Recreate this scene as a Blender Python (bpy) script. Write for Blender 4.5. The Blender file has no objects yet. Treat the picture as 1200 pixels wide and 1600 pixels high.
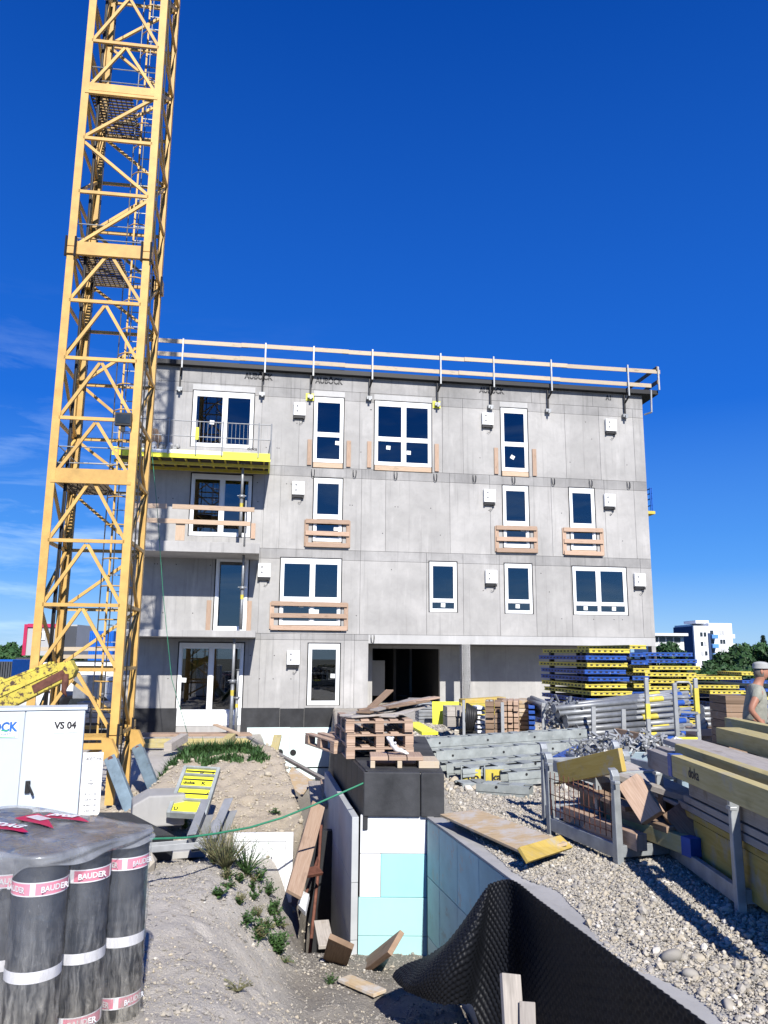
import bpy, bmesh, math, random
import numpy as np
from mathutils import Vector, Matrix, Quaternion
random.seed(7); RNG = np.random.default_rng(7)
C = bpy.context.scene.collection
SC = bpy.context.scene
rad = math.radians

# ------------------------------------------------------------------ camera
PITCH, ROLL, FPX = rad(10.515), rad(-0.433), 1200.0
CAM = Vector((0, 0, 1.65))
_x = Vector((1, 0, 0)); _f = Vector((0, math.cos(PITCH), math.sin(PITCH))); _u = Vector((0, -math.sin(PITCH), math.cos(PITCH)))
CR = (_x*math.cos(ROLL) - _u*math.sin(ROLL)).normalized(); CU = (_u*math.cos(ROLL) + _x*math.sin(ROLL)).normalized(); CF = _f
cam_d = bpy.data.cameras.new('camera'); cam = bpy.data.objects.new('camera', cam_d); C.objects.link(cam)
cam_d.sensor_fit = 'VERTICAL'; cam_d.sensor_height = 36; cam_d.sensor_width = 27; cam_d.lens = 36*FPX/1600
cam_d.clip_start = 0.05; cam_d.clip_end = 3000
cam.matrix_world = Matrix(((CR.x, CU.x, -CF.x, CAM.x), (CR.y, CU.y, -CF.y, CAM.y), (CR.z, CU.z, -CF.z, CAM.z), (0, 0, 0, 1)))
SC.camera = cam

# ------------------------------------------------------------------ light
SUN_AZ, SUN_EL = rad(14.2), rad(36.5)      # the sun stands behind the camera, a little to the right
TO_SUN = Vector((math.sin(SUN_AZ)*math.cos(SUN_EL), -math.cos(SUN_AZ)*math.cos(SUN_EL), math.sin(SUN_EL)))
sl = bpy.data.lights.new('sun', 'SUN'); sl.energy = 4.9; sl.angle = rad(0.5); sl.color = (1.0, 0.965, 0.91)
so = bpy.data.objects.new('sun', sl); C.objects.link(so); so.rotation_euler = (-TO_SUN).to_track_quat('-Z', 'Y').to_euler()
so.location = (20, -30, 40)
W = bpy.data.worlds.new("World"); SC.world = W; W.use_nodes = True
wn = W.node_tree.nodes; wl = W.node_tree.links
bg = wn['Background']; bg.inputs[1].default_value = 0.062
sky = wn.new('ShaderNodeTexSky'); sky.sky_type = 'NISHITA'; sky.sun_disc = False
sky.sun_elevation = SUN_EL; sky.sun_rotation = math.pi - SUN_AZ
sky.altitude = 600; sky.air_density = 1.0; sky.dust_density = 0.0; sky.ozone_density = 5.0
hs = wn.new('ShaderNodeHueSaturation'); hs.inputs['Saturation'].default_value = 1.42; hs.inputs['Value'].default_value = 1.0; hs.inputs['Hue'].default_value = 0.503
gm = wn.new('ShaderNodeGamma'); gm.inputs[1].default_value = 1.2
wl.new(sky.outputs[0], gm.inputs[0]); wl.new(gm.outputs[0], hs.inputs['Color'])
# thin cirrus low in the sky towards the left
tc = wn.new('ShaderNodeTexCoord'); mp = wn.new('ShaderNodeMapping'); mp.inputs['Scale'].default_value = (1.6, 1.6, 9.0)
mp.inputs['Rotation'].default_value = (0.12, 0.2, 0.3)
nz = wn.new('ShaderNodeTexNoise'); nz.inputs['Scale'].default_value = 2.6; nz.inputs['Detail'].default_value = 9; nz.inputs['Roughness'].default_value = .62; nz.inputs['Distortion'].default_value = .5
wl.new(tc.outputs['Generated'], mp.inputs[0]); wl.new(mp.outputs[0], nz.inputs['Vector'])
r1 = wn.new('ShaderNodeMapRange'); r1.inputs[1].default_value = .48; r1.inputs[2].default_value = .84
wl.new(nz.outputs[0], r1.inputs[0])
sx = wn.new('ShaderNodeSeparateXYZ'); wl.new(tc.outputs['Generated'], sx.inputs[0])
r2 = wn.new('ShaderNodeMapRange'); r2.inputs[1].default_value = .42; r2.inputs[2].default_value = .02; wl.new(sx.outputs[2], r2.inputs[0])
r3 = wn.new('ShaderNodeMapRange'); r3.inputs[1].default_value = .05; r3.inputs[2].default_value = -.42; wl.new(sx.outputs[0], r3.inputs[0])
m1 = wn.new('ShaderNodeMath'); m1.operation = 'MULTIPLY'; wl.new(r1.outputs[0], m1.inputs[0]); wl.new(r2.outputs[0], m1.inputs[1])
r4 = wn.new('ShaderNodeMapRange'); r4.inputs[1].default_value = -.2; r4.inputs[2].default_value = -.7; wl.new(sx.outputs[1], r4.inputs[0])  # second cloud mask, added behind the camera for the panes to reflect
mxm = wn.new('ShaderNodeMath'); mxm.operation = 'MAXIMUM'; wl.new(r3.outputs[0], mxm.inputs[0]); wl.new(r4.outputs[0], mxm.inputs[1])
m2 = wn.new('ShaderNodeMath'); m2.operation = 'MULTIPLY'; wl.new(m1.outputs[0], m2.inputs[0]); wl.new(mxm.outputs[0], m2.inputs[1])
cmix = wn.new('ShaderNodeMixRGB'); cmix.inputs[2].default_value = (9.0, 12.0, 15.5, 1)
gr = wn.new('ShaderNodeValToRGB'); gz_ = wn.new('ShaderNodeMapRange'); gz_.inputs[1].default_value = 0; gz_.inputs[2].default_value = .75
wl.new(sx.outputs[2], gz_.inputs[0]); wl.new(gz_.outputs[0], gr.inputs[0])
E_ = gr.color_ramp.elements; E_.new(.14); E_.new(.4)
for e_, (p_, c_) in zip(E_, [(0, (.40, .70, 1.10)), (.14, (.135, .42, 1.10)), (.4, (.022, .185, .88)), (1, (.002, .068, .46))]): e_.position = p_; e_.color = (*c_, 1)
sc_ = wn.new('ShaderNodeMixRGB'); sc_.blend_type = 'MULTIPLY'; sc_.inputs[0].default_value = 1; sc_.inputs[2].default_value = (10.2, 10.2, 10.2, 1); wl.new(gr.outputs[0], sc_.inputs[1])
gm2 = wn.new('ShaderNodeMixRGB'); gm2.inputs[0].default_value = .85; wl.new(hs.outputs[0], gm2.inputs[1]); wl.new(sc_.outputs[0], gm2.inputs[2])
wl.new(m2.outputs[0], cmix.inputs[0]); wl.new(gm2.outputs[0], cmix.inputs[1]); wl.new(cmix.outputs[0], bg.inputs[0])
SC.view_settings.view_transform = 'Standard'; SC.view_settings.look = 'None'
SC.view_settings.exposure = 0.45; SC.view_settings.gamma = 1.0; SC.view_settings.use_curve_mapping = False
SC.cycles.max_bounces = 8; SC.cycles.diffuse_bounces = 1; SC.cycles.transparent_max_bounces = 16; SC.cycles.caustics_reflective = False; SC.cycles.caustics_refractive = False

# ------------------------------------------------------------------ pixel rays to places
def ray(px, py): return CR*((px-600)/FPX) - CU*((py-800)/FPX) + CF
def onz(px, py, z=0.0):
    d = ray(px, py); return CAM + d*((z-CAM.z)/d.z)
def ond(px, py, y):
    d = ray(px, py); return CAM + d*(y/d.y)
YAW = rad(8.99); FD = 25.887
TF = Vector((math.cos(YAW), math.sin(YAW), 0)); NF = Vector((math.sin(YAW), -math.cos(YAW), 0)); PF = Vector((0, 0, 0)) - NF*FD
def fac(px, py, off=0.0):                       # (u, z) on the facade plane moved `off` towards the street
    d = ray(px, py); t = -(FD-off)/d.dot(NF); p = CAM + d*t
    return (p-PF).dot(TF), p.z
def FW(u, z, off=0.0): return PF + TF*u + NF*off + Vector((0, 0, z))

# ------------------------------------------------------------------ materials
def nn(nt, t, **k):
    n = nt.nodes.new(t)
    for a, b in k.items(): setattr(n, a, b)
    return n
def base_mat(name):
    m = bpy.data.materials.new(name); m.use_nodes = True
    nt = m.node_tree; b = nt.nodes['Principled BSDF']; return m, nt, b
def mix(nt, fac, a, b, mode='MIX'):
    x = nn(nt, 'ShaderNodeMixRGB', blend_type=mode)
    for i, v in enumerate((fac, a, b)):
        if hasattr(v, 'links') or hasattr(v, 'is_linked'): nt.links.new(v, x.inputs[i])
        elif i == 0: x.inputs[0].default_value = v
        else: x.inputs[i].default_value = (*v, 1)
    return x.outputs[0]
def noise(nt, vec, scale, detail=5, rough=.6, dist=0):
    n = nn(nt, 'ShaderNodeTexNoise'); n.inputs['Scale'].default_value = scale; n.inputs['Detail'].default_value = detail
    n.inputs['Roughness'].default_value = rough; n.inputs['Distortion'].default_value = dist
    nt.links.new(vec, n.inputs['Vector']); return n.outputs[0]
def mapr(nt, v, a, b, c=0, d=1):
    r = nn(nt, 'ShaderNodeMapRange'); nt.links.new(v, r.inputs[0])
    for i, q in enumerate((a, b, c, d)): r.inputs[i+1].default_value = q
    return r.outputs[0]
def mapping(nt, vec, sc, rot=(0, 0, 0)):
    m = nn(nt, 'ShaderNodeMapping'); m.inputs['Scale'].default_value = sc; m.inputs['Rotation'].default_value = rot
    nt.links.new(vec, m.inputs[0]); return m.outputs[0]
def coords(nt, which='Object'): return nn(nt, 'ShaderNodeTexCoord').outputs[which]
def vary(nt, col, lo=.85, hi=1.12):             # tone of its own for every object
    oi = nn(nt, 'ShaderNodeObjectInfo'); h = nn(nt, 'ShaderNodeHueSaturation')
    nt.links.new(mapr(nt, oi.outputs['Random'], 0, 1, lo, hi), h.inputs['Value']); nt.links.new(col, h.inputs['Color']); return h.outputs[0]
def bump(nt, b, h, strength=.3, dist=.01):
    n = nn(nt, 'ShaderNodeBump'); n.inputs['Strength'].default_value = strength; n.inputs['Distance'].default_value = dist
    nt.links.new(h, n.inputs['Height']); nt.links.new(n.outputs[0], b.inputs['Normal'])
def M(name, col, rough=.6, metal=0., var=.2, scale=7, col2=None, spots=None, spot_t=.62, bmp=.15, bsc=60, rnd=(.9, 1.1), spec=.4, bd=.004):
    m, nt, b = base_mat(name); v = coords(nt)
    n1 = noise(nt, v, scale); lo = tuple(c*(1-var) for c in col); hi = col2 or tuple(min(1, c*(1+var)) for c in col)
    c = mix(nt, mapr(nt, n1, .3, .7), lo, hi)
    if spots:
        n2 = noise(nt, v, scale*2.3, 8, .7); c = mix(nt, mapr(nt, n2, spot_t, spot_t+.06), c, spots)
    c = vary(nt, c, *rnd); nt.links.new(c, b.inputs['Base Color'])
    b.inputs['Roughness'].default_value = rough; b.inputs['Metallic'].default_value = metal; b.inputs['Specular IOR Level'].default_value = spec
    if bmp: bump(nt, b, noise(nt, v, bsc, 4), bmp, bd)
    return m
def wood(name, a, b_, rough=.75, dirt=None, rnd=(.8, 1.15), gs=(1.2, 26, 1), dt=.55):
    m, nt, b = base_mat(name); uv = coords(nt, 'UV')
    g = noise(nt, mapping(nt, uv, gs), 3, 6, .65, .6); c = mix(nt, mapr(nt, g, .3, .72), a, b_)
    k = noise(nt, mapping(nt, uv, (1, 3, 1)), 2.3, 3); c = mix(nt, mapr(nt, k, .60, .74, 0, .55), c, tuple(q*.45 for q in a))
    ob = coords(nt)
    if dirt: c = mix(nt, mapr(nt, noise(nt, ob, 5, 7, .7), dt, dt+.16, 0, .85), c, dirt)
    nt.links.new(vary(nt, c, *rnd), b.inputs['Base Color']); b.inputs['Roughness'].default_value = rough; b.inputs['Specular IOR Level'].default_value = .25
    bump(nt, b, g, .35, .003); return m
def concrete(name, a, b_, streak=.65, rnd=(.93, 1.06)):
    m, nt, b = base_mat(name); v = coords(nt)
    c = mix(nt, mapr(nt, noise(nt, v, .55, 6, .62), .3, .7), a, b_)
    c = mix(nt, mapr(nt, noise(nt, v, 1.9, 9, .75, .6), .45, .72, 0, .38), c, tuple(q*.80 for q in a))
    s = noise(nt, mapping(nt, v, (5, 5, .22)), 1.5, 5, .6); c = mix(nt, mapr(nt, s, .55, .8, 0, streak), c, tuple(q*.62 for q in a))
    s2 = noise(nt, mapping(nt, v, (2.3, 2.3, .4)), 1.1, 6, .6); c = mix(nt, mapr(nt, s2, .56, .78, 0, .4), c, tuple(min(1, q*1.35) for q in b_))
    f = noise(nt, v, 55, 5, .7); c = mix(nt, mapr(nt, f, .64, .72, 0, .4), c, tuple(q*.5 for q in a))
    nt.links.new(vary(nt, c, *rnd), b.inputs['Base Color']); b.inputs['Roughness'].default_value = .85; b.inputs['Specular IOR Level'].default_value = .25
    bump(nt, b, f, .25, .006); return m
MAT = {}
MAT['concrete'] = concrete('concrete_facade', (.33, .322, .308), (.485, .472, .45))
MAT['band'] = concrete('concrete_band', (.24, .235, .228), (.43, .42, .405), .85)
MAT['lintel'] = concrete('concrete_fresh', (.46, .455, .44), (.55, .545, .53), .25)
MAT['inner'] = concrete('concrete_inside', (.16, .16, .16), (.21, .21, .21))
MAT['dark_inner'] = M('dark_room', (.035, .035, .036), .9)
MAT['block_conc'] = concrete('concrete_precast', (.33, .325, .31), (.45, .44, .42), .3)
MAT['bitumen'] = M('bitumen_coat', (.016, .016, .018), .62, var=.35, scale=1.6, col2=(.042, .043, .046), spots=(.13, .13, .13), spot_t=.66, bmp=.4, bsc=40)
MAT['bitumen_grey'] = M('bitumen_dusty', (.03, .032, .036), .75, var=.4, scale=2.5, col2=(.065, .067, .072), spots=(.12, .12, .12), spot_t=.69, bmp=.4)
MAT['xps_white'] = M('insulation_white', (.80, .81, .80), .7, var=.04, scale=2, spots=(.64, .62, .57), spot_t=.59, bmp=.1, rnd=(.95, 1.04))
MAT['xps_mint'] = M('insulation_mint', (.70, .84, .81), .7, var=.05, scale=2, bmp=.1, rnd=(.96, 1.03))
MAT['xps_teal'] = M('insulation_teal', (.36, .56, .57), .65, var=.14, scale=3, spots=(.44, .50, .46), spot_t=.56, bmp=.1, rnd=(.9, 1.08))
MAT['xps_teal2'] = M('insulation_turquoise', (.34, .70, .72), .7, var=.05, scale=2, bmp=.1)
MAT['xps_mint2'] = M('insulation_pale_turquoise', (.43, .74, .73), .7, var=.05, scale=2, spots=(.5, .66, .62), spot_t=.68, bmp=.1)
MAT['xps_grey2'] = M('insulation_stained', (.42, .56, .53), .7, var=.15, scale=2.5, spots=(.40, .42, .36), spot_t=.58, bmp=.15)
MAT['xps_grey'] = M('insulation_grey', (.50, .52, .52), .7, var=.12, scale=2.5, spots=(.4, .39, .36), spot_t=.63, bmp=.15, rnd=(.9, 1.05))  # shade of the shaft's left flank put into the grey base; spots are stains
MAT['pvc'] = M('white_frame', (.86, .87, .87), .35, var=.02, scale=3, bmp=0, rnd=(.98, 1.0))
MAT['paper'] = M('white_sticker', (.82, .84, .8), .6, var=.02, bmp=0)
MAT['seal'] = M('black_seal', (.012, .012, .013), .6, bmp=0)
MAT['timber'] = wood('fresh_timber', (.47, .33, .22), (.62, .48, .35), dirt=(.42, .34, .27), rnd=(.85, 1.12), dt=.66)
MAT['timber_red'] = wood('reddish_timber', (.38, .25, .17), (.54, .40, .30), dirt=(.36, .30, .26), rnd=(.8, 1.15), dt=.64)
MAT['timber_pale'] = wood('pale_timber', (.47, .38, .27), (.58, .49, .36), dirt=(.5, .44, .36), rnd=(.9, 1.1), dt=.62)
MAT['timber_grey'] = wood('weathered_timber', (.30, .27, .24), (.46, .42, .37), dirt=(.25, .2, .15), rnd=(.75, 1.2))
MAT['timber_old'] = wood('old_brown_timber', (.20, .13, .08), (.36, .25, .17), dirt=(.32, .29, .26), rnd=(.75, 1.2))
MAT['ply'] = wood('plywood_face', (.42, .30, .17), (.56, .43, .27), dirt=(.50, .48, .45), gs=(1.5, 9, 1), dt=.47)
MAT['ply_yellow'] = wood('yellow_coated_board', (.42, .29, .06), (.52, .39, .12), dirt=(.38, .34, .27), gs=(1, 12, 1), dt=.52)
MAT['beam_yellow'] = wood('yellow_timber_beam', (.46, .37, .14), (.57, .49, .25), dirt=(.42, .38, .28), gs=(1, 14, 1), dt=.55)
MAT['galv'] = M('galvanised_steel', (.27, .28, .285), .5, .5, var=.2, scale=9, spots=(.33, .32, .30), spot_t=.66, bmp=.1)
MAT['galv_pale'] = M('pale_steel', (.35, .36, .36), .5, .35, var=.15, scale=9, spots=(.36, .35, .33), spot_t=.66, bmp=.1)
MAT['waler'] = M('dusty_grey_steel', (.29, .315, .305), .75, .05, var=.25, scale=6, spots=(.40, .40, .38), spot_t=.60, bmp=.2, rnd=(.85, 1.12))
MAT['rack'] = M('rack_steel', (.34, .36, .365), .5, .4, var=.2, scale=8, spots=(.27, .25, .23), spot_t=.64, bmp=.1)
MAT['strut'] = M('blue_grey_steel', (.20, .27, .31), .5, .3, var=.25, scale=6, spots=(.13, .13, .13), spot_t=.62)
MAT['crane'] = M('crane_yellow', (.61, .37, .105), .5, var=.18, scale=4, spots=(.24, .14, .08), spot_t=.65, bmp=.05, rnd=(.86, 1.06))
MAT['crane_dark'] = M('dark_grating', (.10, .075, .045), .7, var=.3, scale=9)
MAT['cable'] = M('black_cable', (.02, .02, .021), .5, bmp=0)
MAT['green'] = M('green_hose', (.04, .22, .12), .45, bmp=0)
MAT['fy'] = M('formwork_yellow', (.60, .49, .07), .55, var=.16, scale=6, spots=(.42, .38, .26), spot_t=.58, bmp=.05)
MAT['fy_bright'] = M('bright_yellow_sheet', (.82, .80, .05), .45, var=.05, scale=5, spots=(.6, .58, .25), spot_t=.68, bmp=.03)
MAT['fb'] = M('formwork_blue', (.02, .08, .34), .5, var=.2, scale=6, spots=(.20, .24, .33), spot_t=.60, bmp=.05)
MAT['fplate'] = M('dark_formwork_sheet', (.055, .045, .032), .6, var=.3, scale=5)
MAT['black'] = M('black_paint', (.015, .015, .016), .55, bmp=0)
MAT['black_plastic'] = M('black_plastic_tub', (.035, .037, .04), .5, var=.3, spots=(.16, .155, .145), spot_t=.6)
MAT['membrane'] = M('dimpled_black_sheet', (.007, .008, .011), .5, var=.3, scale=4, spots=(.10, .10, .105), spot_t=.74, bmp=0, spec=.22)
MAT['cab'] = M('pale_grey_enamel', (.54, .60, .65), .38, var=.03, scale=2, spots=(.52, .53, .52), spot_t=.72, bmp=.02)
MAT['plate'] = M('white_plate', (.82, .83, .82), .5, var=.03, spots=(.6, .6, .58), spot_t=.72, bmp=0)
MAT['crate_blue'] = M('blue_grey_crate_steel', (.30, .38, .42), .5, .2, var=.15, scale=5, spots=(.42, .46, .47), spot_t=.62)
MAT['ink'] = M('black_ink', (.02, .02, .022), .6, bmp=0)
MAT['ink_grey'] = M('grey_ink', (.2, .2, .21), .6, bmp=0)
MAT['ink_blue'] = M('blue_ink', (.02, .12, .42), .6, bmp=0)
MAT['ink_green'] = M('green_ink', (.04, .42, .18), .6, bmp=0)
MAT['ink_white'] = M('white_ink', (.85, .85, .85), .6, bmp=0)
MAT['rust_yellow'] = M('chipped_yellow_steel', (.58, .47, .07), .6, .0, var=.15, scale=7, spots=(.085, .05, .035), spot_t=.53, bmp=.3)
MAT['rust'] = M('rusty_steel', (.15, .06, .04), .8, .1, var=.4, scale=12)
MAT['red'] = M('crimson_print', (.50, .015, .07), .5, var=.1, bmp=0)
MAT['pink'] = M('pink_paper_band', (.80, .25, .34), .55, var=.06, bmp=0)
MAT['white_band'] = M('white_paper_band', (.74, .74, .76), .55, var=.05, bmp=0)
MAT['roll'] = M('slate_felt', (.020, .026, .038), .6, var=.3, scale=10, spots=(.13, .14, .15), spot_t=.66, bmp=.5, bsc=160)
MAT['white_wall'] = M('white_render', (.76, .77, .78), .8, var=.03, scale=.4, bmp=0)
MAT['blue_wall'] = M('blue_render', (.10, .28, .62), .8, var=.05, scale=.4, bmp=0)
MAT['navy_wall'] = M('navy_render', (.035, .07, .16), .8, var=.05, scale=.4, bmp=0)
MAT['far_glass'] = M('far_window', (.03, .04, .05), .15, var=.2, bmp=0)
MAT['cont_grey'] = M('container_grey', (.50, .50, .49), .5, var=.06, scale=1.2, bmp=0)
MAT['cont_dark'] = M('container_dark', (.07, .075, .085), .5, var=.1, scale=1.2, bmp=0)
MAT['cont_red'] = M('container_red', (.52, .03, .10), .5, var=.1, bmp=0)
MAT['cont_blue'] = M('container_blue', (.01, .12, .52), .45, var=.1, bmp=0)
MAT['skin'] = M('skin', (.36, .17, .11), .5, var=.12, scale=14, bmp=.05)
MAT['shirt'] = M('khaki_shirt', (.33, .33, .27), .85, var=.15, scale=12, bmp=.4, bsc=25, bd=.02)
MAT['cap_cloth'] = M('grey_cap_cloth', (.42, .42, .40), .85, var=.1, bmp=.3)
MAT['trouser'] = M('dark_trousers', (.05, .055, .06), .85, var=.2, bmp=.3, bsc=25, bd=.02)
MAT['hair'] = M('grey_hair', (.16, .14, .12), .7)
MAT['leaf'] = M('weed_leaf', (.055, .115, .03), .6, var=.4, scale=30, bmp=0, rnd=(.8, 1.25))
MAT['leaf_dry'] = M('dry_stalk', (.20, .19, .09), .7, var=.35, scale=20, bmp=0, rnd=(.8, 1.2))
MAT['grass'] = M('mound_grass', (.045, .10, .028), .6, var=.5, scale=9, bmp=0)
MAT['tree_leaf'] = M('tree_leaf', (.030, .075, .022), .65, var=.55, scale=1.6, bmp=0, rnd=(.7, 1.3))
MAT['conifer'] = M('conifer_leaf', (.018, .04, .022), .7, var=.4, scale=2, bmp=0)
MAT['bark'] = M('bark', (.09, .065, .045), .9)
MAT['cloth'] = M('white_glove_cloth', (.70, .70, .68), .9, var=.08, bmp=.2)

def glass_mat():
    m, nt, b = base_mat('window_glass'); nt.nodes.remove(b); out = nt.nodes['Material Output']
    t = nn(nt, 'ShaderNodeBsdfTransparent'); t.inputs[0].default_value = (.42, .46, .47, 1)
    g = nn(nt, 'ShaderNodeBsdfGlossy'); g.inputs['Roughness'].default_value = 0.0; g.inputs['Color'].default_value = (.92, .96, 1, 1)
    f = nn(nt, 'ShaderNodeFresnel'); f.inputs[0].default_value = 2.1
    mx = nn(nt, 'ShaderNodeMixShader'); nt.links.new(f.outputs[0], mx.inputs[0]); nt.links.new(t.outputs[0], mx.inputs[1]); nt.links.new(g.outputs[0], mx.inputs[2])
    nt.links.new(mx.outputs[0], out.inputs[0]); return m
MAT['glass'] = glass_mat()
def film_mat(name, lo, hi, dust):
    m, nt, b = base_mat(name); out = nt.nodes['Material Output']; v = coords(nt)
    b.inputs['Base Color'].default_value = (.62, .64, .66, 1); b.inputs['Roughness'].default_value = .22
    t = nn(nt, 'ShaderNodeBsdfTransparent')
    n1 = noise(nt, v, 5, 6, .6, .8); n2 = noise(nt, mapping(nt, v, (1, 1, .25)), 120, 3, .6); n3 = noise(nt, mapping(nt, v, (1, 1, .16)), 26, 5, .7, .5)
    f = mapr(nt, n1, .3, .75, lo, hi)
    def add(a, c):
        x = nn(nt, 'ShaderNodeMath', operation='ADD', use_clamp=True); nt.links.new(a, x.inputs[0]); nt.links.new(c, x.inputs[1]); return x.outputs[0]
    f = add(f, mapr(nt, n2, .66, .74, 0, .22))
    if dust:                                     # dried splash dirt on the lower half of the wrap
        s = nn(nt, 'ShaderNodeSeparateXYZ'); nt.links.new(v, s.inputs[0])
        g = nn(nt, 'ShaderNodeMath', operation='MULTIPLY'); nt.links.new(mapr(nt, s.outputs[2], .42, -.35, 0, 1), g.inputs[0]); nt.links.new(mapr(nt, n3, .40, .70, 0, .62), g.inputs[1])
        f = add(f, g.outputs[0])
        c = mix(nt, mapr(nt, s.outputs[2], .4, -.3), (.62, .64, .66), (.50, .47, .40)); nt.links.new(c, b.inputs['Base Color'])
    mx = nn(nt, 'ShaderNodeMixShader'); nt.links.new(f, mx.inputs[0]); nt.links.new(t.outputs[0], mx.inputs[1]); nt.links.new(b.outputs[0], mx.inputs[2])
    gl = nn(nt, 'ShaderNodeBsdfGlossy'); gl.inputs['Roughness'].default_value = .09; fr_ = nn(nt, 'ShaderNodeLayerWeight'); pw_ = nn(nt, 'ShaderNodeMath', operation='POWER'); nt.links.new(fr_.outputs['Facing'], pw_.inputs[0]); pw_.inputs[1].default_value = 3.5; m3 = nn(nt, 'ShaderNodeMixShader'); nt.links.new(mapr(nt, pw_.outputs[0], 0, 1, .035, .5), m3.inputs[0]); nt.links.new(mx.outputs[0], m3.inputs[1]); nt.links.new(gl.outputs[0], m3.inputs[2])
    bm_ = nn(nt, 'ShaderNodeBump'); bm_.inputs['Strength'].default_value = .35; bm_.inputs['Distance'].default_value = .012; nt.links.new(noise(nt, mapping(nt, v, (1, 1, .3)), 14, 5, .65, 1.2), bm_.inputs['Height']); nt.links.new(bm_.outputs[0], gl.inputs['Normal'])
    nt.links.new(m3.outputs[0], out.inputs[0]); bump(nt, b, noise(nt, mapping(nt, v, (1, 1, .35)), 12, 5, .6, 1.5), .35, .012); return m
MAT['film'] = film_mat('clear_stretch_film', .02, .11, True)
MAT['film_top'] = film_mat('cloudy_cover_film', .14, .46, False)

def attr_mat(name, ramp, rough=.9, fine=True, attr='tone'):
    m, nt, b = base_mat(name); a = nn(nt, 'ShaderNodeAttribute', attribute_name=attr)
    r = nn(nt, 'ShaderNodeValToRGB'); nt.links.new(a.outputs['Fac'], r.inputs[0])
    while len(r.color_ramp.elements) < len(ramp): r.color_ramp.elements.new(.5)
    for e, (p, c) in zip(r.color_ramp.elements, ramp): e.position = p; e.color = (*c, 1)
    c = r.outputs[0]; v = coords(nt)
    if fine:
        c = mix(nt, mapr(nt, noise(nt, v, 2.2, 8, .7), .35, .7, 0, .40), c, (.72, .69, .64), 'MULTIPLY')
        f = noise(nt, v, 45, 6, .75); c = mix(nt, mapr(nt, f, .55, .75, 0, .5), c, (.55, .53, .49))
        g = noise(nt, v, 23, 6, .75); c = mix(nt, mapr(nt, g, .62, .74, 0, .4), c, (.22, .19, .16))
        x = nn(nt, 'ShaderNodeMath', operation='ADD'); nt.links.new(f, x.inputs[0]); nt.links.new(g, x.inputs[1]); bump(nt, b, x.outputs[0], .8, .03)
    else: bump(nt, b, noise(nt, v, 50, 4), .3, .004)
    nt.links.new(c, b.inputs['Base Color']); b.inputs['Roughness'].default_value = rough; b.inputs['Specular IOR Level'].default_value = .2; return m
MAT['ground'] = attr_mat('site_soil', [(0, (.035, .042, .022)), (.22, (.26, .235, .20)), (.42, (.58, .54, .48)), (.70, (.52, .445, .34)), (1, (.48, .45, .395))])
MAT['stone'] = attr_mat('pebbles', [(0, (.12, .118, .108)), (.2, (.28, .262, .232)), (.55, (.40, .37, .32)), (.8, (.46, .40, .30)), (1, (.60, .565, .50))], .85, False)

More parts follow.
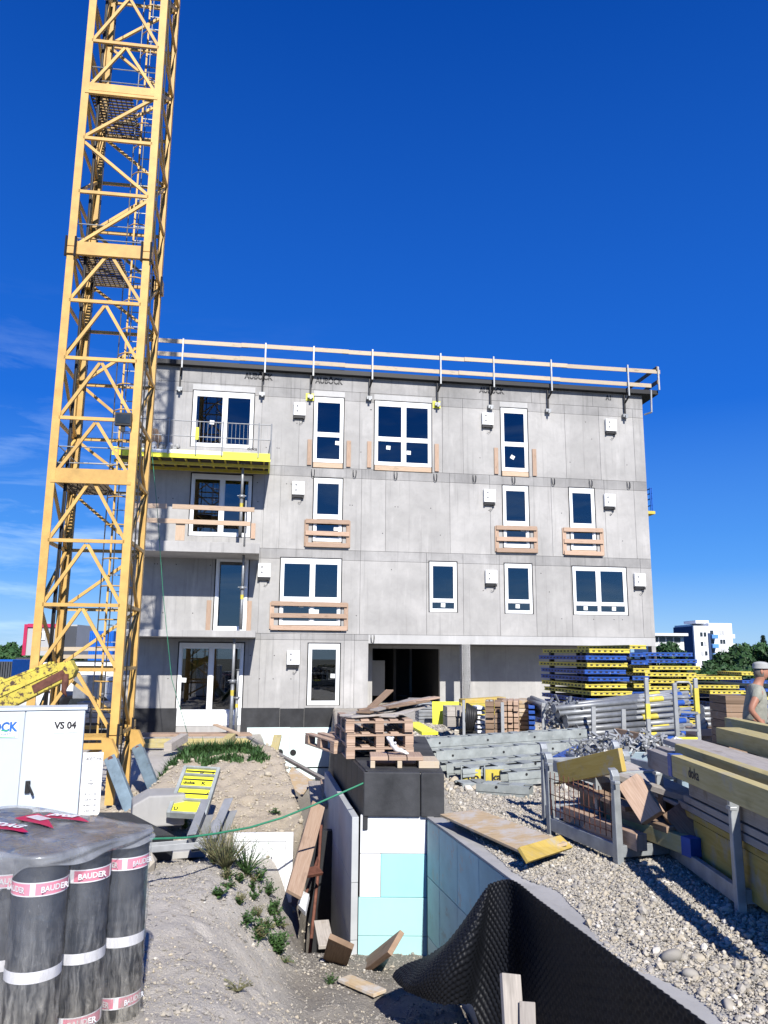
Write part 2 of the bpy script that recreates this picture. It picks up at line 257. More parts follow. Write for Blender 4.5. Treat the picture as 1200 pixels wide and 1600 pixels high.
# ------------------------------------------------------------------ mesh helpers
class MB:
    def __init__(s): s.v = []; s.f = []; s.uv = []; s.m = []; s.mi = 0; s.sm = []; s.smooth = False
    def face(s, idx, uv=None):
        s.f.append(tuple(idx)); s.uv.append(uv or [(0, 0)]*len(idx)); s.m.append(s.mi); s.sm.append(s.smooth)
    def hexa(s, P, L=1, Wd=1, Hh=1):             # P: 8 corners ordered x-,y-,z- ; x+ ; x+y+ ; y+ ; then the same at z+
        b = len(s.v); s.v += [tuple(p) for p in P]; o = random.random()*7; q = random.random()*7
        def U(x, y): return (x*L+o, y+q)
        for idx, a, c in (((0, 3, 2, 1), 1, 0), ((4, 5, 6, 7), 1, 0), ((0, 1, 5, 4), 1, 1), ((2, 3, 7, 6), 1, 1)):
            h = Wd if c == 0 else Hh; e = 0 if c == 0 else Wd
            if idx == (0, 3, 2, 1): uv = [U(0, 0), U(0, h), U(1, h), U(1, 0)]
            elif idx == (4, 5, 6, 7): uv = [U(0, .5), U(1, .5), U(1, .5+h), U(0, .5+h)]
            else: uv = [U(0, e), U(1, e), U(1, e+h), U(0, e+h)]
            s.face([b+i for i in idx], uv)
        for idx in ((0, 4, 7, 3), (1, 2, 6, 5)):
            s.face([b+i for i in idx], [(o+.3, q), (o+.3, q+Hh*.3), (o+.3+Wd*.1, q+Hh*.3), (o+.3+Wd*.1, q)])
    def box(s, c, sx, sy, sz, R=None):
        c = Vector(c); P = []
        for z in (-.5, .5):
            for x, y in ((-.5, -.5), (.5, -.5), (.5, .5), (-.5, .5)):
                d = Vector((x*sx, y*sy, z*sz)); P.append(c + (R @ d if R else d))
        if sx >= sy and sx >= sz: s.hexa(P, sx, sy, sz)
        elif sy >= sz: s.hexa([P[i] for i in (1, 2, 3, 0, 5, 6, 7, 4)], sy, sx, sz)
        else: s.hexa([P[i] for i in (0, 4, 5, 1, 3, 7, 6, 2)], sz, sx, sy)
    def bx(s, x0, x1, y0, y1, z0, z1): s.box(((x0+x1)/2, (y0+y1)/2, (z0+z1)/2), abs(x1-x0), abs(y1-y0), abs(z1-z0))
    def beam(s, p0, p1, w, h, up=(0, 0, 1), roll=0.):
        p0 = Vector(p0); p1 = Vector(p1); d = p1-p0; L = d.length; d = d/L; up = Vector(up)
        if abs(d.dot(up)) > .98: up = Vector((0, 1, 0))
        sd = up.cross(d).normalized(); u2 = d.cross(sd)
        if roll: q = Quaternion(d, roll); sd = q @ sd; u2 = q @ u2
        R = Matrix((d, sd, u2)).transposed(); P = []
        for z in (-.5, .5):
            for x, y in ((0, -.5), (1, -.5), (1, .5), (0, .5)): P.append(p0 + d*(x*L) + sd*(y*w) + u2*(z*h))
        s.hexa(P, L, w, h)
    def tube(s, p0, p1, r0, r1=None, n=8, cap=True):
        r1 = r0 if r1 is None else r1; p0 = Vector(p0); p1 = Vector(p1); d = (p1-p0).normalized()
        a = d.orthogonal().normalized(); c = d.cross(a); b = len(s.v); o = s.smooth
        for p, r in ((p0, r0), (p1, r1)):
            for i in range(n):
                t = 2*math.pi*i/n; s.v.append(tuple(p + a*(r*math.cos(t)) + c*(r*math.sin(t))))
        s.smooth = n > 6
        for i in range(n): s.face((b+i, b+(i+1) % n, b+n+(i+1) % n, b+n+i))
        s.smooth = False
        if cap: s.face([b+i for i in range(n)][::-1]); s.face([b+n+i for i in range(n)])
        s.smooth = o
    def path(s, pts, r, n=6):
        pts = [Vector(p) for p in pts]; b = len(s.v); o = s.smooth; s.smooth = True
        for k, p in enumerate(pts):
            d = (pts[min(k+1, len(pts)-1)] - pts[max(k-1, 0)]).normalized(); ref = Vector((0, 0, 1)) if abs(d.z) < .95 else Vector((1, 0, 0))
            a = d.cross(ref).normalized(); c = d.cross(a); rr = r[k] if isinstance(r, (list, tuple)) else r
            for i in range(n):
                t = 2*math.pi*i/n; s.v.append(tuple(p + a*(rr*math.cos(t)) + c*(rr*math.sin(t))))
        for k in range(len(pts)-1):
            for i in range(n): s.face((b+k*n+i, b+k*n+(i+1) % n, b+(k+1)*n+(i+1) % n, b+(k+1)*n+i))
        s.face([b+i for i in range(n)][::-1]); s.face([b+(len(pts)-1)*n+i for i in range(n)]); s.smooth = o
    def quad(s, a, b, c, d):
        i = len(s.v); s.v += [tuple(a), tuple(b), tuple(c), tuple(d)]
        L = (Vector(b)-Vector(a)).length; w = (Vector(d)-Vector(a)).length; s.face((i, i+1, i+2, i+3), [(0, 0), (L, 0), (L, w), (0, w)])
    def prism(s, pts, dv):                       # polygon (3D points) pushed along dv
        n = len(pts); b = len(s.v); dv = Vector(dv); s.v += [tuple(p) for p in pts] + [tuple(Vector(p)+dv) for p in pts]
        s.face([b+i for i in range(n)], [(p[0], p[1]) for p in pts]); s.face([b+n+i for i in range(n)][::-1], [(p[0], p[1]) for p in pts][::-1])
        for i in range(n):
            j = (i+1) % n; L = (Vector(pts[j])-Vector(pts[i])).length; s.face((b+i, b+n+i, b+n+j, b+j), [(0, 0), (0, dv.length), (L, dv.length), (L, 0)])
    def ball(s, c, r, sx=1, sy=1, sz=1, n=8, k=5):
        c = Vector(c); b = len(s.v); o = s.smooth; s.smooth = True
        s.v.append((c.x, c.y, c.z-r*sz))
        for j in range(1, k):
            t = math.pi*j/k
            for i in range(n):
                a = 2*math.pi*i/n; s.v.append((c.x+r*sx*math.sin(t)*math.cos(a), c.y+r*sy*math.sin(t)*math.sin(a), c.z-r*sz*math.cos(t)))
        s.v.append((c.x, c.y, c.z+r*sz)); e = len(s.v)-1
        for i in range(n):
            s.face((b, b+1+(i+1) % n, b+1+i)); s.face((e, e-n+i, e-n+(i+1) % n))
            for j in range(k-2): s.face((b+1+j*n+i, b+1+j*n+(i+1) % n, b+1+(j+1)*n+(i+1) % n, b+1+(j+1)*n+i))
        s.smooth = o
    def build(s, name, mat, parent=None, bev=0, kind=None, world=False, label=None):
        off = Vector((0, 0, 0))
        me = bpy.data.meshes.new(name); v = s.v
        if world and parent is not None:
            p = parent; M4 = Matrix()
            while p is not None: M4 = p.matrix_basis @ M4; p = p.parent
            inv = M4.inverted(); v = [tuple(inv @ Vector(q)) for q in v]
        me.from_pydata(v, [], s.f)
        if s.f:
            ul = me.uv_layers.new(name='UVMap'); ul.data.foreach_set('uv', [x for f in s.uv for p in f for x in p])
            me.polygons.foreach_set('use_smooth', s.sm)
        mats = mat if isinstance(mat, (list, tuple)) else [mat]
        for m in mats: me.materials.append(MAT[m] if isinstance(m, str) else m)
        if len(mats) > 1: me.polygons.foreach_set('material_index', s.m)
        bm = bmesh.new(); bm.from_mesh(me); bmesh.ops.recalc_face_normals(bm, faces=bm.faces); bm.to_mesh(me); bm.free(); me.update()
        return link(name, me, parent, bev, kind, label)
def link(name, me, parent=None, bev=0, kind=None, label=None):
    o = bpy.data.objects.new(name, me); C.objects.link(o); o.parent = parent
    if bev:
        md = o.modifiers.new('bevel', 'BEVEL'); md.width = bev; md.segments = 2; md.limit_method = 'ANGLE'; md.angle_limit = rad(40)
    if kind: o['kind'] = kind
    if label: o['label'] = label
    return o
def tag(o, label, cat, group=None):
    o['label'] = label; o['category'] = cat
    if group: o['group'] = group
    return o
def thing(name, label, cat, loc=(0, 0, 0), rotz=0., group=None, rot=None):
    o = bpy.data.objects.new(name, None); C.objects.link(o); o.location = loc; o.rotation_euler = rot or (0, 0, rotz)
    o.empty_display_size = .2; return tag(o, label, cat, group)
def kids(o): return [c for c in bpy.data.objects if c.parent is o]
def dup(root, loc, rot=None, label=None, group=None, tree=None):
    r = root.copy(); C.objects.link(r); r.location = loc
    if rot is not None: r.rotation_euler = rot
    if label: r['label'] = label
    if group: r['group'] = group
    for ch, gs in tree:
        c = ch.copy(); C.objects.link(c); c.parent = r
        for g in gs: d = g.copy(); C.objects.link(d); d.parent = c
    return r
def treeof(root): return [(c, kids(c)) for c in kids(root)]
def single(name, mb, mat, label, cat, group=None, loc=None, bev=0, rotz=0):   # a thing that is one mesh; verts in world coords re-centred
    if loc is None:
        a = np.array(mb.v); c = Vector(((a[:, 0].min()+a[:, 0].max())/2, (a[:, 1].min()+a[:, 1].max())/2, a[:, 2].min()))
        mb.v = [tuple(Vector(q)-c) for q in mb.v]
    else: c = loc
    o = mb.build(name, mat, None, bev); o.location = c; o.rotation_euler = (0, 0, rotz); return tag(o, label, cat, group)
def text_mesh(s, size, stencil=False, bold=0.0, align='CENTER', sx=1.0, shear=0.0):
    cu = bpy.data.curves.new('lettering', 'FONT'); cu.body = s; cu.size = size; cu.align_x = align; cu.align_y = 'CENTER'; cu.offset = bold; cu.shear = shear; cu.resolution_u = 3
    o = bpy.data.objects.new('lettering', cu); me = bpy.data.meshes.new_from_object(o); bpy.data.objects.remove(o); bpy.data.curves.remove(cu)
    bm = bmesh.new(); bm.from_mesh(me)
    if sx != 1: bmesh.ops.scale(bm, vec=(sx, 1, 1), verts=bm.verts)
    if stencil:
        b2 = bm.copy(); g = size*.035
        for B, no, sg in ((bm, (0, -1, 0), 1), (b2, (0, 1, 0), -1)):
            bmesh.ops.bisect_plane(B, geom=B.verts[:]+B.edges[:]+B.faces[:], plane_co=(0, sg*g, 0), plane_no=no, clear_outer=True)
        t = bpy.data.meshes.new('t'); b2.to_mesh(t); bm.from_mesh(t); b2.free(); bpy.data.meshes.remove(t)
    bm.to_mesh(me); bm.free(); me.materials.clear(); return me
def text(name, s, size, mat, parent, loc, rot=(math.pi/2, 0, 0), **k):
    me = text_mesh(s, size, **k); me.materials.append(MAT[mat]); o = link(name, me, parent); o.location = loc; o.rotation_euler = rot; return o
def skin(name, pts, edges, rads, mat, parent, root=0, sub=2):
    me = bpy.data.meshes.new(name); me.from_pydata(pts, edges, []); me.materials.append(MAT[mat]); o = bpy.data.objects.new(name, me); C.objects.link(o); o.parent = parent
    m = o.modifiers.new('skin', 'SKIN'); m.use_smooth_shade = True
    for i, r in enumerate(rads): sv = me.skin_vertices[0].data[i]; sv.radius = (r if isinstance(r, tuple) else (r, r)); sv.use_root = i == root
    s = o.modifiers.new('sub', 'SUBSURF'); s.levels = s.render_levels = sub; return o
ORD = ['first', 'second', 'third', 'fourth', 'fifth', 'sixth', 'seventh', 'eighth', 'ninth', 'tenth', 'eleventh', 'twelfth']
def smooth(t): t = np.clip(t, 0, 1); return t*t*(3-2*t)
_perm = RNG.random((64, 64))
def vnoise(x, y):
    xi = np.floor(x).astype(int); yi = np.floor(y).astype(int); fx = x-xi; fy = y-yi; fx = fx*fx*(3-2*fx); fy = fy*fy*(3-2*fy)
    g = lambda a, b: _perm[a % 64, b % 64]
    return (g(xi, yi)*(1-fx)+g(xi+1, yi)*fx)*(1-fy) + (g(xi, yi+1)*(1-fx)+g(xi+1, yi+1)*fx)*fy - .5

# ================================================================== GROUND
def ip(y, ys, zs): return np.interp(y, ys, zs)
def xr_of(y):
    return np.where(y < 8.42, .50+(8.3-y)*.227, np.where(y < 12, -.20-(y-8.4)*.165, -.80-.07*(y-12)))
def height(x, y, rough=True):
    x = np.asarray(x, float); y = np.asarray(y, float)
    L = ip(y, [0, 2, 4, 6, 8.2, 8.8, 10, 11.5, 13.4, 14.4, 15.6, 17, 40, 60], [0, -.15, -.40, -.46, -.43, -.58, -.62, -.36, -.06, -.04, -.55, -.85, -.85, -.4])
    flat = ip(y, [0, 2, 4, 6, 8.2, 9, 14, 17, 40], [0, -.15, -.40, -.46, -.45, -.6, -.66, -.85, -.85])
    k = smooth((x+4.0)/.7); L = L*k + flat*(1-k)
    xe = ip(y, [3, 5, 6.5, 8, 9, 10.5, 12, 14.5, 24], [.3, -.1, -.42, -.68, -.72, -.76, -.98, -1.5, -3.4]) + .12*vnoise(x*1.7+9, y*1.7)
    sw = ip(y, [3, 5, 6.5, 8, 9, 10.5, 12, 14.5], [1.2, 1.1, 1.15, 1.0, .5, .3, .35, .5])
    zf = ip(y, [0, 2.5, 4, 5, 5.8, 6.6, 7.5, 8.4, 9.2, 10, 26, 27], [0, -.3, -.62, -.80, -.98, -1.14, -1.27, -1.34, -1.9, -2.3, -2.3, -.6])
    zf = zf - .45*smooth((x-.55)/.5)*smooth((8.0-y)/1.0)*smooth((y-3)/1)
    t = smooth((x-(xe-sw))/sw); z = L*(1-t)+zf*t
    xr = xr_of(y); R = 0*x - .25*np.exp(-(((x-5.5)/1.3)**2+((y-11.1)/1.0)**2)) - .10*smooth((y-23)/3)
    q = smooth((x-xr-.02)/.14); z = z*(1-q)+R*q
    e = smooth((np.hypot(x, y-12)-45)/60); z = z*(1-e) - 1.5*e
    near = np.exp(-np.maximum(0, np.hypot(x, y-6)-14)/8)
    if rough:
        slope = t*(1-t)*4*(1-q)
        n = .10*vnoise(x*.9, y*.9) + .05*vnoise(x*2.7+5, y*2.7) + .036*vnoise(x*7.1, y*7.3+3) + .022*vnoise(x*17, y*17)
        mound = np.exp(-((y-12)/1.9)**2)*(1-q)*(1-t)
        z = z + n*near*(1-.45*q) + mound*(.12*vnoise(x*4.2+2, y*4.2)+.05*vnoise(x*11, y*9)) + slope*.06*vnoise(x*6, y*6)
    return z
def gz(x, y): return float(height(np.array([x]), np.array([y]))[0])
def hit(px, py, lift=0.):
    d = ray(px, py); t = 1.5
    while t < 40:
        p = CAM+d*t
        if p.z < gz(p.x, p.y): break
        t += .04
    lo, hi = t-.04, t
    for _ in range(8):
        m = (lo+hi)/2; p = CAM+d*m
        if p.z < gz(p.x, p.y): hi = m
        else: lo = m
    return CAM+d*hi+Vector((0, 0, lift))
def lines(a):
    out = [a[0][0]]
    for (p, q, st) in a:
        n = max(1, round((q-p)/st)); out += list(np.linspace(p, q, n+1)[1:])
    return np.array(out)
XS = lines([(-1500, -300, 300), (-300, -60, 40), (-60, -14, 4), (-14, -6, .4), (-6, -3.2, .10), (-3.2, 2.2, .045), (2.2, 5, .09), (5, 14, .4), (14, 60, 4), (60, 300, 40), (300, 1500, 300)])
YS = lines([(-400, -40, 60), (-40, -2, 4), (-2, 3, .25), (3, 10.2, .045), (10.2, 15, .075), (15, 27, .3), (27, 80, 3), (80, 400, 40), (400, 2000, 400)])
gx, gy = np.meshgrid(XS, YS); gzv = height(gx, gy)
def grid_mesh(name, X, Y, Z, tone=None):
    h, w = X.shape; me = bpy.data.meshes.new(name); co = np.stack([X, Y, Z], -1).reshape(-1, 3)
    i = np.arange((h-1)*(w-1)); r = i//(w-1)*w + i % (w-1); q = np.stack([r, r+1, r+w+1, r+w], -1).astype(np.int32)
    me.vertices.add(len(co)); me.vertices.foreach_set('co', co.ravel()); me.loops.add(q.size); me.loops.foreach_set('vertex_index', q.ravel())
    me.polygons.add(len(q)); me.polygons.foreach_set('loop_start', np.arange(0, q.size, 4, dtype=np.int32)); me.polygons.foreach_set('loop_total', np.full(len(q), 4, np.int32))
    me.polygons.foreach_set('use_smooth', np.ones(len(q), bool))
    if tone is not None:
        a = me.attributes.new('tone', 'FLOAT', 'POINT'); a.data.foreach_set('value', tone.ravel().astype(np.float32))
    me.update(); me.validate(); return me
# soil colour: 0 outlying ground darkened to cut bounce light, then pit soil, .33 dusty left bank, .66 brown loam of the mound, 1 gravel yard
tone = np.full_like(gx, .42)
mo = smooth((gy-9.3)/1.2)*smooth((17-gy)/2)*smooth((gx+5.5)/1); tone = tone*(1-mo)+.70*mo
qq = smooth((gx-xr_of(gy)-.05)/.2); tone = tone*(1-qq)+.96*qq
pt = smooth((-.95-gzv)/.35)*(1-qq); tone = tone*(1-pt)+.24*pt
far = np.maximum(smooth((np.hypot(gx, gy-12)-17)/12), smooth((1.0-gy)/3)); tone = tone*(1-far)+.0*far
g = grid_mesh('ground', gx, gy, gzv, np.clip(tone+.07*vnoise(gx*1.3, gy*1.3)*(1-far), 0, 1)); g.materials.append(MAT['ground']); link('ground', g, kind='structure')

# ---- pebbles: real stones, one heap
def stones(name, P, R, T, mat='stone', kind='stuff', flat=(.5, .85), sink=.25, small=False, jit=(.24, .2)):
    bm = bmesh.new(); bmesh.ops.create_icosphere(bm, subdivisions=1, radius=1) if not small else [bm.verts.new(q) for q in ((1, 0, 0), (0, 1, 0), (-1, 0, 0), (0, -1, 0), (0, 0, 1), (0, 0, -1))];
    if small: bm.verts.ensure_lookup_table(); [bm.faces.new([bm.verts[i] for i in f]) for f in ((0, 1, 4), (1, 2, 4), (2, 3, 4), (3, 0, 4), (1, 0, 5), (2, 1, 5), (3, 2, 5), (0, 3, 5))]; bm.verts.index_update()
    V0 = np.array([v.co[:] for v in bm.verts]); F0 = np.array([[v.index for v in f.verts] for f in bm.faces]); bm.free()
    n = len(P); K = len(V0); sh = [V0*(1+RNG.uniform(-jit[0], jit[1], (K, 1))) for _ in range(10)]
    S = np.stack(sh)[RNG.integers(0, 10, n)]; ax = np.stack([RNG.uniform(.75, 1.35, n), RNG.uniform(.7, 1.0, n), RNG.uniform(flat[0], flat[1], n)], -1)
    S = S*ax[:, None, :]*R[:, None, None]; a = RNG.uniform(0, 2*np.pi, n); tl = RNG.uniform(-.5, .5, n)
    ca, sa, ct, st = np.cos(a), np.sin(a), np.cos(tl), np.sin(tl); y = S[..., 1]*ct[:, None]-S[..., 2]*st[:, None]; z = S[..., 1]*st[:, None]+S[..., 2]*ct[:, None]; x = S[..., 0]
    V = np.stack([x*ca[:, None]-y*sa[:, None], x*sa[:, None]+y*ca[:, None], z], -1) + P[:, None, :]; V[..., 2] += (R*(ax[:, 2]-sink*1.2))[:, None]
    me = bpy.data.meshes.new(name); F = (F0[None]+(np.arange(n)*K)[:, None, None]).reshape(-1, 3).astype(np.int32)
    me.vertices.add(n*K); me.vertices.foreach_set('co', V.ravel()); me.loops.add(F.size); me.loops.foreach_set('vertex_index', F.ravel())
    me.polygons.add(len(F)); me.polygons.foreach_set('loop_start', np.arange(0, F.size, 3, dtype=np.int32)); me.polygons.foreach_set('loop_total', np.full(len(F), 3, np.int32))
    me.polygons.foreach_set('use_smooth', RNG.random(len(F)) < .15)
    t = me.attributes.new('tone', 'FLOAT', 'POINT'); t.data.foreach_set('value', np.repeat(T, K).astype(np.float32))
    me.materials.append(MAT[mat]); me.update(); me.validate(); return link(name, me, kind=kind)
def scatter(n, x0, x1, y0, y1, keep):
    x = RNG.uniform(x0, x1, n); y = RNG.uniform(y0, y1, n); k = keep(x, y); return x[k], y[k]
def tones(n): return np.clip(RNG.normal(.6, .22, n), 0, 1)
def wallx(y): return .47+(8.3-y)*.227
keep_ = lambda x, y: (x > wallx(y)+.03+.17*smooth((y-4.5)/.9)+.12*vnoise(y*2.2, x*3)*2) & (RNG.random(len(x)) < np.clip(1.25-.09*(y-3), .3, 1)) & (x < .8+.75*y) & ~((y > 8.2) & (x < .75))
sx_, sy_ = scatter(230000, .5, 5.0, 3.2, 9.6, keep_)
stones('gravel', np.stack([sx_, sy_, np.maximum(height(sx_, sy_)+.002, .010)], -1), np.clip(RNG.lognormal(math.log(.0056), .35, len(sx_)), .003, .009), tones(len(sx_)), small=True)
sx_, sy_ = scatter(36000, .5, 5.2, 3.2, 9.6, keep_)
rr = np.clip(RNG.lognormal(math.log(.0098), .40, len(sx_)), .0065, .028); big = np.exp(-((sx_-wallx(sy_)-.6)/.45)**2)*np.exp(-((sy_-4.6)/1.1)**2); rr *= 1+.5*big*RNG.random(len(rr))
stones('gravel', np.stack([sx_, sy_, np.maximum(height(sx_, sy_)+.003, .010)], -1), rr, tones(len(rr)))
sx_, sy_ = scatter(14000, .6, 6.5, 9.4, 19.5, lambda x, y: (x < .8+.5*y) & (x > .55) & (x > xr_of(y)+1.25))
stones('gravel', np.stack([sx_, sy_, height(sx_, sy_)], -1), np.clip(RNG.lognormal(math.log(.022), .45, len(sx_)), .012, .07), tones(len(sx_)))
sx_, sy_ = scatter(70000, -3.6, 1.2, 3.6, 9.2, lambda x, y: (x < xr_of(y)-.02) & (RNG.random(len(x)) < .12+.8*smooth((vnoise(x*1.5+4, y*1.5)+.12)/.35)+.7*np.exp(-((y-7.7)/.5)**2)))
stones('rubble', np.stack([sx_, sy_, height(sx_, sy_)], -1), np.clip(RNG.lognormal(math.log(.0042), .6, len(sx_)), .0028, .028), np.clip(RNG.normal(.50, .2, len(sx_)), 0, 1), small=True)
sx_, sy_ = scatter(11000, -4.2, -.9, 9, 15, lambda x, y: (RNG.random(len(x)) < .5))
stones('clods', np.stack([sx_, sy_, height(sx_, sy_)], -1), np.clip(RNG.lognormal(math.log(.011), .55, len(sx_)), .005, .06), np.clip(RNG.normal(.74, .05, len(sx_)), 0, 1))
# large single cobbles
for k, (px, py, r) in enumerate([(862, 1422, .05), (905, 1425, .055), (905, 1455, .045), (940, 1475, .06), (1000, 1437, .05), (1048, 1500, .075), (1080, 1525, .055), (1112, 1571, .06), (1138, 1570, .05), (1160, 1598, .07), (1090, 1497, .05), (1130, 1510, .05), (1182, 1518, .04), (1030, 1550, .055), (700, 1309, .05), (725, 1311, .075), (1010, 1575, .04), (1185, 1570, .04)]):
    p = onz(px, py, .02); o = stones('cobble', np.array([[0, 0, 0.]]), np.array([r]), np.array([RNG.uniform(.25, .8)]), kind='thing', flat=(.5, .75), sink=.3, jit=(.3, .25))
    o.location = (p.x, p.y, gz(p.x, p.y)); md = o.modifiers.new('round', 'SUBSURF'); md.levels = md.render_levels = 1
    for f in o.data.polygons: f.use_smooth = True
    tag(o, 'larger dusty cobble lying among the finer gravel by the wall', 'stone', 'larger cobbles in the gravel')

# ================================================================== CONCRETE BUILDING
U0 = fac(191, 850)[0]; U1 = (fac(1002.5, 620)[0]+fac(1024.5, 998)[0])/2
ZL = {2: fac(740, 993.3)[1], 3: fac(740, 865.7)[1], 4: fac(740, 741)[1], 5: fac(740, 624)[1]}
ZT = fac(1002.5, 618)[1]; ZG = -0.95
BL = FW(U0, 0); BROT = YAW
bld = thing('concrete_building', 'four storey raw concrete apartment building still under construction, white windows fitted', 'building', (PF.x, PF.y, 0), YAW)
# local frame: x along the facade, y into the building, z up
def F2(px, py, off=0): return fac(px, py, off)
openings = {}       # storey -> list of (u0,u1,z0,z1)
wins = []
def win(st, tl, br, cols, rows, sill=0, hide=False, top=None):
    u0, z1 = fac(*tl); u1, z0 = fac(*br); wins.append((st, u0, u1, z0, z1, cols, rows, sill)); openings.setdefault(st, []).append((u0, u1, z0-sill, z1))
# cols: relative pane widths, rows: relative heights from the top
win(4, (302.5, 609.5), (394.5, 702), (1.12, 1), (1,), 0)
win(4, (491, 619.5), (536, 724.5), (1,), (.57, .43), .19)
win(4, (585.5, 625.5), (674.5, 731), (1.05, 1), (.59, .41), .19)
win(4, (781.5, 636.5), (826, 738), (1,), (.57, .43), .19)
win(3, (299.5, 739), (391, 840), (1.05, 1), (1,), 0)
win(3, (490.5, 746), (534, 847.5), (1,), (.61, .39), .05)
win(3, (784.7, 758), (828, 857), (1,), (.61, .39), .05)
win(3, (888.3, 761.5), (932.3, 860.5), (1,), (.61, .39), .05)
win(2, (338, 868), (385, 986), (1,), (1,), 0)
win(2, (438.7, 871), (532, 978), (1.12, 1), (.62, .38), .19)
win(2, (670.5, 877), (714.5, 957), (1,), (.82, .18), 0)
win(2, (787.7, 880), (833, 959.5), (1,), (.80, .20), 0)
win(2, (893.5, 884.5), (981.5, 962), (.9, 1), (.82, .18), 0)
win(1, (280, 1003.5), (377, 1134), (1, 1), (1,), 0)
win(1, (481.7, 1005), (530, 1102), (1,), (1,), 0)
LU0 = fac(575, 1050)[0]; COLU = (fac(722, 1050)[0], fac(735, 1050)[0]); ZB = fac(740, 1007)[1]
openings[1] += [(LU0, COLU[0], ZG-.2, ZB), (COLU[1], U1-.16, ZG-.2, ZB)]
def panel(mb, u0, u1, z0, z1, ops, yf, yb, gap=0.0):
    a0, a1, b0, b1 = u0+gap, u1-gap, z0+gap, z1-gap
    xs = sorted({a0, a1, *[min(max(o[i], a0), a1) for o in ops for i in (0, 1)]}); zs = sorted({b0, b1, *[min(max(o[i], b0), b1) for o in ops for i in (2, 3)]})
    def solid(i, j):
        if i < 0 or j < 0 or i >= len(xs)-1 or j >= len(zs)-1: return False
        cx = (xs[i]+xs[i+1])/2; cz = (zs[j]+zs[j+1])/2; return not any(o[0] < cx < o[1] and o[2] < cz < o[3] for o in ops)
    for i in range(len(xs)-1):
        for j in range(len(zs)-1):
            if not solid(i, j): continue
            x0, x1, z0_, z1_ = xs[i], xs[i+1], zs[j], zs[j+1]
            mb.quad((x0, yf, z0_), (x1, yf, z0_), (x1, yf, z1_), (x0, yf, z1_)); mb.quad((x0, yb, z0_), (x0, yb, z1_), (x1, yb, z1_), (x1, yb, z0_))
            if not solid(i-1, j): mb.quad((x0, yf, z0_), (x0, yf, z1_), (x0, yb, z1_), (x0, yb, z0_))
            if not solid(i+1, j): mb.quad((x1, yf, z0_), (x1, yb, z0_), (x1, yb, z1_), (x1, yf, z1_))
            if not solid(i, j-1): mb.quad((x0, yf, z0_), (x0, yb, z0_), (x1, yb, z0_), (x1, yf, z0_))
            if not solid(i, j+1): mb.quad((x0, yf, z1_), (x1, yf, z1_), (x1, yb, z1_), (x0, yb, z1_))
allops = [o for v in openings.values() for o in v]
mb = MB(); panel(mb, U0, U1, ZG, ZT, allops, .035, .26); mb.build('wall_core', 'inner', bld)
JU = {4: [(409, 650), (468, 650), (562, 660), (691, 660), (723, 660), (883, 680), (937, 690), (991, 700)],
      3: [(412, 790), (437.5, 790), (564.5, 800), (602.5, 800), (703, 800), (766, 800), (862, 800), (946, 810), (993, 820)],
      2: [(330, 920), (405, 920), (562.5, 920), (666.5, 930), (724, 930), (781, 930), (838, 940), (893, 930), (1003.5, 940)],
      1: [(405, 1050), (468, 1060), (537, 1060), (553, 1060)]}
ZR = {4: (ZL[4], ZL[5]), 3: (ZL[3], ZL[4]), 2: (ZL[2], ZL[3]), 1: (ZG, ZL[2])}
for st, js in JU.items():
    cuts = [U0] + [fac(*j)[0] for j in js] + [U1]; z0, z1 = ZR[st]; bh = .34 if st > 1 else .2
    zs = [(z0, z1-bh, 'concrete'), (z1-bh, z1, 'band')]
    for a, b in zip(cuts, cuts[1:]):
        zz = zs if (st > 1 or a < LU0-.3) else [(z0, z1, 'concrete')]
        for (p, q, m) in zz:
            full = [o for o in allops if o[2] <= p+.02 and o[3] >= q-.02 and o[0] < b and o[1] > a]
            ed = sorted({a, b, *[min(max(e, a), b) for o in full for e in o[:2]]})
            for a2, b2 in zip(ed, ed[1:]):
                mb = MB(); panel(mb, a2, b2, p, q, allops, 0, .034, .005)
                if mb.f and b2-a2 > .03: mb.build('wall_panel', m, bld)
mb = MB(); panel(mb, LU0, U1, ZB, ZL[2], [], -.004, .033, .004); mb.build('beam', 'lintel', bld)
mb = MB(); mb.bx(*COLU, .0, .30, ZG, ZB-.003); mb.build('column', 'lintel', bld, bev=.01)
cuts = [U0, fac(330, 590)[0], fac(520, 600)[0], fac(680, 605)[0], fac(830, 610)[0], fac(925, 610)[0], U1]
for a, b in zip(cuts, cuts[1:]):
    mb = MB(); panel(mb, a, b, ZL[5], ZT, [], -.006, .03, .004); mb.build('parapet_panel', 'band', bld)
for (st, u0, u1, z0, z1, *_r) in wins:                                   # lighter fresh lintels over the top storey windows
    if st == 4:
        mb = MB(); mb.bx(u0-.02, u1+.02, -.012, .02, z1+.01, z1+.22); mb.build('lintel_patch', 'lintel', bld)
# inside: slabs, back wall, partitions, flanks
DP = 11.0
for z in (ZG, ZL[2]-.12, ZL[3], ZL[4], ZT-.25):
    mb = MB(); mb.bx(U0+.26, U1-.26, .265, DP-.3, z-.2, z); mb.build('floor_slab', 'inner', bld)
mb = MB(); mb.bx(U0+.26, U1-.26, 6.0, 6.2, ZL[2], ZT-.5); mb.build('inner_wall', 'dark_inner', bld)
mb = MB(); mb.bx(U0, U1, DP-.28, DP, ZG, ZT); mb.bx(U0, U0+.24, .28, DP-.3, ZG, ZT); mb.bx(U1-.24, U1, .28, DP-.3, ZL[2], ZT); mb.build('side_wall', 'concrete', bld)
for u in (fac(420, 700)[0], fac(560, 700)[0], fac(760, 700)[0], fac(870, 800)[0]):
    mb = MB(); mb.bx(u-.1, u+.1, .3, 5.9, ZL[2], ZT-.5); mb.build('partition', 'dark_inner', bld)
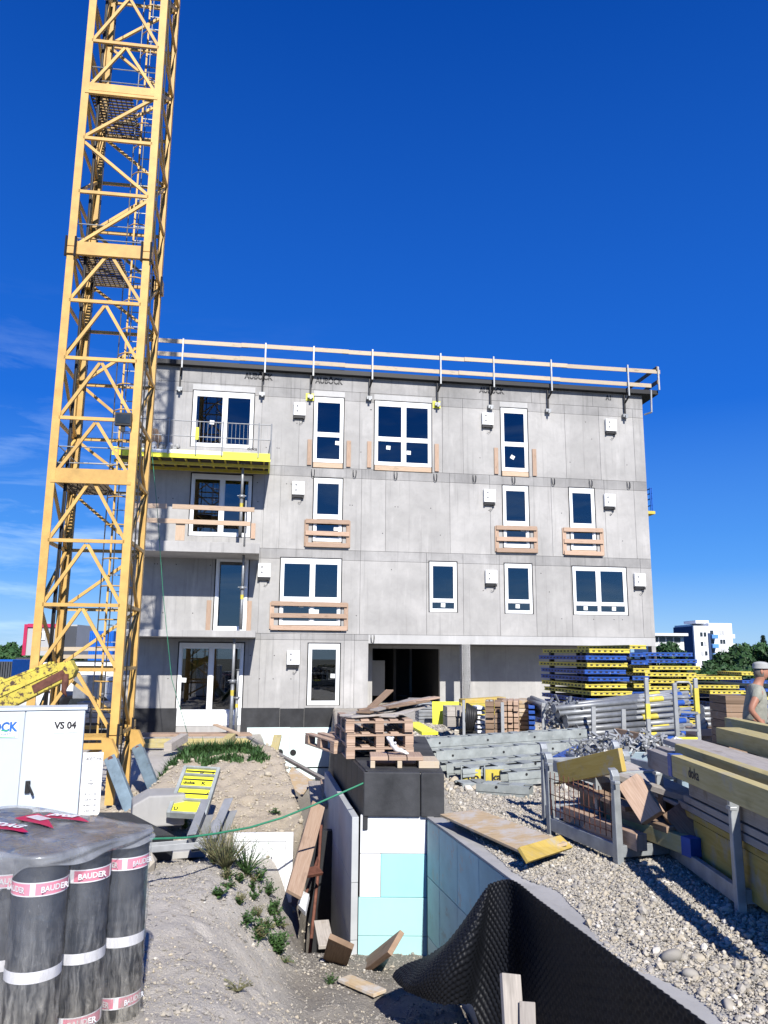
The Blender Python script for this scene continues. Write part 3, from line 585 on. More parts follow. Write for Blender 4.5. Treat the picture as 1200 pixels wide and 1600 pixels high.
# loggia at ground level: recessed wall with a dark passage and low white lit patches
LD = 1.75
pu0, pu1 = F2(582, 1013, -LD)[0], F2(687, 1013, -LD)[0]; pz1 = F2(640, 1013.5, -LD)[1]
su0, su1 = F2(703, 1060, -LD)[0], F2(722, 1060, -LD)[0]
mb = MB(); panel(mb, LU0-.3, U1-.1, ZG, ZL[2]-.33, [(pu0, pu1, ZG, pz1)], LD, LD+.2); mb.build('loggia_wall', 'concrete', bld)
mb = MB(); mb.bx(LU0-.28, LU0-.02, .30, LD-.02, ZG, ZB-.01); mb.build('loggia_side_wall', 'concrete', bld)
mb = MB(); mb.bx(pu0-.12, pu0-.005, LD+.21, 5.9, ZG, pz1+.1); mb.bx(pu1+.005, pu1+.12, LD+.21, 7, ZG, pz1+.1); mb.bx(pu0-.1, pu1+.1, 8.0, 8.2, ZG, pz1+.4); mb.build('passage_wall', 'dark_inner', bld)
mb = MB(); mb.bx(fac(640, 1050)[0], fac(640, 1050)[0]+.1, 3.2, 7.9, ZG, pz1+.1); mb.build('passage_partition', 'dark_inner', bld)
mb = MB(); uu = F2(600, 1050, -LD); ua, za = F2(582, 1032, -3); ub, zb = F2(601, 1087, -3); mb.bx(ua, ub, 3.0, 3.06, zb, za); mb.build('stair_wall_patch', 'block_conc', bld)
mb = MB(); mb.bx(LU0, U1, .28, LD-.02, ZG-.2, ZG+.01); mb.build('loggia_floor', 'block_conc', bld)
# bituminous base band and white foot insulation
zb1 = fac(450, 1106)[1]; zb0 = fac(450, 1141)[1]
ub = [U0, fac(276, 1120)[0], fac(376, 1120)[0], fac(437, 1120)[0], fac(475, 1120)[0], fac(522, 1120)[0], LU0-.01]
for i, (a, b) in enumerate(zip(ub, ub[1:])):
    if i == 1: continue
    mb = MB(); mb.bx(a+.004, b-.004, -.02-.006*(i % 2), -.002, zb0-.25, zb1-.02*(i % 2)); mb.build('bitumen_sheet', 'bitumen' if i < 5 else 'bitumen_grey', bld)
# windows
def bar(mb, u0, u1, z0, z1, y0, y1): mb.bx(u0, u1, y0, y1, z0, z1)
STK = {1: [(.93, .75, 0, 1)], 2: [(.45, .7, 0, 1), (.12, .5, 1, 1)], 3: [(.4, .5, 0, 1)], 5: [(.9, .5, 0, 1)], 6: [(.85, .8, 0, 1)], 9: [(.7, .8, 0, 1), (.1, .5, 1, 1)],
       10: [(.5, .6, 0, 1)], 11: [(.45, .6, 0, 1)], 12: [(.45, .6, 0, 1), (.55, .6, 1, 1)], 14: [(.88, .48, 0, 0)], 0: [(.62, .45, 0, 0)], 13: [(.08, .48, 0, 0)]}
for wi, (st, u0, u1, z0, z1, cols, rows, sill) in enumerate(wins):
    door = len(rows) == 1 and wi in (0, 4, 8, 13)
    mb = MB(); t = .085; y0, y1 = -.012, .075; e = .012
    a0, a1, b0, b1 = u0+e, u1-e, z0+e, z1-e; top = .15 if st != 2 or wi < 10 else .11
    bot = .10
    if wi == 13: bot = .46
    bar(mb, a0, a0+t, b0, b1, y0, y1); bar(mb, a1-t, a1, b0, b1, y0, y1); bar(mb, a0+t, a1-t, b1-top, b1, y0, y1); bar(mb, a0+t, a1-t, b0, b0+bot, y0, y1)
    gx0, gx1, gz0, gz1 = a0+t, a1-t, b0+bot, b1-top
    cw = sum(cols); rh = sum(rows); xs = [gx0]; 
    for c in cols: xs.append(xs[-1]+c/cw*(gx1-gx0))
    zs = [gz1]
    for r in rows: zs.append(zs[-1]-r/rh*(gz1-gz0))
    for x in xs[1:-1]: bar(mb, x-.055, x+.055, gz0, gz1, y0-.004, y1-.004)
    for z in zs[1:-1]:
        for p, q in zip(xs, xs[1:]): bar(mb, p+(.055 if p > gx0+.01 else 0), q-(.055 if q < gx1-.01 else 0), z-.048, z+.048, y0+.003, y1-.01)
    w = mb.build('balcony_door' if door else 'window', 'pvc', bld, bev=.006)
    for ci in range(len(cols)):
        for ri in range(len(rows)):
            p = xs[ci]+(.055 if ci else 0); q = xs[ci+1]-(.055 if ci < len(cols)-1 else 0); h1 = zs[ri]-(.048 if ri else 0); h0 = zs[ri+1]+(.048 if ri < len(rows)-1 else 0)
            mb = MB()
            f = .035 if h1-h0 > .6 else .010
            bar(mb, p, p+f, h0, h1, y0+.018, y1-.01); bar(mb, q-f, q, h0, h1, y0+.018, y1-.01); bar(mb, p+f, q-f, h1-f, h1, y0+.018, y1-.01); bar(mb, p+f, q-f, h0, h0+f, y0+.018, y1-.01)
            mb.build('sash', 'pvc', w); mb = MB(); bar(mb, p+f, q-f, h0+f, h1-f, .030, .046); mb.build('pane', 'glass', w)
            for (sx, sz, sc, sr) in STK.get(wi, []):
                if (sc, sr) == (ci, ri):
                    mb = MB(); x = p+f+(q-p-2*f)*sx; z = h0+f+(h1-h0-2*f)*sz; sw = .075
                    R = Matrix.Rotation(.5 if wi == 3 else .05, 3, 'Y'); mb.box((min(max(x, p+f+sw), q-f-sw), .027, min(max(z, h0+f+sw), h1-f-sw)), .15, .002, .14, R); mb.build('sticker', 'paper', w)
    if sill: mb = MB(); bar(mb, u0+.02, u1-.02, z0-sill+.015, z0-.004, -.03, .06); mb.build('sill_board', 'timber', w)
    mb = MB(); s = .022; bot = z0-sill
    bar(mb, u0-s, u0+e, bot, z1+s, -.016, .05); bar(mb, u1-e, u1+s, bot, z1+s, -.016, .05); bar(mb, u0+e, u1-e, z1-e, z1+s, -.016, .05); mb.build('seal', 'seal', w)
# formwork tie holes
mb = MB()
for st in (4, 3, 2, 1):
    z0, z1 = ZR[st]
    for i in range(26):
        u = U0+1.0+random.random()*(U1-U0-1.3); z = z0+(z1-z0)*random.choice((.22, .55, .78)); 
        if any(o[0]-.1 < u < o[1]+.1 and o[2]-.1 < z < o[3]+.1 for o in allops): continue
        mb.tube((u, -.002, z), (u, .004, z), .018, n=7)
mb.build('tie_hole', 'seal', bld, kind='stuff')
# sprayed stencil lettering on the parapet
for (px, py, s, sz) in [(404, 589, 'AUBÖCK', .31), (514, 596, 'AUBÖCK', .31), (768, 611, 'AUBÖCK', .30), (951, 622, 'A1', .27)]:
    u, z = fac(px, py); text('stencil_lettering', s, sz, 'ink', bld, (u, -.009, z), stencil=True, bold=.014, sx=.74)
# roof: slab edge, black upstand
mb = MB(); mb.bx(U0-.1, U1+.55, -.22, DP+.3, ZT+.002, ZT+.16); mb.build('roof_edge', 'black', bld)
# balconies (cast to the facade)
def balcony(pxl, pxr, z, th, dep, name='balcony_slab'):
    mb = MB(); mb.bx(pxl, pxr, -dep, -.003, z-th, z); return mb.build(name, 'concrete', bld, bev=.01)
BD = 1.7
b3r, b3z = F2(405.5, 849, BD); b3b = F2(405, 865, BD)[1]; balcony(F2(190,850,BD)[0], b3r, b3z, b3z-b3b+.0, BD)
b2r, b2z = F2(399.5, 985.5, BD*.95); b2b = F2(399, 996, BD*.95)[1]; balcony(F2(186,990,BD)[0], b2r, b2z, b2z-b2b, BD*.95)
# the crowning concrete balcony behind the yellow deck formwork
b4r, b4z = F2(423, 703, BD); 

# ---- things hung on the facade
def fthing(name, label, cat, u, z, off=0, group=None): p = FW(u, z, off); return thing(name, label, cat, p, YAW, group)
VB = [(468, 641, 'white box with two dots on the top storey wall, right of the yellow balcony'), (761, 656, 'white box on the top storey, left of the tall right window'), (953, 666, 'white box on the top storey nearest the right building corner'),
      (466, 764, 'white box on the third storey, left of the boarded window beside the balcony'), (764, 776, 'white box on the third storey, left of the middle boarded window'), (951, 783, 'white box on the third storey nearest the right building corner'),
      (413, 892, 'white box on the second storey, left of the wide guarded window'), (766.5, 902, 'white box on the second storey between the two narrow windows'), (998, 907, 'white box on the second storey right of the wide right window'),
      (458, 1028, 'white box on the ground floor wall above the black base coat')]
vb = None
for px, py, lab in VB:
    u, z = fac(px, py)
    if vb is None:
        vb = fthing('wall_box', lab, 'box', u, z, .002, 'white boxes on the facade')
        mb = MB(); mb.bx(-.21, .21, -.13, 0, -.22, .24); mb.build('housing', 'xps_white', vb, bev=.012)
        mb = MB(); mb.bx(-.18, .17, -.10, 0, -.31, -.225); mb.bx(-.21, -.15, -.12, 0, -.33, -.26); mb.bx(.12, .19, -.12, 0, -.33, -.25); mb.build('socket_strip', 'black', vb)
        for zz in (.12, -.06): mb = MB(); mb.tube((-.08, -.145, zz), (-.08, -.128, zz), .032, n=8); mb.build('dot', 'ink_grey', vb)
        mb = MB(); mb.path([(.1, -.05, -.31), (.12, -.06, -.42), (.06, -.05, -.50), (.0, -.05, -.47)], .009, 5); mb.build('cable', 'cable', vb); vt = treeof(vb)
    else: dup(vb, FW(u, z, .002), label=lab, tree=vt)
# lifting loops on the third floor joint
lp = None
for i, (px, py) in enumerate([(489, 738), (554, 739), (618, 742), (680, 745), (741, 747), (802, 749), (864, 751.5), (922.5, 754), (981.5, 757), (582, 997)]):
    u, z = fac(px, py)
    lab = f'{ORD[i]} black steel loop from the left along the joint under the top storey' if i < 9 else 'black steel loop above the dark ground floor opening'
    mb = MB(); mb.path([(-.05, .0, .10), (-.055, -.05, .02), (-.04, -.06, -.14), (.0, -.06, -.17), (.04, -.06, -.14), (.055, -.05, .02), (.05, 0, .10)], .013, 5)
    if lp is None: lp = mb.build('lifting_loop', 'cable'); o = lp
    else: o = lp.copy(); C.objects.link(o)
    o.location = FW(u, z, 0.0); o.rotation_euler = (0, 0, YAW); tag(o, lab, 'steel loop', 'lifting loops on the facade')
# wooden fall guards in front of windows
def guard(tl, br, lab, rails, m):
    u0, z1 = fac(tl[0], tl[1], .1); u1, z0 = fac(br[0], br[1], .1); w = u1-u0; h = z1-z0
    t = fthing('window_guard', lab, 'guard rail', (u0+u1)/2, z0, .0, 'timber guards in front of windows')
    for s in (-1, 1):
        mb = MB(); mb.bx(s*(w/2-.03)-.07, s*(w/2-.03)+.07, -.055, -.004, .02, h-.01); mb.build('upright', m, t, bev=.005)
    for k in range(rails):
        zc = h*(k/(rails-1))*.86+.07; mb = MB(); mb.beam((-w/2, -.085+.004*k, zc+.02*(random.random()-.5)), (w/2, -.085, zc+.02*(random.random()-.5)), .05, .15); mb.build('rail', m, t, bev=.005)
guard((478, 811), (545.5, 856), 'reddish timber guard with three rails at the narrow window left of centre', 3, 'timber_red')
guard((775.5, 821), (840, 864), 'reddish timber guard with three rails at the middle third storey window', 3, 'timber_red')
guard((881, 824), (944, 868), 'reddish timber guard with three rails at the right third storey window', 3, 'timber_red')
guard((424, 940), (542, 985), 'wide greyish timber guard across the second storey double window', 3, 'timber_red')
for (px, p0, p1, lab) in [(484, 687, 727, 'left of the narrow top storey window'), (545, 689, 730, 'right of the narrow top storey window'), (577, 690, 731, 'left of the wide top storey window'), (682, 694, 737, 'right of the wide top storey window'),
                          (774.5, 700, 741, 'left of the right top storey window'), (834, 702, 744, 'right of the right top storey window'), (327, 938, 985, 'left of the single second storey balcony door'), (390, 939, 986, 'right of the single second storey balcony door'),
                          (284, 815, 840, 'left of the third storey balcony door'), (396, 818, 842, 'right of the third storey balcony door')]:
    u, z1 = fac(px, p0); _, z0 = fac(px, p1); mb = MB(); mb.bx(-.075, .075, -.05, -.003, 0, z1-z0)
    o = mb.build('timber_lath', 'timber_red', None, bev=.005); o.location = FW(u, z0, .002); o.rotation_euler = (0, 0, YAW); tag(o, 'short upright board '+lab, 'board', 'upright boards beside the windows')

# ---- roof edge guard: posts with brackets, two runs of planks
RO = .32
rail_t = fthing('roof_guardrail', 'two plank timber guardrail on steel posts along the roof edge', 'guard rail', (U0+U1)/2, ZT, RO)
uc = (U0+U1)/2
for (l, r) in (((236, 530), (1027.5, 580.5)), ((236, 550.5), (1014, 602))):
    a = fac(*l, RO); b = fac(*r, RO); cut = [0, .17, .36, .60, .80, 1]; base = FW(uc, ZT, RO)
    for i in range(5):
        t0, t1 = cut[i]-.006, cut[i+1]+.006; mb = MB(); o = .0 if i % 2 else .035
        mb.beam((a[0]+(b[0]-a[0])*t0-uc, o, a[1]+(b[1]-a[1])*t0-ZT), (a[0]+(b[0]-a[0])*t1-uc, o, a[1]+(b[1]-a[1])*t1-ZT), .03, .15); mb.build('plank', 'timber_pale', rail_t)
for px, y0, y1, c in [(287, 533, 606, 0), (415.5, 540, 614, 0), (490.5, 545, 618, 1), (582, 550, 620, 0), (688, 556, 630, 1), (770.5, 561, 634, 0), (860, 566, 640, 0), (979.5, 574, 648, 0)]:
    u, z = fac(px, y0-3, RO); _, zb = fac(px, y0+44, RO); u2, zc = fac(px-1.5, y1, .12); u2 = u-.06
    mb = MB(); mb.beam((u-uc, -.05, z-ZT), (u-uc, -.05, ZT-.18-ZT), .05, .05); mb.build('post', 'galv_pale', rail_t)
    mb = MB(); mb.beam((u-uc, -.05, -.18), (u2-uc, RO-.1, -.40), .05, .05); mb.beam((u2-uc, RO-.10, -.05), (u2-uc, RO-.10, zc-ZT), .055, .055); br = mb.build('bracket', 'black', rail_t)
    mb = MB(); mb.bx(u2-uc-.10, u2-uc+.09, RO-.16, RO-.01, zc-ZT-.10, zc-ZT+.02); mb.bx(u2-uc-.035, u2-uc+.035, RO-.22, RO-.16, zc-ZT-.16, zc-ZT-.04); mb.build('clamp', 'galv', br)
    if c: mb = MB(); mb.bx(u2-uc-.16, u2-uc+.12, RO-.03, RO-.004, zc-ZT-.16, zc-ZT+.10); mb.build('clamp_plate', 'fy_bright', br)
a = fac(1026, 577, RO)
mb = MB(); mb.beam((a[0]-uc+.05, 0, .14), (a[0]-uc+.05, 0, a[1]-ZT+.1), .06, .06); mb.build('post', 'galv_pale', rail_t)
for zz in (.08, .62):
    mb = MB(); mb.beam((a[0]-uc, -.02, a[1]-ZT-zz+.12), (a[0]-uc+.02, DP, a[1]-ZT-zz+.12), .03, .15); mb.build('plank', 'timber_old', rail_t)
for d in (2.5, 6):
    mb = MB(); mb.beam((a[0]-uc+.05, d, -.9), (a[0]-uc+.05, d, a[1]-ZT+.1), .05, .05); mb.build('post', 'galv_pale', rail_t)
mb = MB(); u, z = fac(1011, 640); mb.beam((u-uc, -.05, .1), (u-uc, .0, -.75), .05, .05); mb.beam((u-uc-.12, RO, -.75), (u-uc, 0, -.75), .05, .05); mb.build('post', 'galv_pale', rail_t)

# small work platform fixed to the right flank
u, z = U1, fac(1018, 800)[1]
wp = fthing('side_platform', 'small blue and yellow guard platform fixed to the right flank of the building', 'work platform', u+.05, z, -.6)
mb = MB(); mb.bx(0, .28, -.5, 1.6, -.05, .06); mb.build('deck', 'fy', wp)
mb = MB()
for x in (.2, .26):
    for y in (-.45, .1, .7): mb.beam((x-.05, y, .06), (x-.05, y, .95), .035, .035)
for zz in (.3, .55, .75, .93): mb.beam((.2, -.48, zz), (.2, 1.4, zz), .03, .03)
mb.build('railing', 'cont_blue', wp)

# ================================================================== BALCONY THINGS
# top balcony: yellow deck formwork on props, with mesh railing and bundled sacks
dl = F2(176, 690, BD)[0]; dr = b4r; zt4 = F2(423, 712, BD)[1]; zb4 = zt4-.20
dk = fthing('deck_formwork', 'yellow deck formwork table under the top left balcony', 'formwork', (dl+dr)/2, zb4)
uc4 = (dl+dr)/2
mb = MB(); mb.bx(dl-uc4, dr-uc4, -BD, -BD+.05, .0, .26); mb.build('edge_board', 'fy_bright', dk)
mb = MB(); mb.bx(dr-uc4-.05, dr-uc4, -BD+.05, -.02, .0, .26); mb.build('edge_board', 'fy_bright', dk)
mb = MB(); mb.bx(dl-uc4+.01, dr-uc4-.06, -BD+.06, -.02, .10, .14); mb.build('deck_sheet', 'fplate', dk)
n = 12
for i in range(n):
    x = dl-uc4+.15+(dr-dl-.35)*i/(n-1); mb = MB(); mb.bx(x-.02, x+.02, -BD+.06, -.03, .0, .095); mb.build('joist', 'fy', dk)
for y in (-BD+.45, -.45):
    mb = MB(); mb.bx(dl-uc4, dr-uc4-.06, y-.03, y+.03, -.12, -.022); mb.build('bearer', 'fy', dk)
mb = MB(); mb.bx(dl-uc4+.9, dr-uc4-1.5, -BD-.012, -BD-.002, .14, .25); mb.build('white_label', 'ink_white', dk)
for px in (394, 246): u, z = F2(px, 701.5, BD); text('lettering', 'doka', .16, 'ink', dk, (u-uc4, -BD-.006, z-zb4), bold=.004)
mb = MB(); mb.bx(dl, dr-.05, -BD+.06, -.003, zb4+.142, zb4+.235); mb.build('balcony_slab', 'concrete', bld)
RZ = zt4+.05
rl = fthing('mesh_railing', 'thin grey mesh railing around the top balcony', 'railing', uc4, RZ)
for i, px in enumerate((228, 264, 307, 348, 404.5, 424)):
    u = F2(px, 680, BD)[0]; mb = MB(); mb.tube((u-uc4, -BD-.03, -.15), (u-uc4, -BD-.03, 1.0), .022, n=6); mb.build('post', 'galv_pale', rl)
mb = MB(); x0, x1 = dl-uc4, dr-uc4
for zz in (.45, .95): mb.tube((x0, -BD-.03, zz), (x1, -BD-.03, zz), .016, n=5); mb.tube((x1, -BD-.03, zz), (x1, -.05, zz), .016, n=5)
mb.build('rail', 'galv_pale', rl)
mb = MB()
for i in range(40): x = x0+(x1-x0)*i/39; mb.tube((x, -BD-.03, .06), (x, -BD-.03, .95), .005, n=4, cap=False)
for i in range(8): y = -BD+(BD-.1)*i/7; mb.tube((x1, y, .06), (x1, y, .95), .005, n=4, cap=False)
mb.build('wire_mesh', 'galv', rl, kind='stuff')
mb = MB(); u = F2(308, 680, BD)[0]-uc4; mb.bx(u-.05, u+.05, -BD-.06, -BD-.052, .35, .75); mb.build('yellow_tape', 'fy_bright', rl)
for i, (px, w) in enumerate([(238, .22), (246, .2), (254, .2), (262, .19), (269, .17)]):
    u = F2(px, 675, .9)[0]; mb = MB(); mb.ball((0, 0, .2), .2, w/.4, .8, 1.1); mb.ball((.02, -.05, .38), .12, .8, .7, .7)
    o = mb.build('cement_sack', ['cap_cloth', 'cloth'][i % 2]); o.location = FW(u, zt4+.03, .9); o.rotation_euler = (0, .25*(i-2), YAW); tag(o, f'{ORD[i]} dusty sack from the left on the top balcony', 'sack', 'sacks on the top balcony')
u = F2(244, 645, .6)[0]; mb = MB(); mb.path([(0, 0, 0), (.02, 0, .4), (0, 0, .75), (-.02, 0, 1.0)], [.2, .24, .2, .08], 8); o = mb.build('wrapped_bundle', 'timber_old'); o.location = FW(u, zt4+.03, .5); o.rotation_euler = (0, 0, YAW); tag(o, 'brown wrapped bundle standing behind the sacks on the top balcony', 'bundle')
u = F2(264, 650, .2)[0]; mb = MB(); mb.beam((0, 0, 0), (0, .12, 1.55), .12, .04); o = mb.build('plank', 'timber_grey'); o.location = FW(u, zt4+.03, .2); o.rotation_euler = (0, 0, YAW); tag(o, 'grey plank leaning on the wall beside the top balcony door', 'plank')
# third storey balcony guard: two runs of planks
gd = fthing('balcony_guard', 'pale timber guard with two broken rails on the third storey balcony', 'guard rail', (U0+b3r)/2, b3z, BD)
g0 = (U0+b3r)/2
for (pa, pb) in (((205, 790.5), (261, 791)), ((269.5, 791.5), (397.5, 797)), ((205, 812), (391, 819))):
    a = F2(*pa, BD); b = F2(*pb, BD); mb = MB(); mb.beam((a[0]-g0, -.04, a[1]-b3z), (b[0]-g0, -.04, b[1]-b3z), .04, .145); mb.build('rail', 'timber', gd, bev=.005)
u = F2(383, 820, BD)[0]-g0; mb = MB(); mb.tube((u, -.0, -.1), (u, -.0, 1.35), .03, n=7); mb.build('post', 'galv_pale', gd)
u = F2(282, 820, BD)[0]-g0; mb = MB(); mb.bx(u-.14, u+.14, 0, .03, .02, .62); mb.build('upright', 'timber', gd)
# steel props under the balconies
def prop(px, py0, py1, off, r, lab, ztop=None):
    u, z0 = fac(px, py0, off); z1 = fac(px, py1, off)[1]; t = fthing('steel_prop', lab, 'steel prop', u, z0, off, 'props under the balconies'); h = z1-z0
    mb = MB(); mb.tube((0, 0, .01), (0, 0, h*.55), r, n=10); mb.build('outer_tube', 'galv', t)
    mb = MB(); mb.tube((0, 0, h*.55), (0, 0, h-.01), r*.78, n=10); mb.build('inner_tube', 'galv_pale', t)
    mb = MB(); mb.tube((0, 0, h*.53), (0, 0, h*.57), r*1.7, n=8); mb.beam((-.14, 0, h*.56), (.14, 0, h*.56), .02, .02); mb.build('collar', 'galv', t)
    mb = MB(); mb.bx(-.07, .07, -.07, .07, 0, .012); mb.bx(-.07, .07, -.07, .07, h-.012, h); mb.build('end_plate', 'galv', t)
    mb = MB(); mb.tube((0, 0, h*.40), (0, 0, h*.46), r*1.04, n=10, cap=False); mb.build('yellow_sticker', 'fy', t); return t
prop(375, 840, 724, 1.2, .055, 'grey steel prop between the third storey balcony and the yellow deck')
prop(376, 984, 866, 1.2, .05, 'grey steel prop on the second storey balcony')
prop(360, 1148, 998, 1.3, .055, 'tall grey steel prop in front of the ground floor glazed door')
prop(368, 1146, 1046, .9, .045, 'short grey steel prop beside the tall one at the ground floor door')
# scaffold boards in front of the ground floor door
def board(name, p0, p1, w, h, mat, lab, cat='board', group=None, up=(0, 0, 1), bev=.004, roll=0):
    mb = MB(); mb.beam(p0, p1, w, h, up, roll); return single(name, mb, mat, lab, cat, group, bev=bev)
a = ond(196, 1148, 21.6); b = ond(392, 1147, 22.6)
board('scaffold_board', a, b, .5, .07, 'timber_red', 'long dusty scaffold board lying below the ground floor door')
for i, (pa, pb, m) in enumerate([((205, 1158), (392, 1157), 'beam_yellow'), ((205, 1165), (380, 1163), 'beam_yellow'), ((270, 1169), (345, 1168), 'timber')]):
    board('timber_beam', ond(*pa, 21.2-.3*i), ond(*pb, 22-.3*i), .1, .12, m, ['upper yellow beam under the long scaffold board', 'lower yellow beam under the long scaffold board', 'short brown beam lowest under the scaffold board'][i], 'beam')
board('timber_beam', ond(262, 1168, 19.5), ond(288, 1152, 20.6), .2, .2, 'timber_grey', 'short grey beam end resting on the mound under the scaffold board', 'beam')
board('timber_beam', ond(345, 1168, 19.5), ond(362, 1152, 20.6), .2, .2, 'beam_yellow', 'short yellow beam end resting on the mound under the scaffold board', 'beam')
board('plank', ond(336, 1132, 22.6), ond(372, 1146, 22.0), .15, .04, 'timber', 'short plank leaning across the scaffold board at the ground floor door', 'plank')
ub0 = fac(205, 1120)[0]

# white foundation insulation with two pipe holes below the base band
fi = fthing('foundation_insulation', 'large white insulation sheets with two round black pipe holes under the facade', 'insulation', fac(450, 1150)[0], -2.0)
uf = fac(450, 1150)[0]
def ins(pa, pb, nm, off=.12):
    u0, z1 = fac(*pa, off); u1, z0 = fac(*pb, off); mb = MB(); mb.bx(u0-uf+.004, u1-uf-.004, -off, -off+.1, z0+2, z1+2-.004); return mb.build(nm, 'xps_mint', fi, bev=.004)
ins((386, 1137), (452, 1198), 'insulation_sheet'); ins((452, 1137), (517, 1198), 'insulation_sheet'); ins((386, 1201), (452, 1240), 'insulation_sheet', .09); ins((452, 1201), (517, 1240), 'insulation_sheet', .09)
for px, py in ((437.5, 1175.5), (458, 1176)):
    u, z = fac(px, py, .125); mb = MB(); mb.tube((u-uf, -.128, z+2), (u-uf, -.10, z+2), .10, n=16); mb.build('pipe_hole', 'seal', fi)

# ================================================================== TOWER CRANE
dL, dR = ray(50, 1000), ray(194, 1000); bl, br_ = dL.x/dL.y, dR.x/dR.y; CW = 1.36; CY = rad(8.0)
dF = CW*(math.cos(CY)-br_*math.sin(CY))/(br_-bl)
O = Vector((bl*dF, dF, 0)); ex = Vector((math.cos(CY), math.sin(CY), 0)); ey = Vector((-math.sin(CY), math.cos(CY), 0))
def lev(px, py): d = ray(px, py); return CAM.z + d.z*dF/d.y
LEV = [lev(x, y) for x, y in ((38, 1150), (45, 1046), (55, 944), (65, 843), (75, 741), (82, 651), (90, 557), (98, 467), (106, 385), (113.5, 297), (121, 213), (128, 134), (134.5, 61))]
LEV += [LEV[-1]+(i+1)*1.02 for i in range(14)]; CB = -.62
cr = thing('tower_crane', 'yellow lattice tower crane mast with ladder and platforms at left', 'crane', (O.x, O.y, CB), CY)
cz = lambda z: z-CB
LG = .125; h2 = LG/2
CX = (h2, CW-h2); CYY = (h2, CW-h2)
top = LEV[-1]+.5
leg_names = {}
for i, x in enumerate(CX):
    for j, y in enumerate(CYY):
        z0 = CB+.02; mb = MB(); q = LG
        sx = 1 if i == 0 else -1; sy = 1 if j == 0 else -1
        # angle-section leg: two plates
        mb.bx(x-h2, x+h2, y-sy*h2, y-sy*(h2-.028), cz(z0), cz(top)); mb.bx(x-sx*h2, x-sx*(h2-.028), min(y-sy*(h2-.03), y+sy*h2), max(y-sy*(h2-.03), y+sy*h2), cz(z0), cz(top))
        lg = mb.build('mast_leg', 'crane', cr)
        for k in (0, 8):
            z = cz(LEV[k]); mb = MB()
            mb.bx(x-h2-.035, x+h2+.035, y-h2-.035, y+h2+.035, z-.13, z-.008); mb.bx(x-h2-.03, x+h2+.03, y-h2-.03, y+h2+.03, z+.008, z+.12); mb.build('joint_block', 'crane', lg)
            mb = MB()
            for a in (-1, 1): mb.tube((x+a*.075, y-h2-.045, z-.19), (x+a*.075, y-h2-.045, z+.17), .022, n=6)
            mb.build('joint_bolt', 'black', lg)
bw = .055
faces = {'front': lambda t, z, o=0: (CX[0]+t*(CX[1]-CX[0]), .02+o, z), 'back': lambda t, z, o=0: (CX[0]+t*(CX[1]-CX[0]), CW-.02-o, z),
         'left': lambda t, z, o=0: (.02+o, CYY[0]+t*(CYY[1]-CYY[0]), z), 'right': lambda t, z, o=0: (CW-.02-o, CYY[0]+t*(CYY[1]-CYY[0]), z)}
fpat = {0: 'V', 1: 'V', 2: 'V', 3: 'V', 4: 'V', 5: 'V', 6: 'V', 7: 'V', 8: '/', 9: '\\', 10: '/', 11: 'V', 12: 'V', 13: 'V', 14: 'V', 15: 'V'}
bpat = ['\\', '/', '/', '\\', '\\', '\\', '/', '\\', '\\', '/', '\\', '/', '\\', '/', '\\', '/']
for fn, P in faces.items():
    up = (0, 1, 0) if fn in ('front', 'back') else (1, 0, 0)
    for k, z in enumerate(LEV):
        w = bw if k % 1 == 0 else .05
        if fn == 'front' and k in (4, 8, 11):
            mb = MB(); mb.beam(P(.04, cz(z)+.02), P(.96, cz(z)+.02), .03, .19 if k != 11 else .15, (0, 0, 1)); mb.beam(P(.0, cz(z)-.10), P(1, cz(z)-.10), .06, .05, (0, 0, 1)); mb.build('cross_beam', 'crane', cr)
        else:
            zz = cz(z) + (0 if fn in ('front',) else .01*(k % 2)); mb = MB(); mb.beam(P(.03, zz), P(.97, zz), .04, bw, (0, 0, 1)); mb.build('cross_beam', 'crane', cr)
    for k in range(len(LEV)-1):
        z0, z1 = cz(LEV[k])+.04, cz(LEV[k+1])-.05; o = .035
        pat = fpat.get(k, 'V' if k % 4 else '/') if fn == 'front' else (bpat[k % 16] if fn != 'left' else bpat[-1-k % 16])
        if fn == 'right': pat = '/' if k % 2 else '\\'
        segs = [((.04, z0), (.49, z1)), ((.96, z0), (.51, z1))] if pat == 'V' else [((.03, z0), (.97, z1))] if pat == '/' else [((.97, z0), (.03, z1))]
        for a, b in segs:
            mb = MB(); mb.beam(P(*a, o), P(*b, o), .05, .045, up); mb.build('brace', 'crane', cr)
for k in (4, 8, 11):                                                        # grating platforms with toe rails
    z = cz(LEV[k])-.05; pf = MB()
    n = 16
    for i in range(n): y = .1+(CW-.2)*i/(n-1); pf.beam((.12, y, z), (CW*.62, y, z), .03, .02)
    for i in range(9): x = .12+(CW*.5)*i/8; pf.beam((x, .1, z), (x, CW-.1, z), .012, .03)
    pf.build('platform', 'crane_dark', cr, kind='stuff')
    mb = MB()
    for zz in (.28, .55): 
        for (p, q) in (((.1, .12), (CW-.1, .12)), ((.12, .12), (.12, CW-.12)), ((.1, CW-.14), (CW-.1, CW-.14))): mb.tube((*p, z+zz), (*q, z+zz), .010, n=5)
    mb.build('platform_rail', 'galv_pale', cr)
lx, ly = CW*.74, CW*.70                                                     # ladder with safety hoops
mb = MB()
for s in (-.14, .14): mb.beam((lx+s, ly, .1), (lx+s, ly, cz(top)), .03, .03)
ld = mb.build('ladder', 'crane', cr); mb = MB(); z = .2
while z < cz(top): mb.tube((lx-.14, ly, z), (lx+.14, ly, z), .010, n=4); z += .28
mb.build('ladder_rung', 'galv_pale', ld, kind='stuff')
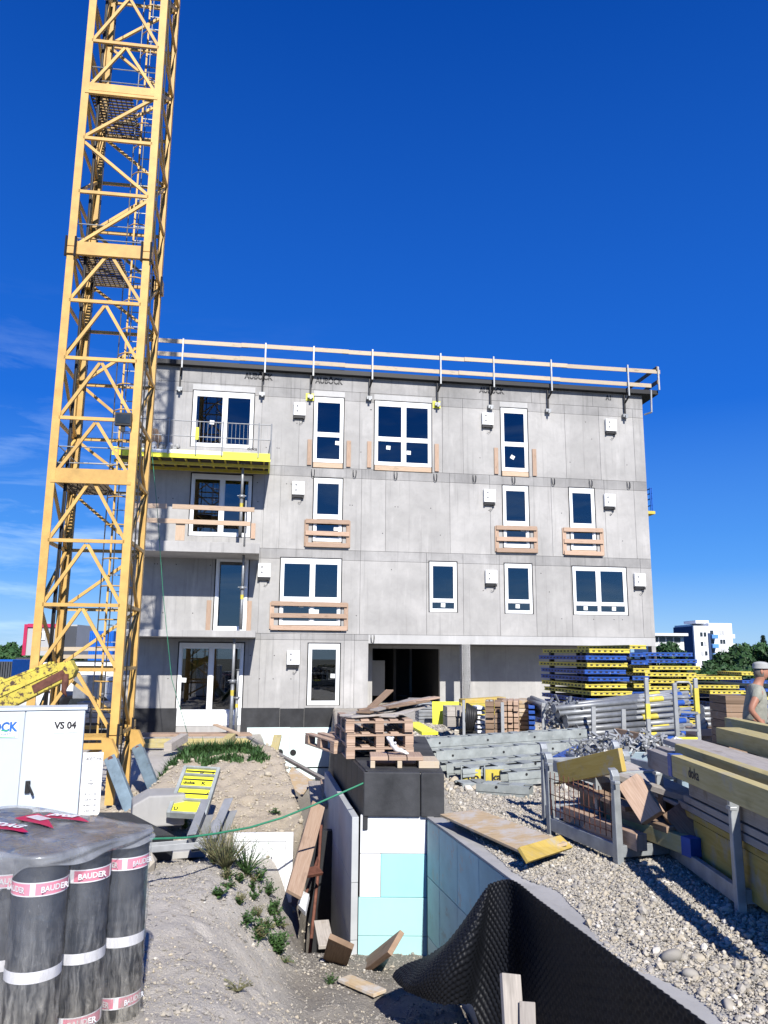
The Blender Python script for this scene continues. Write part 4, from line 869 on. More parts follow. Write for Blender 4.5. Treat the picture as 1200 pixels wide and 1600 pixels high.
for k in range(len(LEV)-1):
    for f in (.35, .8):
        z = cz(LEV[k]+f*(LEV[k+1]-LEV[k])); mb = MB(); mb.path([(lx+.25*math.cos(t), ly-.02-.38*max(0, math.sin(t)), z) for t in np.linspace(0, math.pi, 9)], .012, 4); mb.build('ladder_hoop', 'crane', cr)
mb = MB(); mb.path([(lx+.0, ly-.40, .8), (lx, ly-.40, cz(top))], .010, 4); mb.path([(lx-.2, ly-.28, .8), (lx-.2, ly-.28, cz(top))], .010, 4); mb.path([(lx+.2, ly-.28, .8), (lx+.2, ly-.28, cz(top))], .010, 4); mb.build('hoop_strap', 'galv', cr)
for (xa, xb, r) in ((.24, .27, .020), (.42, .44, .008), (.21, .25, .012), (CW+.03, CW+.02, .012)):                   # power cables hanging down inside the mast
    mb = MB(); mb.path([(xa+.0, .16, .2), (xa+.015, .15, 3), (xb, .16, 7), (xb, .15, cz(LEV[16])), (xb, .15, cz(top))], r, 6); mb.build('power_cable', 'cable', cr)
fl = MB(); p = Vector((CW*.83, -.06, cz(LEV[5])))
fl.bx(p.x-.13, p.x+.13, p.y-.06, p.y+.02, p.z-.12, p.z+.09); fo = fl.build('floodlight', 'black', cr); mb = MB(); mb.bx(p.x-.11, p.x+.11, p.y-.066, p.y-.061, p.z-.09, p.z+.06); mb.build('lamp_glass', 'far_glass', fo)
mb = MB(); mb.bx(p.x-.03, p.x+.03, p.y-.03, p.y+.01, p.z-.22, p.z-.121); mb.build('lamp_bracket', 'black', fo)
# base: clevis lugs and steel struts
for j, (y, pa, pb) in enumerate(((CYY[0], (174, 1187), (214, 1290)), (CYY[1], (216, 1170), (262, 1284)))):
    a = ond(*pa, dF+ (.05 if j == 0 else 1.35)); b = ond(*pb, dF - (.55 if j == 0 else -.05)); 
    mb = MB(); w = a - (b-a).normalized()*.02
    c = Vector((a.x-.04, a.y, a.z+.02)); n = 10
    mb.prism([(c.x-.12, c.y-.04, c.z+.30), (c.x+.03, c.y-.04, c.z+.28), (c.x+.14, c.y-.04, c.z+.06), (c.x+.12, c.y-.04, c.z-.05), (c.x+.02, c.y-.04, c.z-.09), (c.x-.08, c.y-.04, c.z-.02)], (0, .09, 0)); lug = mb.build('strut_lug', 'crane', cr, world=True)
    mb = MB(); mb.tube((c.x+.05, c.y-.08, c.z+.0), (c.x+.05, c.y+.1, c.z+.0), .04, n=10); mb.build('strut_pin', 'rust', lug, world=True)
    d = (b-a).normalized(); mb = MB(); mb.beam(a-d*.02, b+d*.0, .17, .15, (0, -1, .3)); mb.build('base_strut', 'strut', cr, bev=.01, world=True)
mb = MB()
for zz in (-.02, -.16): mb.beam((.1, .03, cz(LEV[0]+zz)), (CW-.1, .03, cz(LEV[0]+zz)), .06, .09)
mb.build('base_beam', 'crane', cr)
mb = MB(); mb.beam((.1, CW*.5, .3), (CW-.05, .02, .95), .06, .06); mb.beam((CW-.06, .1, .1), (CW-.06, CW-.1, .8), .06, .06); mb.build('base_brace', 'crane', cr)
# thin green line from the deck down to the ground
mb = MB(); a = ond(236, 690, 20.5); b = ond(246, 800, 20.5); c = ond(255, 930, 20.6); d = ond(268, 1060, 20.7); e = ond(294, 1150, 20.9); mb.path([a, b, c, d, e], .009, 5); single('hanging_rope', mb, 'green', 'thin green rope hanging from the yellow deck down past the balconies', 'rope')

# ================================================================== PIT WALLS
FY = 8.40                                                # front of the shaft block
def slab(name, P, n, th, mat, parent, bev=.004):         # quad of 4 corners given a thickness along n
    mb = MB(); mb.prism(P, Vector(n)*th); return mb.build(name, mat, parent, bev=bev, world=True)
bd_ = Vector((-.165, 1, 0)).normalized(); bn = Vector((-1, -.165, 0)).normalized()
fx0, fx1 = ond(563, 1280, FY).x, ond(667, 1280, FY).x; fx2 = ond(694, 1240, FY).x
sw_ = thing('shaft_wall', 'black and white insulated shaft corner standing in the pit with coated top', 'wall', (fx0, FY, -1.5))
c0 = Vector((fx0, FY, 0)); ztop = ond(620, 1206, FY).z; zmid = ond(620, 1274, FY).z
mb = MB(); a = c0+Vector((.05, .06, 0)); b = Vector((fx2-.04, FY+.06, 0)); mb.prism([(a.x, a.y, -2.4), (b.x, b.y, -2.4), (b.x, b.y+3.5, -2.4), (a.x-.165*3.5, a.y+3.5, -2.4)], (0, 0, 2.4+ztop-.015)); mb.build('core', 'block_conc', sw_, world=True)
fz = ond(620, 1492, FY).z-.12
y1_, y2_ = ond(600, 1372, FY).z, ond(600, 1398, FY).z
xm = ond(595, 1360, FY).x
def fr(x0, x1, z0, z1, m, d=0, th=.05): slab('insulation_board', [(x0+.002, FY-d, z0+.002), (x1-.002, FY-d, z0+.002), (x1-.002, FY-d, z1-.002), (x0+.002, FY-d, z1-.002)], (0, 1, 0), th, m, sw_)
za, zb_, zc = ond(600, 1334, FY).z, ond(600, 1402, FY).z, ond(600, 1462, FY).z
fr(fx0, fx1+.0, za, zmid, 'xps_white'); fr(fx0, xm, zb_, za, 'xps_white'); fr(xm, fx1, zb_, za, 'xps_teal2'); fr(fx0-.01, fx1, zc, zb_, 'xps_mint2', .012); fr(fx0-.01, fx1, fz, zc, 'xps_mint2', .012)
xj = ond(657, 1240, FY).x
for x0, x1, d in ((fx0+.03, xj, .035), (xj, fx2, .05)): slab('bitumen_board', [(x0+.003, FY-d, zmid-.01), (x1-.003, FY-d, zmid-.01), (x1-.003, FY-d, ztop), (x0+.003, FY-d, ztop)], (0, 1, 0), .08, 'bitumen_grey', sw_, .012)
p = c0+Vector((.03, -.03, 0)); L_ = 3.55; n = 7                  # left flank: black sheets above, white insulation below, greyed for its shade
for i in range(n):
    q0 = p+bd_*(L_*i/n+.004); q1 = p+bd_*(L_*(i+1)/n-.004); slab('bitumen_board', [(q0.x, q0.y, zmid-.14), (q1.x, q1.y, zmid-.14), (q1.x, q1.y, ztop-.004*(i % 2)), (q0.x, q0.y, ztop-.004*(i % 2))], -bn, .05+.008*(i % 2), 'bitumen', sw_)
mb = MB(); mb.prism([(fx0+.05, FY+.05, ztop-.012), (fx2-.01, FY+.05, ztop-.012), (fx2-.01, FY+3.5, ztop-.012), (fx0+.05-.165*3.45, FY+3.5, ztop-.012)], (0, 0, .02)); mb.build('coated_top', 'bitumen_grey', sw_, world=True)
p = c0+bn*.085+Vector((0, -.01, 0)); cutz = (-2.5, -1.18, -.64, zmid-.015)
for k in range(3):
    for i, (s0, s1) in enumerate(((0, 1.25), (1.25, 2.5), (2.5, 3.2))):
        q0 = p+bd_*(s0+.002); q1 = p+bd_*(s1-.002); slab('insulation_board', [(q0.x, q0.y, cutz[k]+.002), (q1.x, q1.y, cutz[k]+.002), (q1.x, q1.y, cutz[k+1]-.002), (q0.x, q0.y, cutz[k+1]-.002)], -bn, .07, 'xps_grey', sw_)
# retaining wall on the right of the pit
rw = thing('retaining_wall', 'grey retaining wall clad with turquoise insulation along the gravel edge', 'wall', (fx1, FY, -1.5))
w0 = Vector((fx1, FY-.05, 0)); wd = Vector((.2215, -.975, 0)).normalized(); wn_ = Vector((-wd.y, wd.x, 0)).normalized()
if wn_.x > 0: wn_ = -wn_
WL = 6.2
mb = MB(); q = w0-wn_*.06; e = q+wd*WL; mb.prism([(q.x, q.y, -1.9), (e.x, e.y, -1.9), (e.x-wn_.x*.2, e.y-wn_.y*.2, -1.9), (q.x-wn_.x*.2, q.y-wn_.y*.2, -1.9)], (0, 0, 1.9+.005)); mb.build('wall_core', 'block_conc', rw, world=True, bev=.01)
mb = MB(); q = w0+wn_*.004; e = q+wd*WL; mb.prism([(q.x, q.y, -.010), (e.x, e.y, -.010), (e.x-wn_.x*.07, e.y-wn_.y*.07, -.010), (q.x-wn_.x*.07, q.y-wn_.y*.07, -.010)], (0, 0, .022)); mb.build('wall_cap', 'block_conc', rw, world=True, bev=.004)
cut = [0, .42, .98, 1.55, 2.1, 2.7, 3.4, 4.4, 5.4, 6.2]
for i in range(9):
    for k, (z0, z1) in enumerate(((-.56, -.012), (-1.12, -.56), (-1.8, -1.12))):
        q0 = w0+wd*(cut[i]+.003); q1 = w0+wd*(cut[i+1]-.003); slab('insulation_board', [(q0.x, q0.y, z0+.003), (q1.x, q1.y, z0+.003), (q1.x, q1.y, z1-.003), (q0.x, q0.y, z1-.003)], -wn_, .055-.004*((i+k) % 2), 'xps_teal' if k == 0 else 'xps_grey2' if k == 1 else 'xps_grey', rw)

# dimpled black drainage sheet: hangs from the wall top, its free end folded out onto the pit floor
def P3(px, py, d): return np.array(ond(px, py, d))
cols = []
for s in np.linspace(5.9, 2.42, 8):
    t = np.array(w0+wd*s+wn_*.03); zz = gz(t[0]-.2, t[1])-.1
    rows = []
    for j in range(5):
        f = j/4; o = .02+.05*math.sin(s*2.1+f*2)*f+.10*f*f
        rows.append(np.array([t[0]+wn_.x*o, t[1]+wn_.y*o, .045*(1-f)+zz*f]))
    cols.append(rows)
def curve(pts): return [P3(*p) for p in pts]
cols.append(curve([(767, 1380, 6.02), (764, 1420, 6.05), (760, 1470, 6.1), (752, 1530, 6.15), (742, 1580, 6.15)]))
cols.append(curve([(762, 1388, 5.98), (752, 1420, 5.9), (742, 1462, 5.85), (730, 1515, 5.88), (722, 1568, 6.0)]))
cols.append(curve([(755, 1398, 6.1), (738, 1430, 6.0), (716, 1475, 5.88), (694, 1525, 5.88), (690, 1568, 6.0)]))
cols.append(curve([(738, 1424, 6.35), (716, 1456, 6.25), (690, 1492, 6.05), (668, 1530, 6.0), (664, 1560, 6.08)]))
cols.append(curve([(706, 1468, 6.7), (690, 1484, 6.55), (668, 1506, 6.35), (648, 1534, 6.2), (644, 1552, 6.22)]))
cols.append(curve([(690, 1482, 6.95), (672, 1494, 6.8), (652, 1512, 6.55), (634, 1532, 6.42), (630, 1544, 6.42)]))
cols.append(curve([(668, 1500, 7.0), (652, 1503, 6.9), (634, 1508, 6.75), (618, 1518, 6.62), (614, 1526, 6.6)]))
G = np.array(cols)
def cr_axis(A, n):
    m = len(A); out = []; ts = np.linspace(0, m-1-1e-6, n)
    for t in ts:
        i = int(t); f = t-i; p0, p1, p2, p3 = A[max(i-1, 0)], A[i], A[i+1], A[min(i+2, m-1)]
        out.append(.5*((2*p1)+(-p0+p2)*f+(2*p0-5*p1+4*p2-p3)*f*f+(-p0+3*p1-3*p2+p3)*f**3))
    return np.array(out)
A = cr_axis(G, 420); A = np.swapaxes(cr_axis(np.swapaxes(A, 0, 1), 130), 0, 1)
du = np.gradient(A, axis=0); dv = np.gradient(A, axis=1); N = np.cross(du, dv); N /= np.linalg.norm(N, axis=2, keepdims=True)+1e-9
su = np.cumsum(np.linalg.norm(du, axis=2).mean(1)); sv = np.cumsum(np.linalg.norm(dv, axis=2), axis=1)
pu, pv = np.meshgrid(np.arange(420), np.arange(130), indexing='ij')
pat = (np.cos(su[:, None]*2*np.pi/.056)*np.cos(sv*2*np.pi/.056))
A = A + N*(.010*np.clip(pat, -.4, 1))[..., None]
me = grid_mesh('drainage_sheet', A[..., 0], A[..., 1], A[..., 2]); me.materials.append(MAT['membrane']); o = link('drainage_sheet', me); md = o.modifiers.new('thick', 'SOLIDIFY'); md.thickness = .006
tag(o, 'dimpled black drainage sheet hanging from the wall and folded on the pit floor', 'plastic sheet')

# boards in the pit
def stick(name, pa, da, pb, db, w, h, mat, lab, cat='board', group=None, up=(0, 0, 1), bev=.004, roll=0): return board(name, ond(*pa, da), ond(*pb, db), w, h, mat, lab, cat, group, up, bev, roll)
board('board_offcut', (-.46, 8.2, -1.36), (-.36, 7.62, -.93), .24, .05, 'timber_old', 'left of two short boards propped up in front of the white shaft corner', up=(.25, -.5, .8))
board('board_offcut', (-.16, 8.2, -1.36), (.14, 7.6, -.93), .24, .05, 'timber_old', 'right of two short boards propped up in front of the white shaft corner', up=(-.25, -.5, .8))
a = hit(538, 1534, .03); b = hit(594, 1560, .04); board('board_offcut', a, b, .15, .03, 'ply', 'short yellowish board lying alone on the pit floor')
board('board_offcut', ond(805, 1650, 4.75), ond(797, 1522, 4.95), .12, .04, 'timber_grey', 'taller broken grey board standing against the black sheet', up=(.25, -1, 0))
board('board_offcut', ond(826, 1650, 4.7), ond(824, 1566, 4.85), .09, .035, 'timber_grey', 'shorter broken grey board standing against the black sheet', up=(-.2, -1, 0))

# ================================================================== LEFT FOREGROUND
# pallet of bitumen rolls in stretch film
ax = Vector((.50, .866, 0)); bx_ = Vector((-.866, .50, 0)); R0 = .137; SP = .285
r0 = ond(53, 1500, 4.38); r0.z = 0; ZR0, ZR1 = -.40, .595
pl = thing('euro_pallet', 'wooden pallet under the film wrapped rolls', 'pallet', (r0.x, r0.y, ZR0-.145), math.atan2(ax.y, ax.x))
for y in (-.05, .3, .62): 
    mb = MB(); mb.bx(-.15, .75, y, y+.1, 0, .02); mb.build('bottom_board', 'timber_old', pl)
    for x in (-.13, .27, .60): mb = MB(); mb.bx(x, x+.12, y, y+.1, .022, .10); mb.build('block', 'timber_old', pl)
for i in range(6): mb = MB(); y = -.12+.16*i; mb.bx(-.16, .76, y, y+.13, .102, .125); mb.build('deck_board', 'timber_old', pl)
rolls = []; rt = None
OR3 = ['front', 'middle', 'rear']
for i in range(3):
    for j in range(5):
        c = r0+ax*(SP*i+(.0 if j % 2 == 0 else .0))+bx_*(SP*j*.97)
        lab = f'dark roofing roll, {ORD[j]} from the right in the {OR3[i]} row on the wrapped pallet'
        if rt is None:
            t = thing('roofing_roll', lab, 'roofing roll', (c.x, c.y, ZR0), .3, 'roofing rolls in film'); H = ZR1-ZR0
            mb = MB(); mb.tube((0, 0, 0), (0, 0, H), R0, n=28); mb.build('felt', 'roll', t); rolls.append(c)
            mb = MB(); mb.path([((.02+.0021*k)*math.cos(k*.7), (.02+.0021*k)*math.sin(k*.7), H+.002) for k in range(52)], .004, 4); mb.build('spiral_edge', 'black', t)
            for (z0, z1, m, nm) in ((.815, .875, 'pink', 'pink_band'), (.40, .455, 'white_band', 'white_band'), (.085, .14, 'pink', 'pink_band')):
                mb = MB(); mb.tube((0, 0, z0), (0, 0, z1), R0+.0025, n=28, cap=False); bnd = mb.build(nm, m, t)
                if m == 'pink':
                    mb = MB()
                    for zz in (z0-.004, z1-.002): mb.tube((0, 0, zz), (0, 0, zz+.006), R0+.0035, n=28, cap=False)
                    for a in (-1.72, .1, 2.7):
                        x = math.cos(a); y = math.sin(a); Rm = Matrix.Rotation(a, 3, 'Z'); mb.box(((R0+.003)*x, (R0+.003)*y, (z0+z1)/2), .002, .028, z1-z0, Rm)
                    mb.build('band_edge', 'white_band', bnd)
                    for a in (-2.45, -.95): 
                        tx = text('band_lettering', 'BAUDER', .040, 'ink_white', bnd, ((R0+.0045)*math.cos(a), (R0+.0045)*math.sin(a), (z0+z1)/2), (math.pi/2, 0, a+math.pi/2), bold=.001)
            rt = treeof(t); r_first = t
        else: dup(r_first, (c.x, c.y, ZR0), (0, 0, random.uniform(-.5, .6)), lab, tree=rt); rolls.append(c)
# film: outline round the rolls
pts = [(c.x+(R0+.012)*math.cos(t), c.y+(R0+.012)*math.sin(t)) for c in rolls for t in np.linspace(0, 2*math.pi, 24, endpoint=False)]
def hull(P):
    P = sorted(set(P)); 
    def half(Q):
        h = []
        for p in Q:
            while len(h) > 1 and (h[-1][0]-h[-2][0])*(p[1]-h[-2][1])-(h[-1][1]-h[-2][1])*(p[0]-h[-2][0]) <= 0: h.pop()
            h.append(p)
        return h
    a = half(P); b = half(P[::-1]); return a[:-1]+b[:-1]
hp = np.array(hull(pts)); seg = np.roll(hp, -1, 0)-hp; ln = np.hypot(seg[:, 0], seg[:, 1]); cum = np.concatenate([[0], np.cumsum(ln)]); NT = 260
tt = np.linspace(0, cum[-1], NT, endpoint=False); hx = np.interp(tt, cum, np.append(hp[:, 0], hp[0, 0])); hy = np.interp(tt, cum, np.append(hp[:, 1], hp[0, 1]))
cen = hp.mean(0); zs = np.linspace(ZR0-.10, ZR1+.012, 46); V = []; 
def dent(x, y):                                            # film sinks a little between neighbouring rolls
    d = min(math.hypot(x-c.x, y-c.y) for c in rolls)-R0; return max(0, d-.012)
for z in zs:
    for i in range(NT):
        d = dent(hx[i], hy[i])*.55; dx, dy = cen[0]-hx[i], cen[1]-hy[i]; L = math.hypot(dx, dy); wv = .007*math.sin(hx[i]*37+z*9)*math.sin(hy[i]*29-z*5)+.004*math.sin(z*60+hx[i]*25)*(z < .35)
        o = d+wv+.10*max(0, (-.30-z))*-1
        V.append((hx[i]+dx/L*o, hy[i]+dy/L*o, z))
mb = MB(); mb.v = V; mb.smooth = True
for k in range(len(zs)-1):
    for i in range(NT): mb.face((k*NT+i, k*NT+(i+1) % NT, (k+1)*NT+(i+1) % NT, (k+1)*NT+i))
wf = thing('stretch_film', 'clear dusty stretch film wrapped around the pallet of dark rolls', 'plastic film', (r0.x, r0.y, 0)); mb.build('side_wrap', 'film', wf, world=True)
NR = 22; V = []; 
for k in range(NR+1):
    f = k/NR
    for i in range(NT):
        s = min(1, f*1.0)
        x = cen[0]+(hx[i]-cen[0])*s; y = cen[1]+(hy[i]-cen[1])*s; z = ZR1+.016+.006*math.sin(x*9+1)*math.sin(y*8)-.014*min(1, dent(x, y)/.03)*(f < .98)
        V.append((x, y, z))
for k in range(1, 9):
    for i in range(NT):
        a = i/NT*2*math.pi; nx, ny = hx[i]-cen[0], hy[i]-cen[1]; L = math.hypot(nx, ny); drop = .30*max(0, vnoise(np.array([hx[i]*4.1+3.3]), np.array([hy[i]*4.1+7.1]))[0]+.25)**1.3+.05
        V.append((hx[i]+nx/L*(.010+.02*math.sin(k+i*.25)*k/9), hy[i]+ny/L*(.010+.012*math.sin(i*.21)*k/9), ZR1+.012-drop*k/8))
mb = MB(); mb.v = V; mb.smooth = True
for k in range(NR+8):
    for i in range(NT): mb.face((k*NT+i, k*NT+(i+1) % NT, (k+1)*NT+(i+1) % NT, (k+1)*NT+i))
tf = mb.build('top_sheet', 'film_top', wf, world=True)
def onto(px, py): return onz(px, py, ZR1+.034)
def red(pp): 
    mb = MB(); q = [onto(*p) for p in pp]; n = 10; V = []
    for i in range(n+1):
        for j in range(5):
            f = i/n; g = j/4; p = (q[0]*(1-f)+q[1]*f)*(1-g)+(q[3]*(1-f)+q[2]*f)*g; p.z = ZR1+.020+.006*math.sin(p.x*9+1)*math.sin(p.y*8)-.006*min(1, dent(p.x, p.y)/.03)+.010; V.append(tuple(p))
    mb.v = V
    for i in range(n):
        for j in range(4): mb.face((i*5+j, (i+1)*5+j, (i+1)*5+j+1, i*5+j+1))
    mb.build('printed_patch', 'red', wf, world=True); return q
for pp, s in (([(22, 1277), (84, 1294), (72, 1275), (60, 1270)], 'IIIIIII'), ([(66, 1275), (140, 1283), (120, 1272), (78, 1269)], 'profi'), ([(-30, 1290), (45, 1299), (25, 1286), (-20, 1282)], 'VEDAG')):
    q = red(pp); c = (q[0]+q[1]+q[2]+q[3])/4; d = q[1]-q[0]; tx = text('printed_lettering', s, .10, 'ink_white', wf, (c.x-r0.x, c.y-r0.y, ZR1+.038), (0, 0, math.atan2(d.y, d.x)), bold=.004)

# electrical cabinet
cy_ = rad(20); cc = ond(134, 1107.5, 9.0); H = cc.z+.62
ec = thing('distribution_cabinet', 'pale grey two door electrical distribution cabinet with VS 04 plate', 'cabinet', (cc.x-.62*math.cos(cy_), cc.y-.62*math.sin(cy_), -.62), cy_)
mb = MB(); mb.bx(-.62, .62, .022, .42, .08, H-.012); mb.build('body', 'cab', ec, bev=.008)
mb = MB(); mb.bx(-.64, .64, -.012, .44, H-.010, H+.02); mb.build('roof', 'cab', ec, bev=.006); mb = MB(); mb.bx(-.6, .6, .04, .4, -.05, .078); mb.build('plinth', 'black', ec)
for x0, x1 in ((-.616, -.004), (.004, .616)):
    mb = MB(); mb.bx(x0, x1, .0, .02, .09, H-.02); dr_ = mb.build('door', 'cab', ec, bev=.005)
    if x0 > 0:
        mb = MB(); mb.bx(.06, .11, -.03, -.002, H*.46, H*.46+.13); mb.beam((.085, -.04, H*.46+.11), (.15, -.05, H*.46-.02), .03, .02); mb.build('door_handle', 'black', dr_, bev=.004)
        mb = MB(); mb.bx(.30, .54, -.006, -.001, H-.255, H-.105); pt = mb.build('name_plate', 'plate', dr_); text('lettering', 'VS 04', .105, 'ink', pt, (.42, -.0075, H-.18), sx=.92, bold=.0045)
    else:
        mb = MB(); mb.bx(-.56, -.06, -.006, -.001, H-.30, H-.125); pt = mb.build('company_sign', 'plate', dr_)
        text('lettering', 'AUBÖCK', .135, 'ink_blue', pt, (-.31, -.0075, H-.185), bold=.006, sx=.84)
        mb = MB(); mb.bx(-.23, -.16, -.0085, -.008, H-.225, H-.212); mb.bx(-.54, -.08, -.0085, -.008, H-.292, H-.284); mb.build('green_line', 'ink_green', pt); text('lettering', 'BAUGESELLSCHAFT', .042, 'ink_blue', pt, (-.31, -.0075, H-.262), sx=1.0)
# load chart
a = ond(161, 1176, 9.12); sg = thing('load_chart', 'white crane load chart plate standing beside the cabinet', 'sign', (a.x-.115, a.y, a.z-.68), rad(16))
mb = MB(); mb.bx(-.105, .115, 0, .012, 0, .68); mb.build('plate', 'plate', sg, bev=.003)
for q, x, z, sz in (('140EC-H6', .005, .61, .050), ('max', .0, .345, .042), ('16.1m    6t', 0, .23, .036), ('13.8 m   6t', 0, .17, .036), ('24.4m    6t', 0, .11, .036), ('15.3m    6t', 0, .05, .036)): text('lettering', q, sz, 'ink_grey', sg, (x, -.003, z), sx=.9, bold=.001)
mb = MB()
for (p, q) in (((-.06, .315), (.06, .315)), ((-.06, .375), (.06, .375)), ((-.06, .315), (-.06, .375)), ((.06, .315), (.06, .375)), ((0, .375), (-.03, .44)), ((0, .375), (.03, .44)), ((-.10, .28), (.11, .28)), ((-.10, .54), (.11, .54))): mb.beam((p[0], -.002, p[1]), (q[0], -.002, q[1]), .002, .004)
mb.build('pictogram', 'ink_grey', sg)
mb = MB(); mb.bx(.02, .06, .014, .05, -.45, .6); mb.build('stake', 'timber_old', sg)
# rusty yellow jib in front of the mast
a = ond(-60, 1112, 9.9); b = ond(119, 1041, 10.05); jb = thing('crane_arm', 'chipped yellow steel arm with rust, hook hanging at its tip', 'steel arm', a); d = (b-a).normalized(); s = Vector((d.y, -d.x, 0)).normalized(); u = d.cross(s); u = u if u.z > 0 else -u
def Q(t, v, w): return a+d*t+u*v+s*w
L = (b-a).length
mb = MB(); P = [Q(0, -.24, 0), Q(L-.06, -.12, 0), Q(L, -.05, 0), Q(L-.02, .09, 0), Q(L-.3, .14, 0), Q(0, .14, 0)]; mb.prism([p-s*.09 for p in P], s*.18); mb.build('arm', 'rust_yellow', jb, bev=.008, world=True)
mb = MB(); mb.beam(Q(0, .155, .07), Q(L-.25, .155, .07), .05, .03, u); mb.beam(Q(0, .155, -.07), Q(L-.25, .155, -.07), .05, .03, u); mb.beam(Q(0, -.02, .1), Q(L-.2, .05, .1), .012, .05, u); mb.build('edge_flange', 'rust_yellow', jb, world=True)
mb = MB(); mb.prism([Q(L-.55, -.13, .094), Q(L-.12, -.085, .094), Q(L-.14, .015, .094), Q(L-.55, -.03, .094)], s*.008); mb.build('worn_plate', 'rust', jb, world=True)
c = Q(L-.12, -.05, .1); mb = MB(); mb.path([c, c-Vector((0, 0, .12)), c-Vector((.01, 0, .22)), c-Vector((-.03, 0, .28))], [.035, .045, .03, .012], 7); mb.build('hook', 'rust', jb, world=True)
c = Q(.50, .13, -.02); mb = MB(); mb.tube(c-s*.08, c+s*.08, .11, n=16); mb.build('pulley', 'rust_yellow', jb, world=True)
# concrete ballast block, black tub
a = ond(205, 1292, 9.7); b = ond(288, 1290, 9.9); gzv_ = min(gz(a.x, a.y), gz(b.x, b.y))
mb = MB(); d = (b-a); d.z = 0; Lb = d.length; 
mb.prism([(-.0, 0, 0), (Lb, 0, 0), (Lb, 0, .36), (Lb*.30, 0, .36), (0, 0, .26)], (0, .55, 0)); o = mb.build('concrete_block', 'block_conc', None, bev=.02); o.location = (a.x, a.y, a.z-.02); o.rotation_euler = (0, 0, math.atan2(d.y, d.x)); tag(o, 'chamfered light grey concrete ballast block between the grey struts', 'concrete block')
mb = MB(); P = []
for z, k in ((0, 0), (.30, .05)):
    P.append([(-.34-k, -.22-k, z), (.34+k, -.22-k, z), (.34+k, .22+k, z), (-.34-k, .22+k, z)])
for i in range(4): j = (i+1) % 4; mb.quad(P[0][i], P[0][j], P[1][j], P[1][i])
mb.quad(*P[0][::-1]); Pi = [[(x*.9, y*.86, z+.02) for x, y, z in P[0]], [(x*.93, y*.9, z) for x, y, z in P[1]]]
for i in range(4): j = (i+1) % 4; mb.quad(Pi[0][j], Pi[0][i], Pi[1][i], Pi[1][j]); mb.quad(P[1][i], P[1][j], Pi[1][j], Pi[1][i])
mb.quad(*Pi[0]); o = mb.build('plastic_tub', 'black_plastic', None, bev=.01); p = ond(212, 1316, 8.5); o.location = (p.x, p.y, gz(p.x, p.y)+.35); o.rotation_euler = (rad(170), rad(14), rad(-28)); tag(o, 'dusty black plastic tub tipped upside down behind the wrapped rolls', 'tub')
# yellow frame panel leaning on the mound
a = ond(283, 1274, 9.7); b = ond(306, 1200, 10.45); up_ = (b-a); Lp = up_.length; pw = .43
fp = thing('leaning_formwork', 'small yellow formwork panel with grey frame and black print leaning on the mound', 'formwork panel', (a.x+.06, a.y, a.z), 0, rot=(-math.acos(min(1, up_.z/Lp)), rad(3), rad(2)))
for x in (-pw/2, pw/2): mb = MB(); mb.bx(x-.022, x+.022, -.05, .05, 0, 0) if False else mb.bx(x-.022, x+.022, -.03, .05, 0, Lp); mb.build('frame_bar', 'waler', fp, bev=.004)
for i, z in enumerate((.0, .27*Lp, .53*Lp, .80*Lp, Lp-.03)): mb = MB(); mb.bx(-pw/2+.024, pw/2-.024, -.028, .05, z, z+.032); mb.build('cross_bar', 'waler', fp)
mb = MB(); mb.bx(-pw/2+.024, pw/2-.024, .0, .03, .034, Lp-.034); mb.build('yellow_face', 'fy_bright', fp)
for z in (.42*Lp, .72*Lp, .9*Lp):
    mb = MB(); mb.bx(-pw/2+.03, pw/2-.03, -.006, -.001, z, z+.022); mb.build('black_rule', 'ink', fp)
for s, x, z in (('doka', -.10, .66*Lp), ('K', .08, .66*Lp), ('K', .02, .86*Lp), ('U', .18, .86*Lp), ('c', .18, .46*Lp), ('U', -.15, .12*Lp), ('8', .17, .12*Lp)): text('lettering', s, .075, 'ink', fp, (x, -.004, z), bold=.003)
# grey steel channel offcuts
def chan(name, a, b, w, fl, lab, up):
    a = Vector(a); b = Vector(b); mb = MB(); d = (b-a).normalized(); sd = Vector(up).cross(d).normalized(); u2 = d.cross(sd)
    mb.beam(a, b, w, .008, up); mb.beam(a+sd*w/2+u2*fl/2, b+sd*w/2+u2*fl/2, .008, fl, up); mb.beam(a-sd*w/2+u2*fl/2, b-sd*w/2+u2*fl/2, .008, fl, up); single(name, mb, 'galv_pale', lab, 'steel channel', bev=.002)
chan('steel_channel', ond(296, 1318, 8.2), ond(318, 1262, 8.7), .20, .09, 'left grey steel channel propped up beside the green weed', (.8, -.3, 0))
chan('steel_channel', ond(326, 1322, 8.2), ond(354, 1258, 8.75), .16, .10, 'tallest grey steel channel propped up behind the dry weeds', (.8, -.4, 0))
chan('steel_channel', ond(312, 1316, 8.35), ond(336, 1284, 8.5), .07, .05, 'small grey steel angle between the two upright channels', (.8, -.4, 0))
chan('steel_channel', ond(228, 1330, 8.15), ond(322, 1322, 8.25), .15, .06, 'long grey steel channel lying flat in front of the black tub', (0, 0, 1))
a = ond(292, 1302, 8.9); board('concrete_slab', (a.x-.35, a.y, gz(a.x, a.y)+.05), (a.x+.2, a.y+.1, gz(a.x, a.y)+.07), .3, .07, 'block_conc', 'pale concrete slab piece lying under the leafy weed', 'slab')
p = ond(230, 1338, 8.0); stone_ = stones('stone', np.array([[0, 0, 0.]]), np.array([.13]), np.array([.65]), kind='thing'); stone_.location = (p.x, p.y, gz(p.x, p.y)); tag(stone_, 'grey fist sized rock beside the lying steel channel', 'stone')
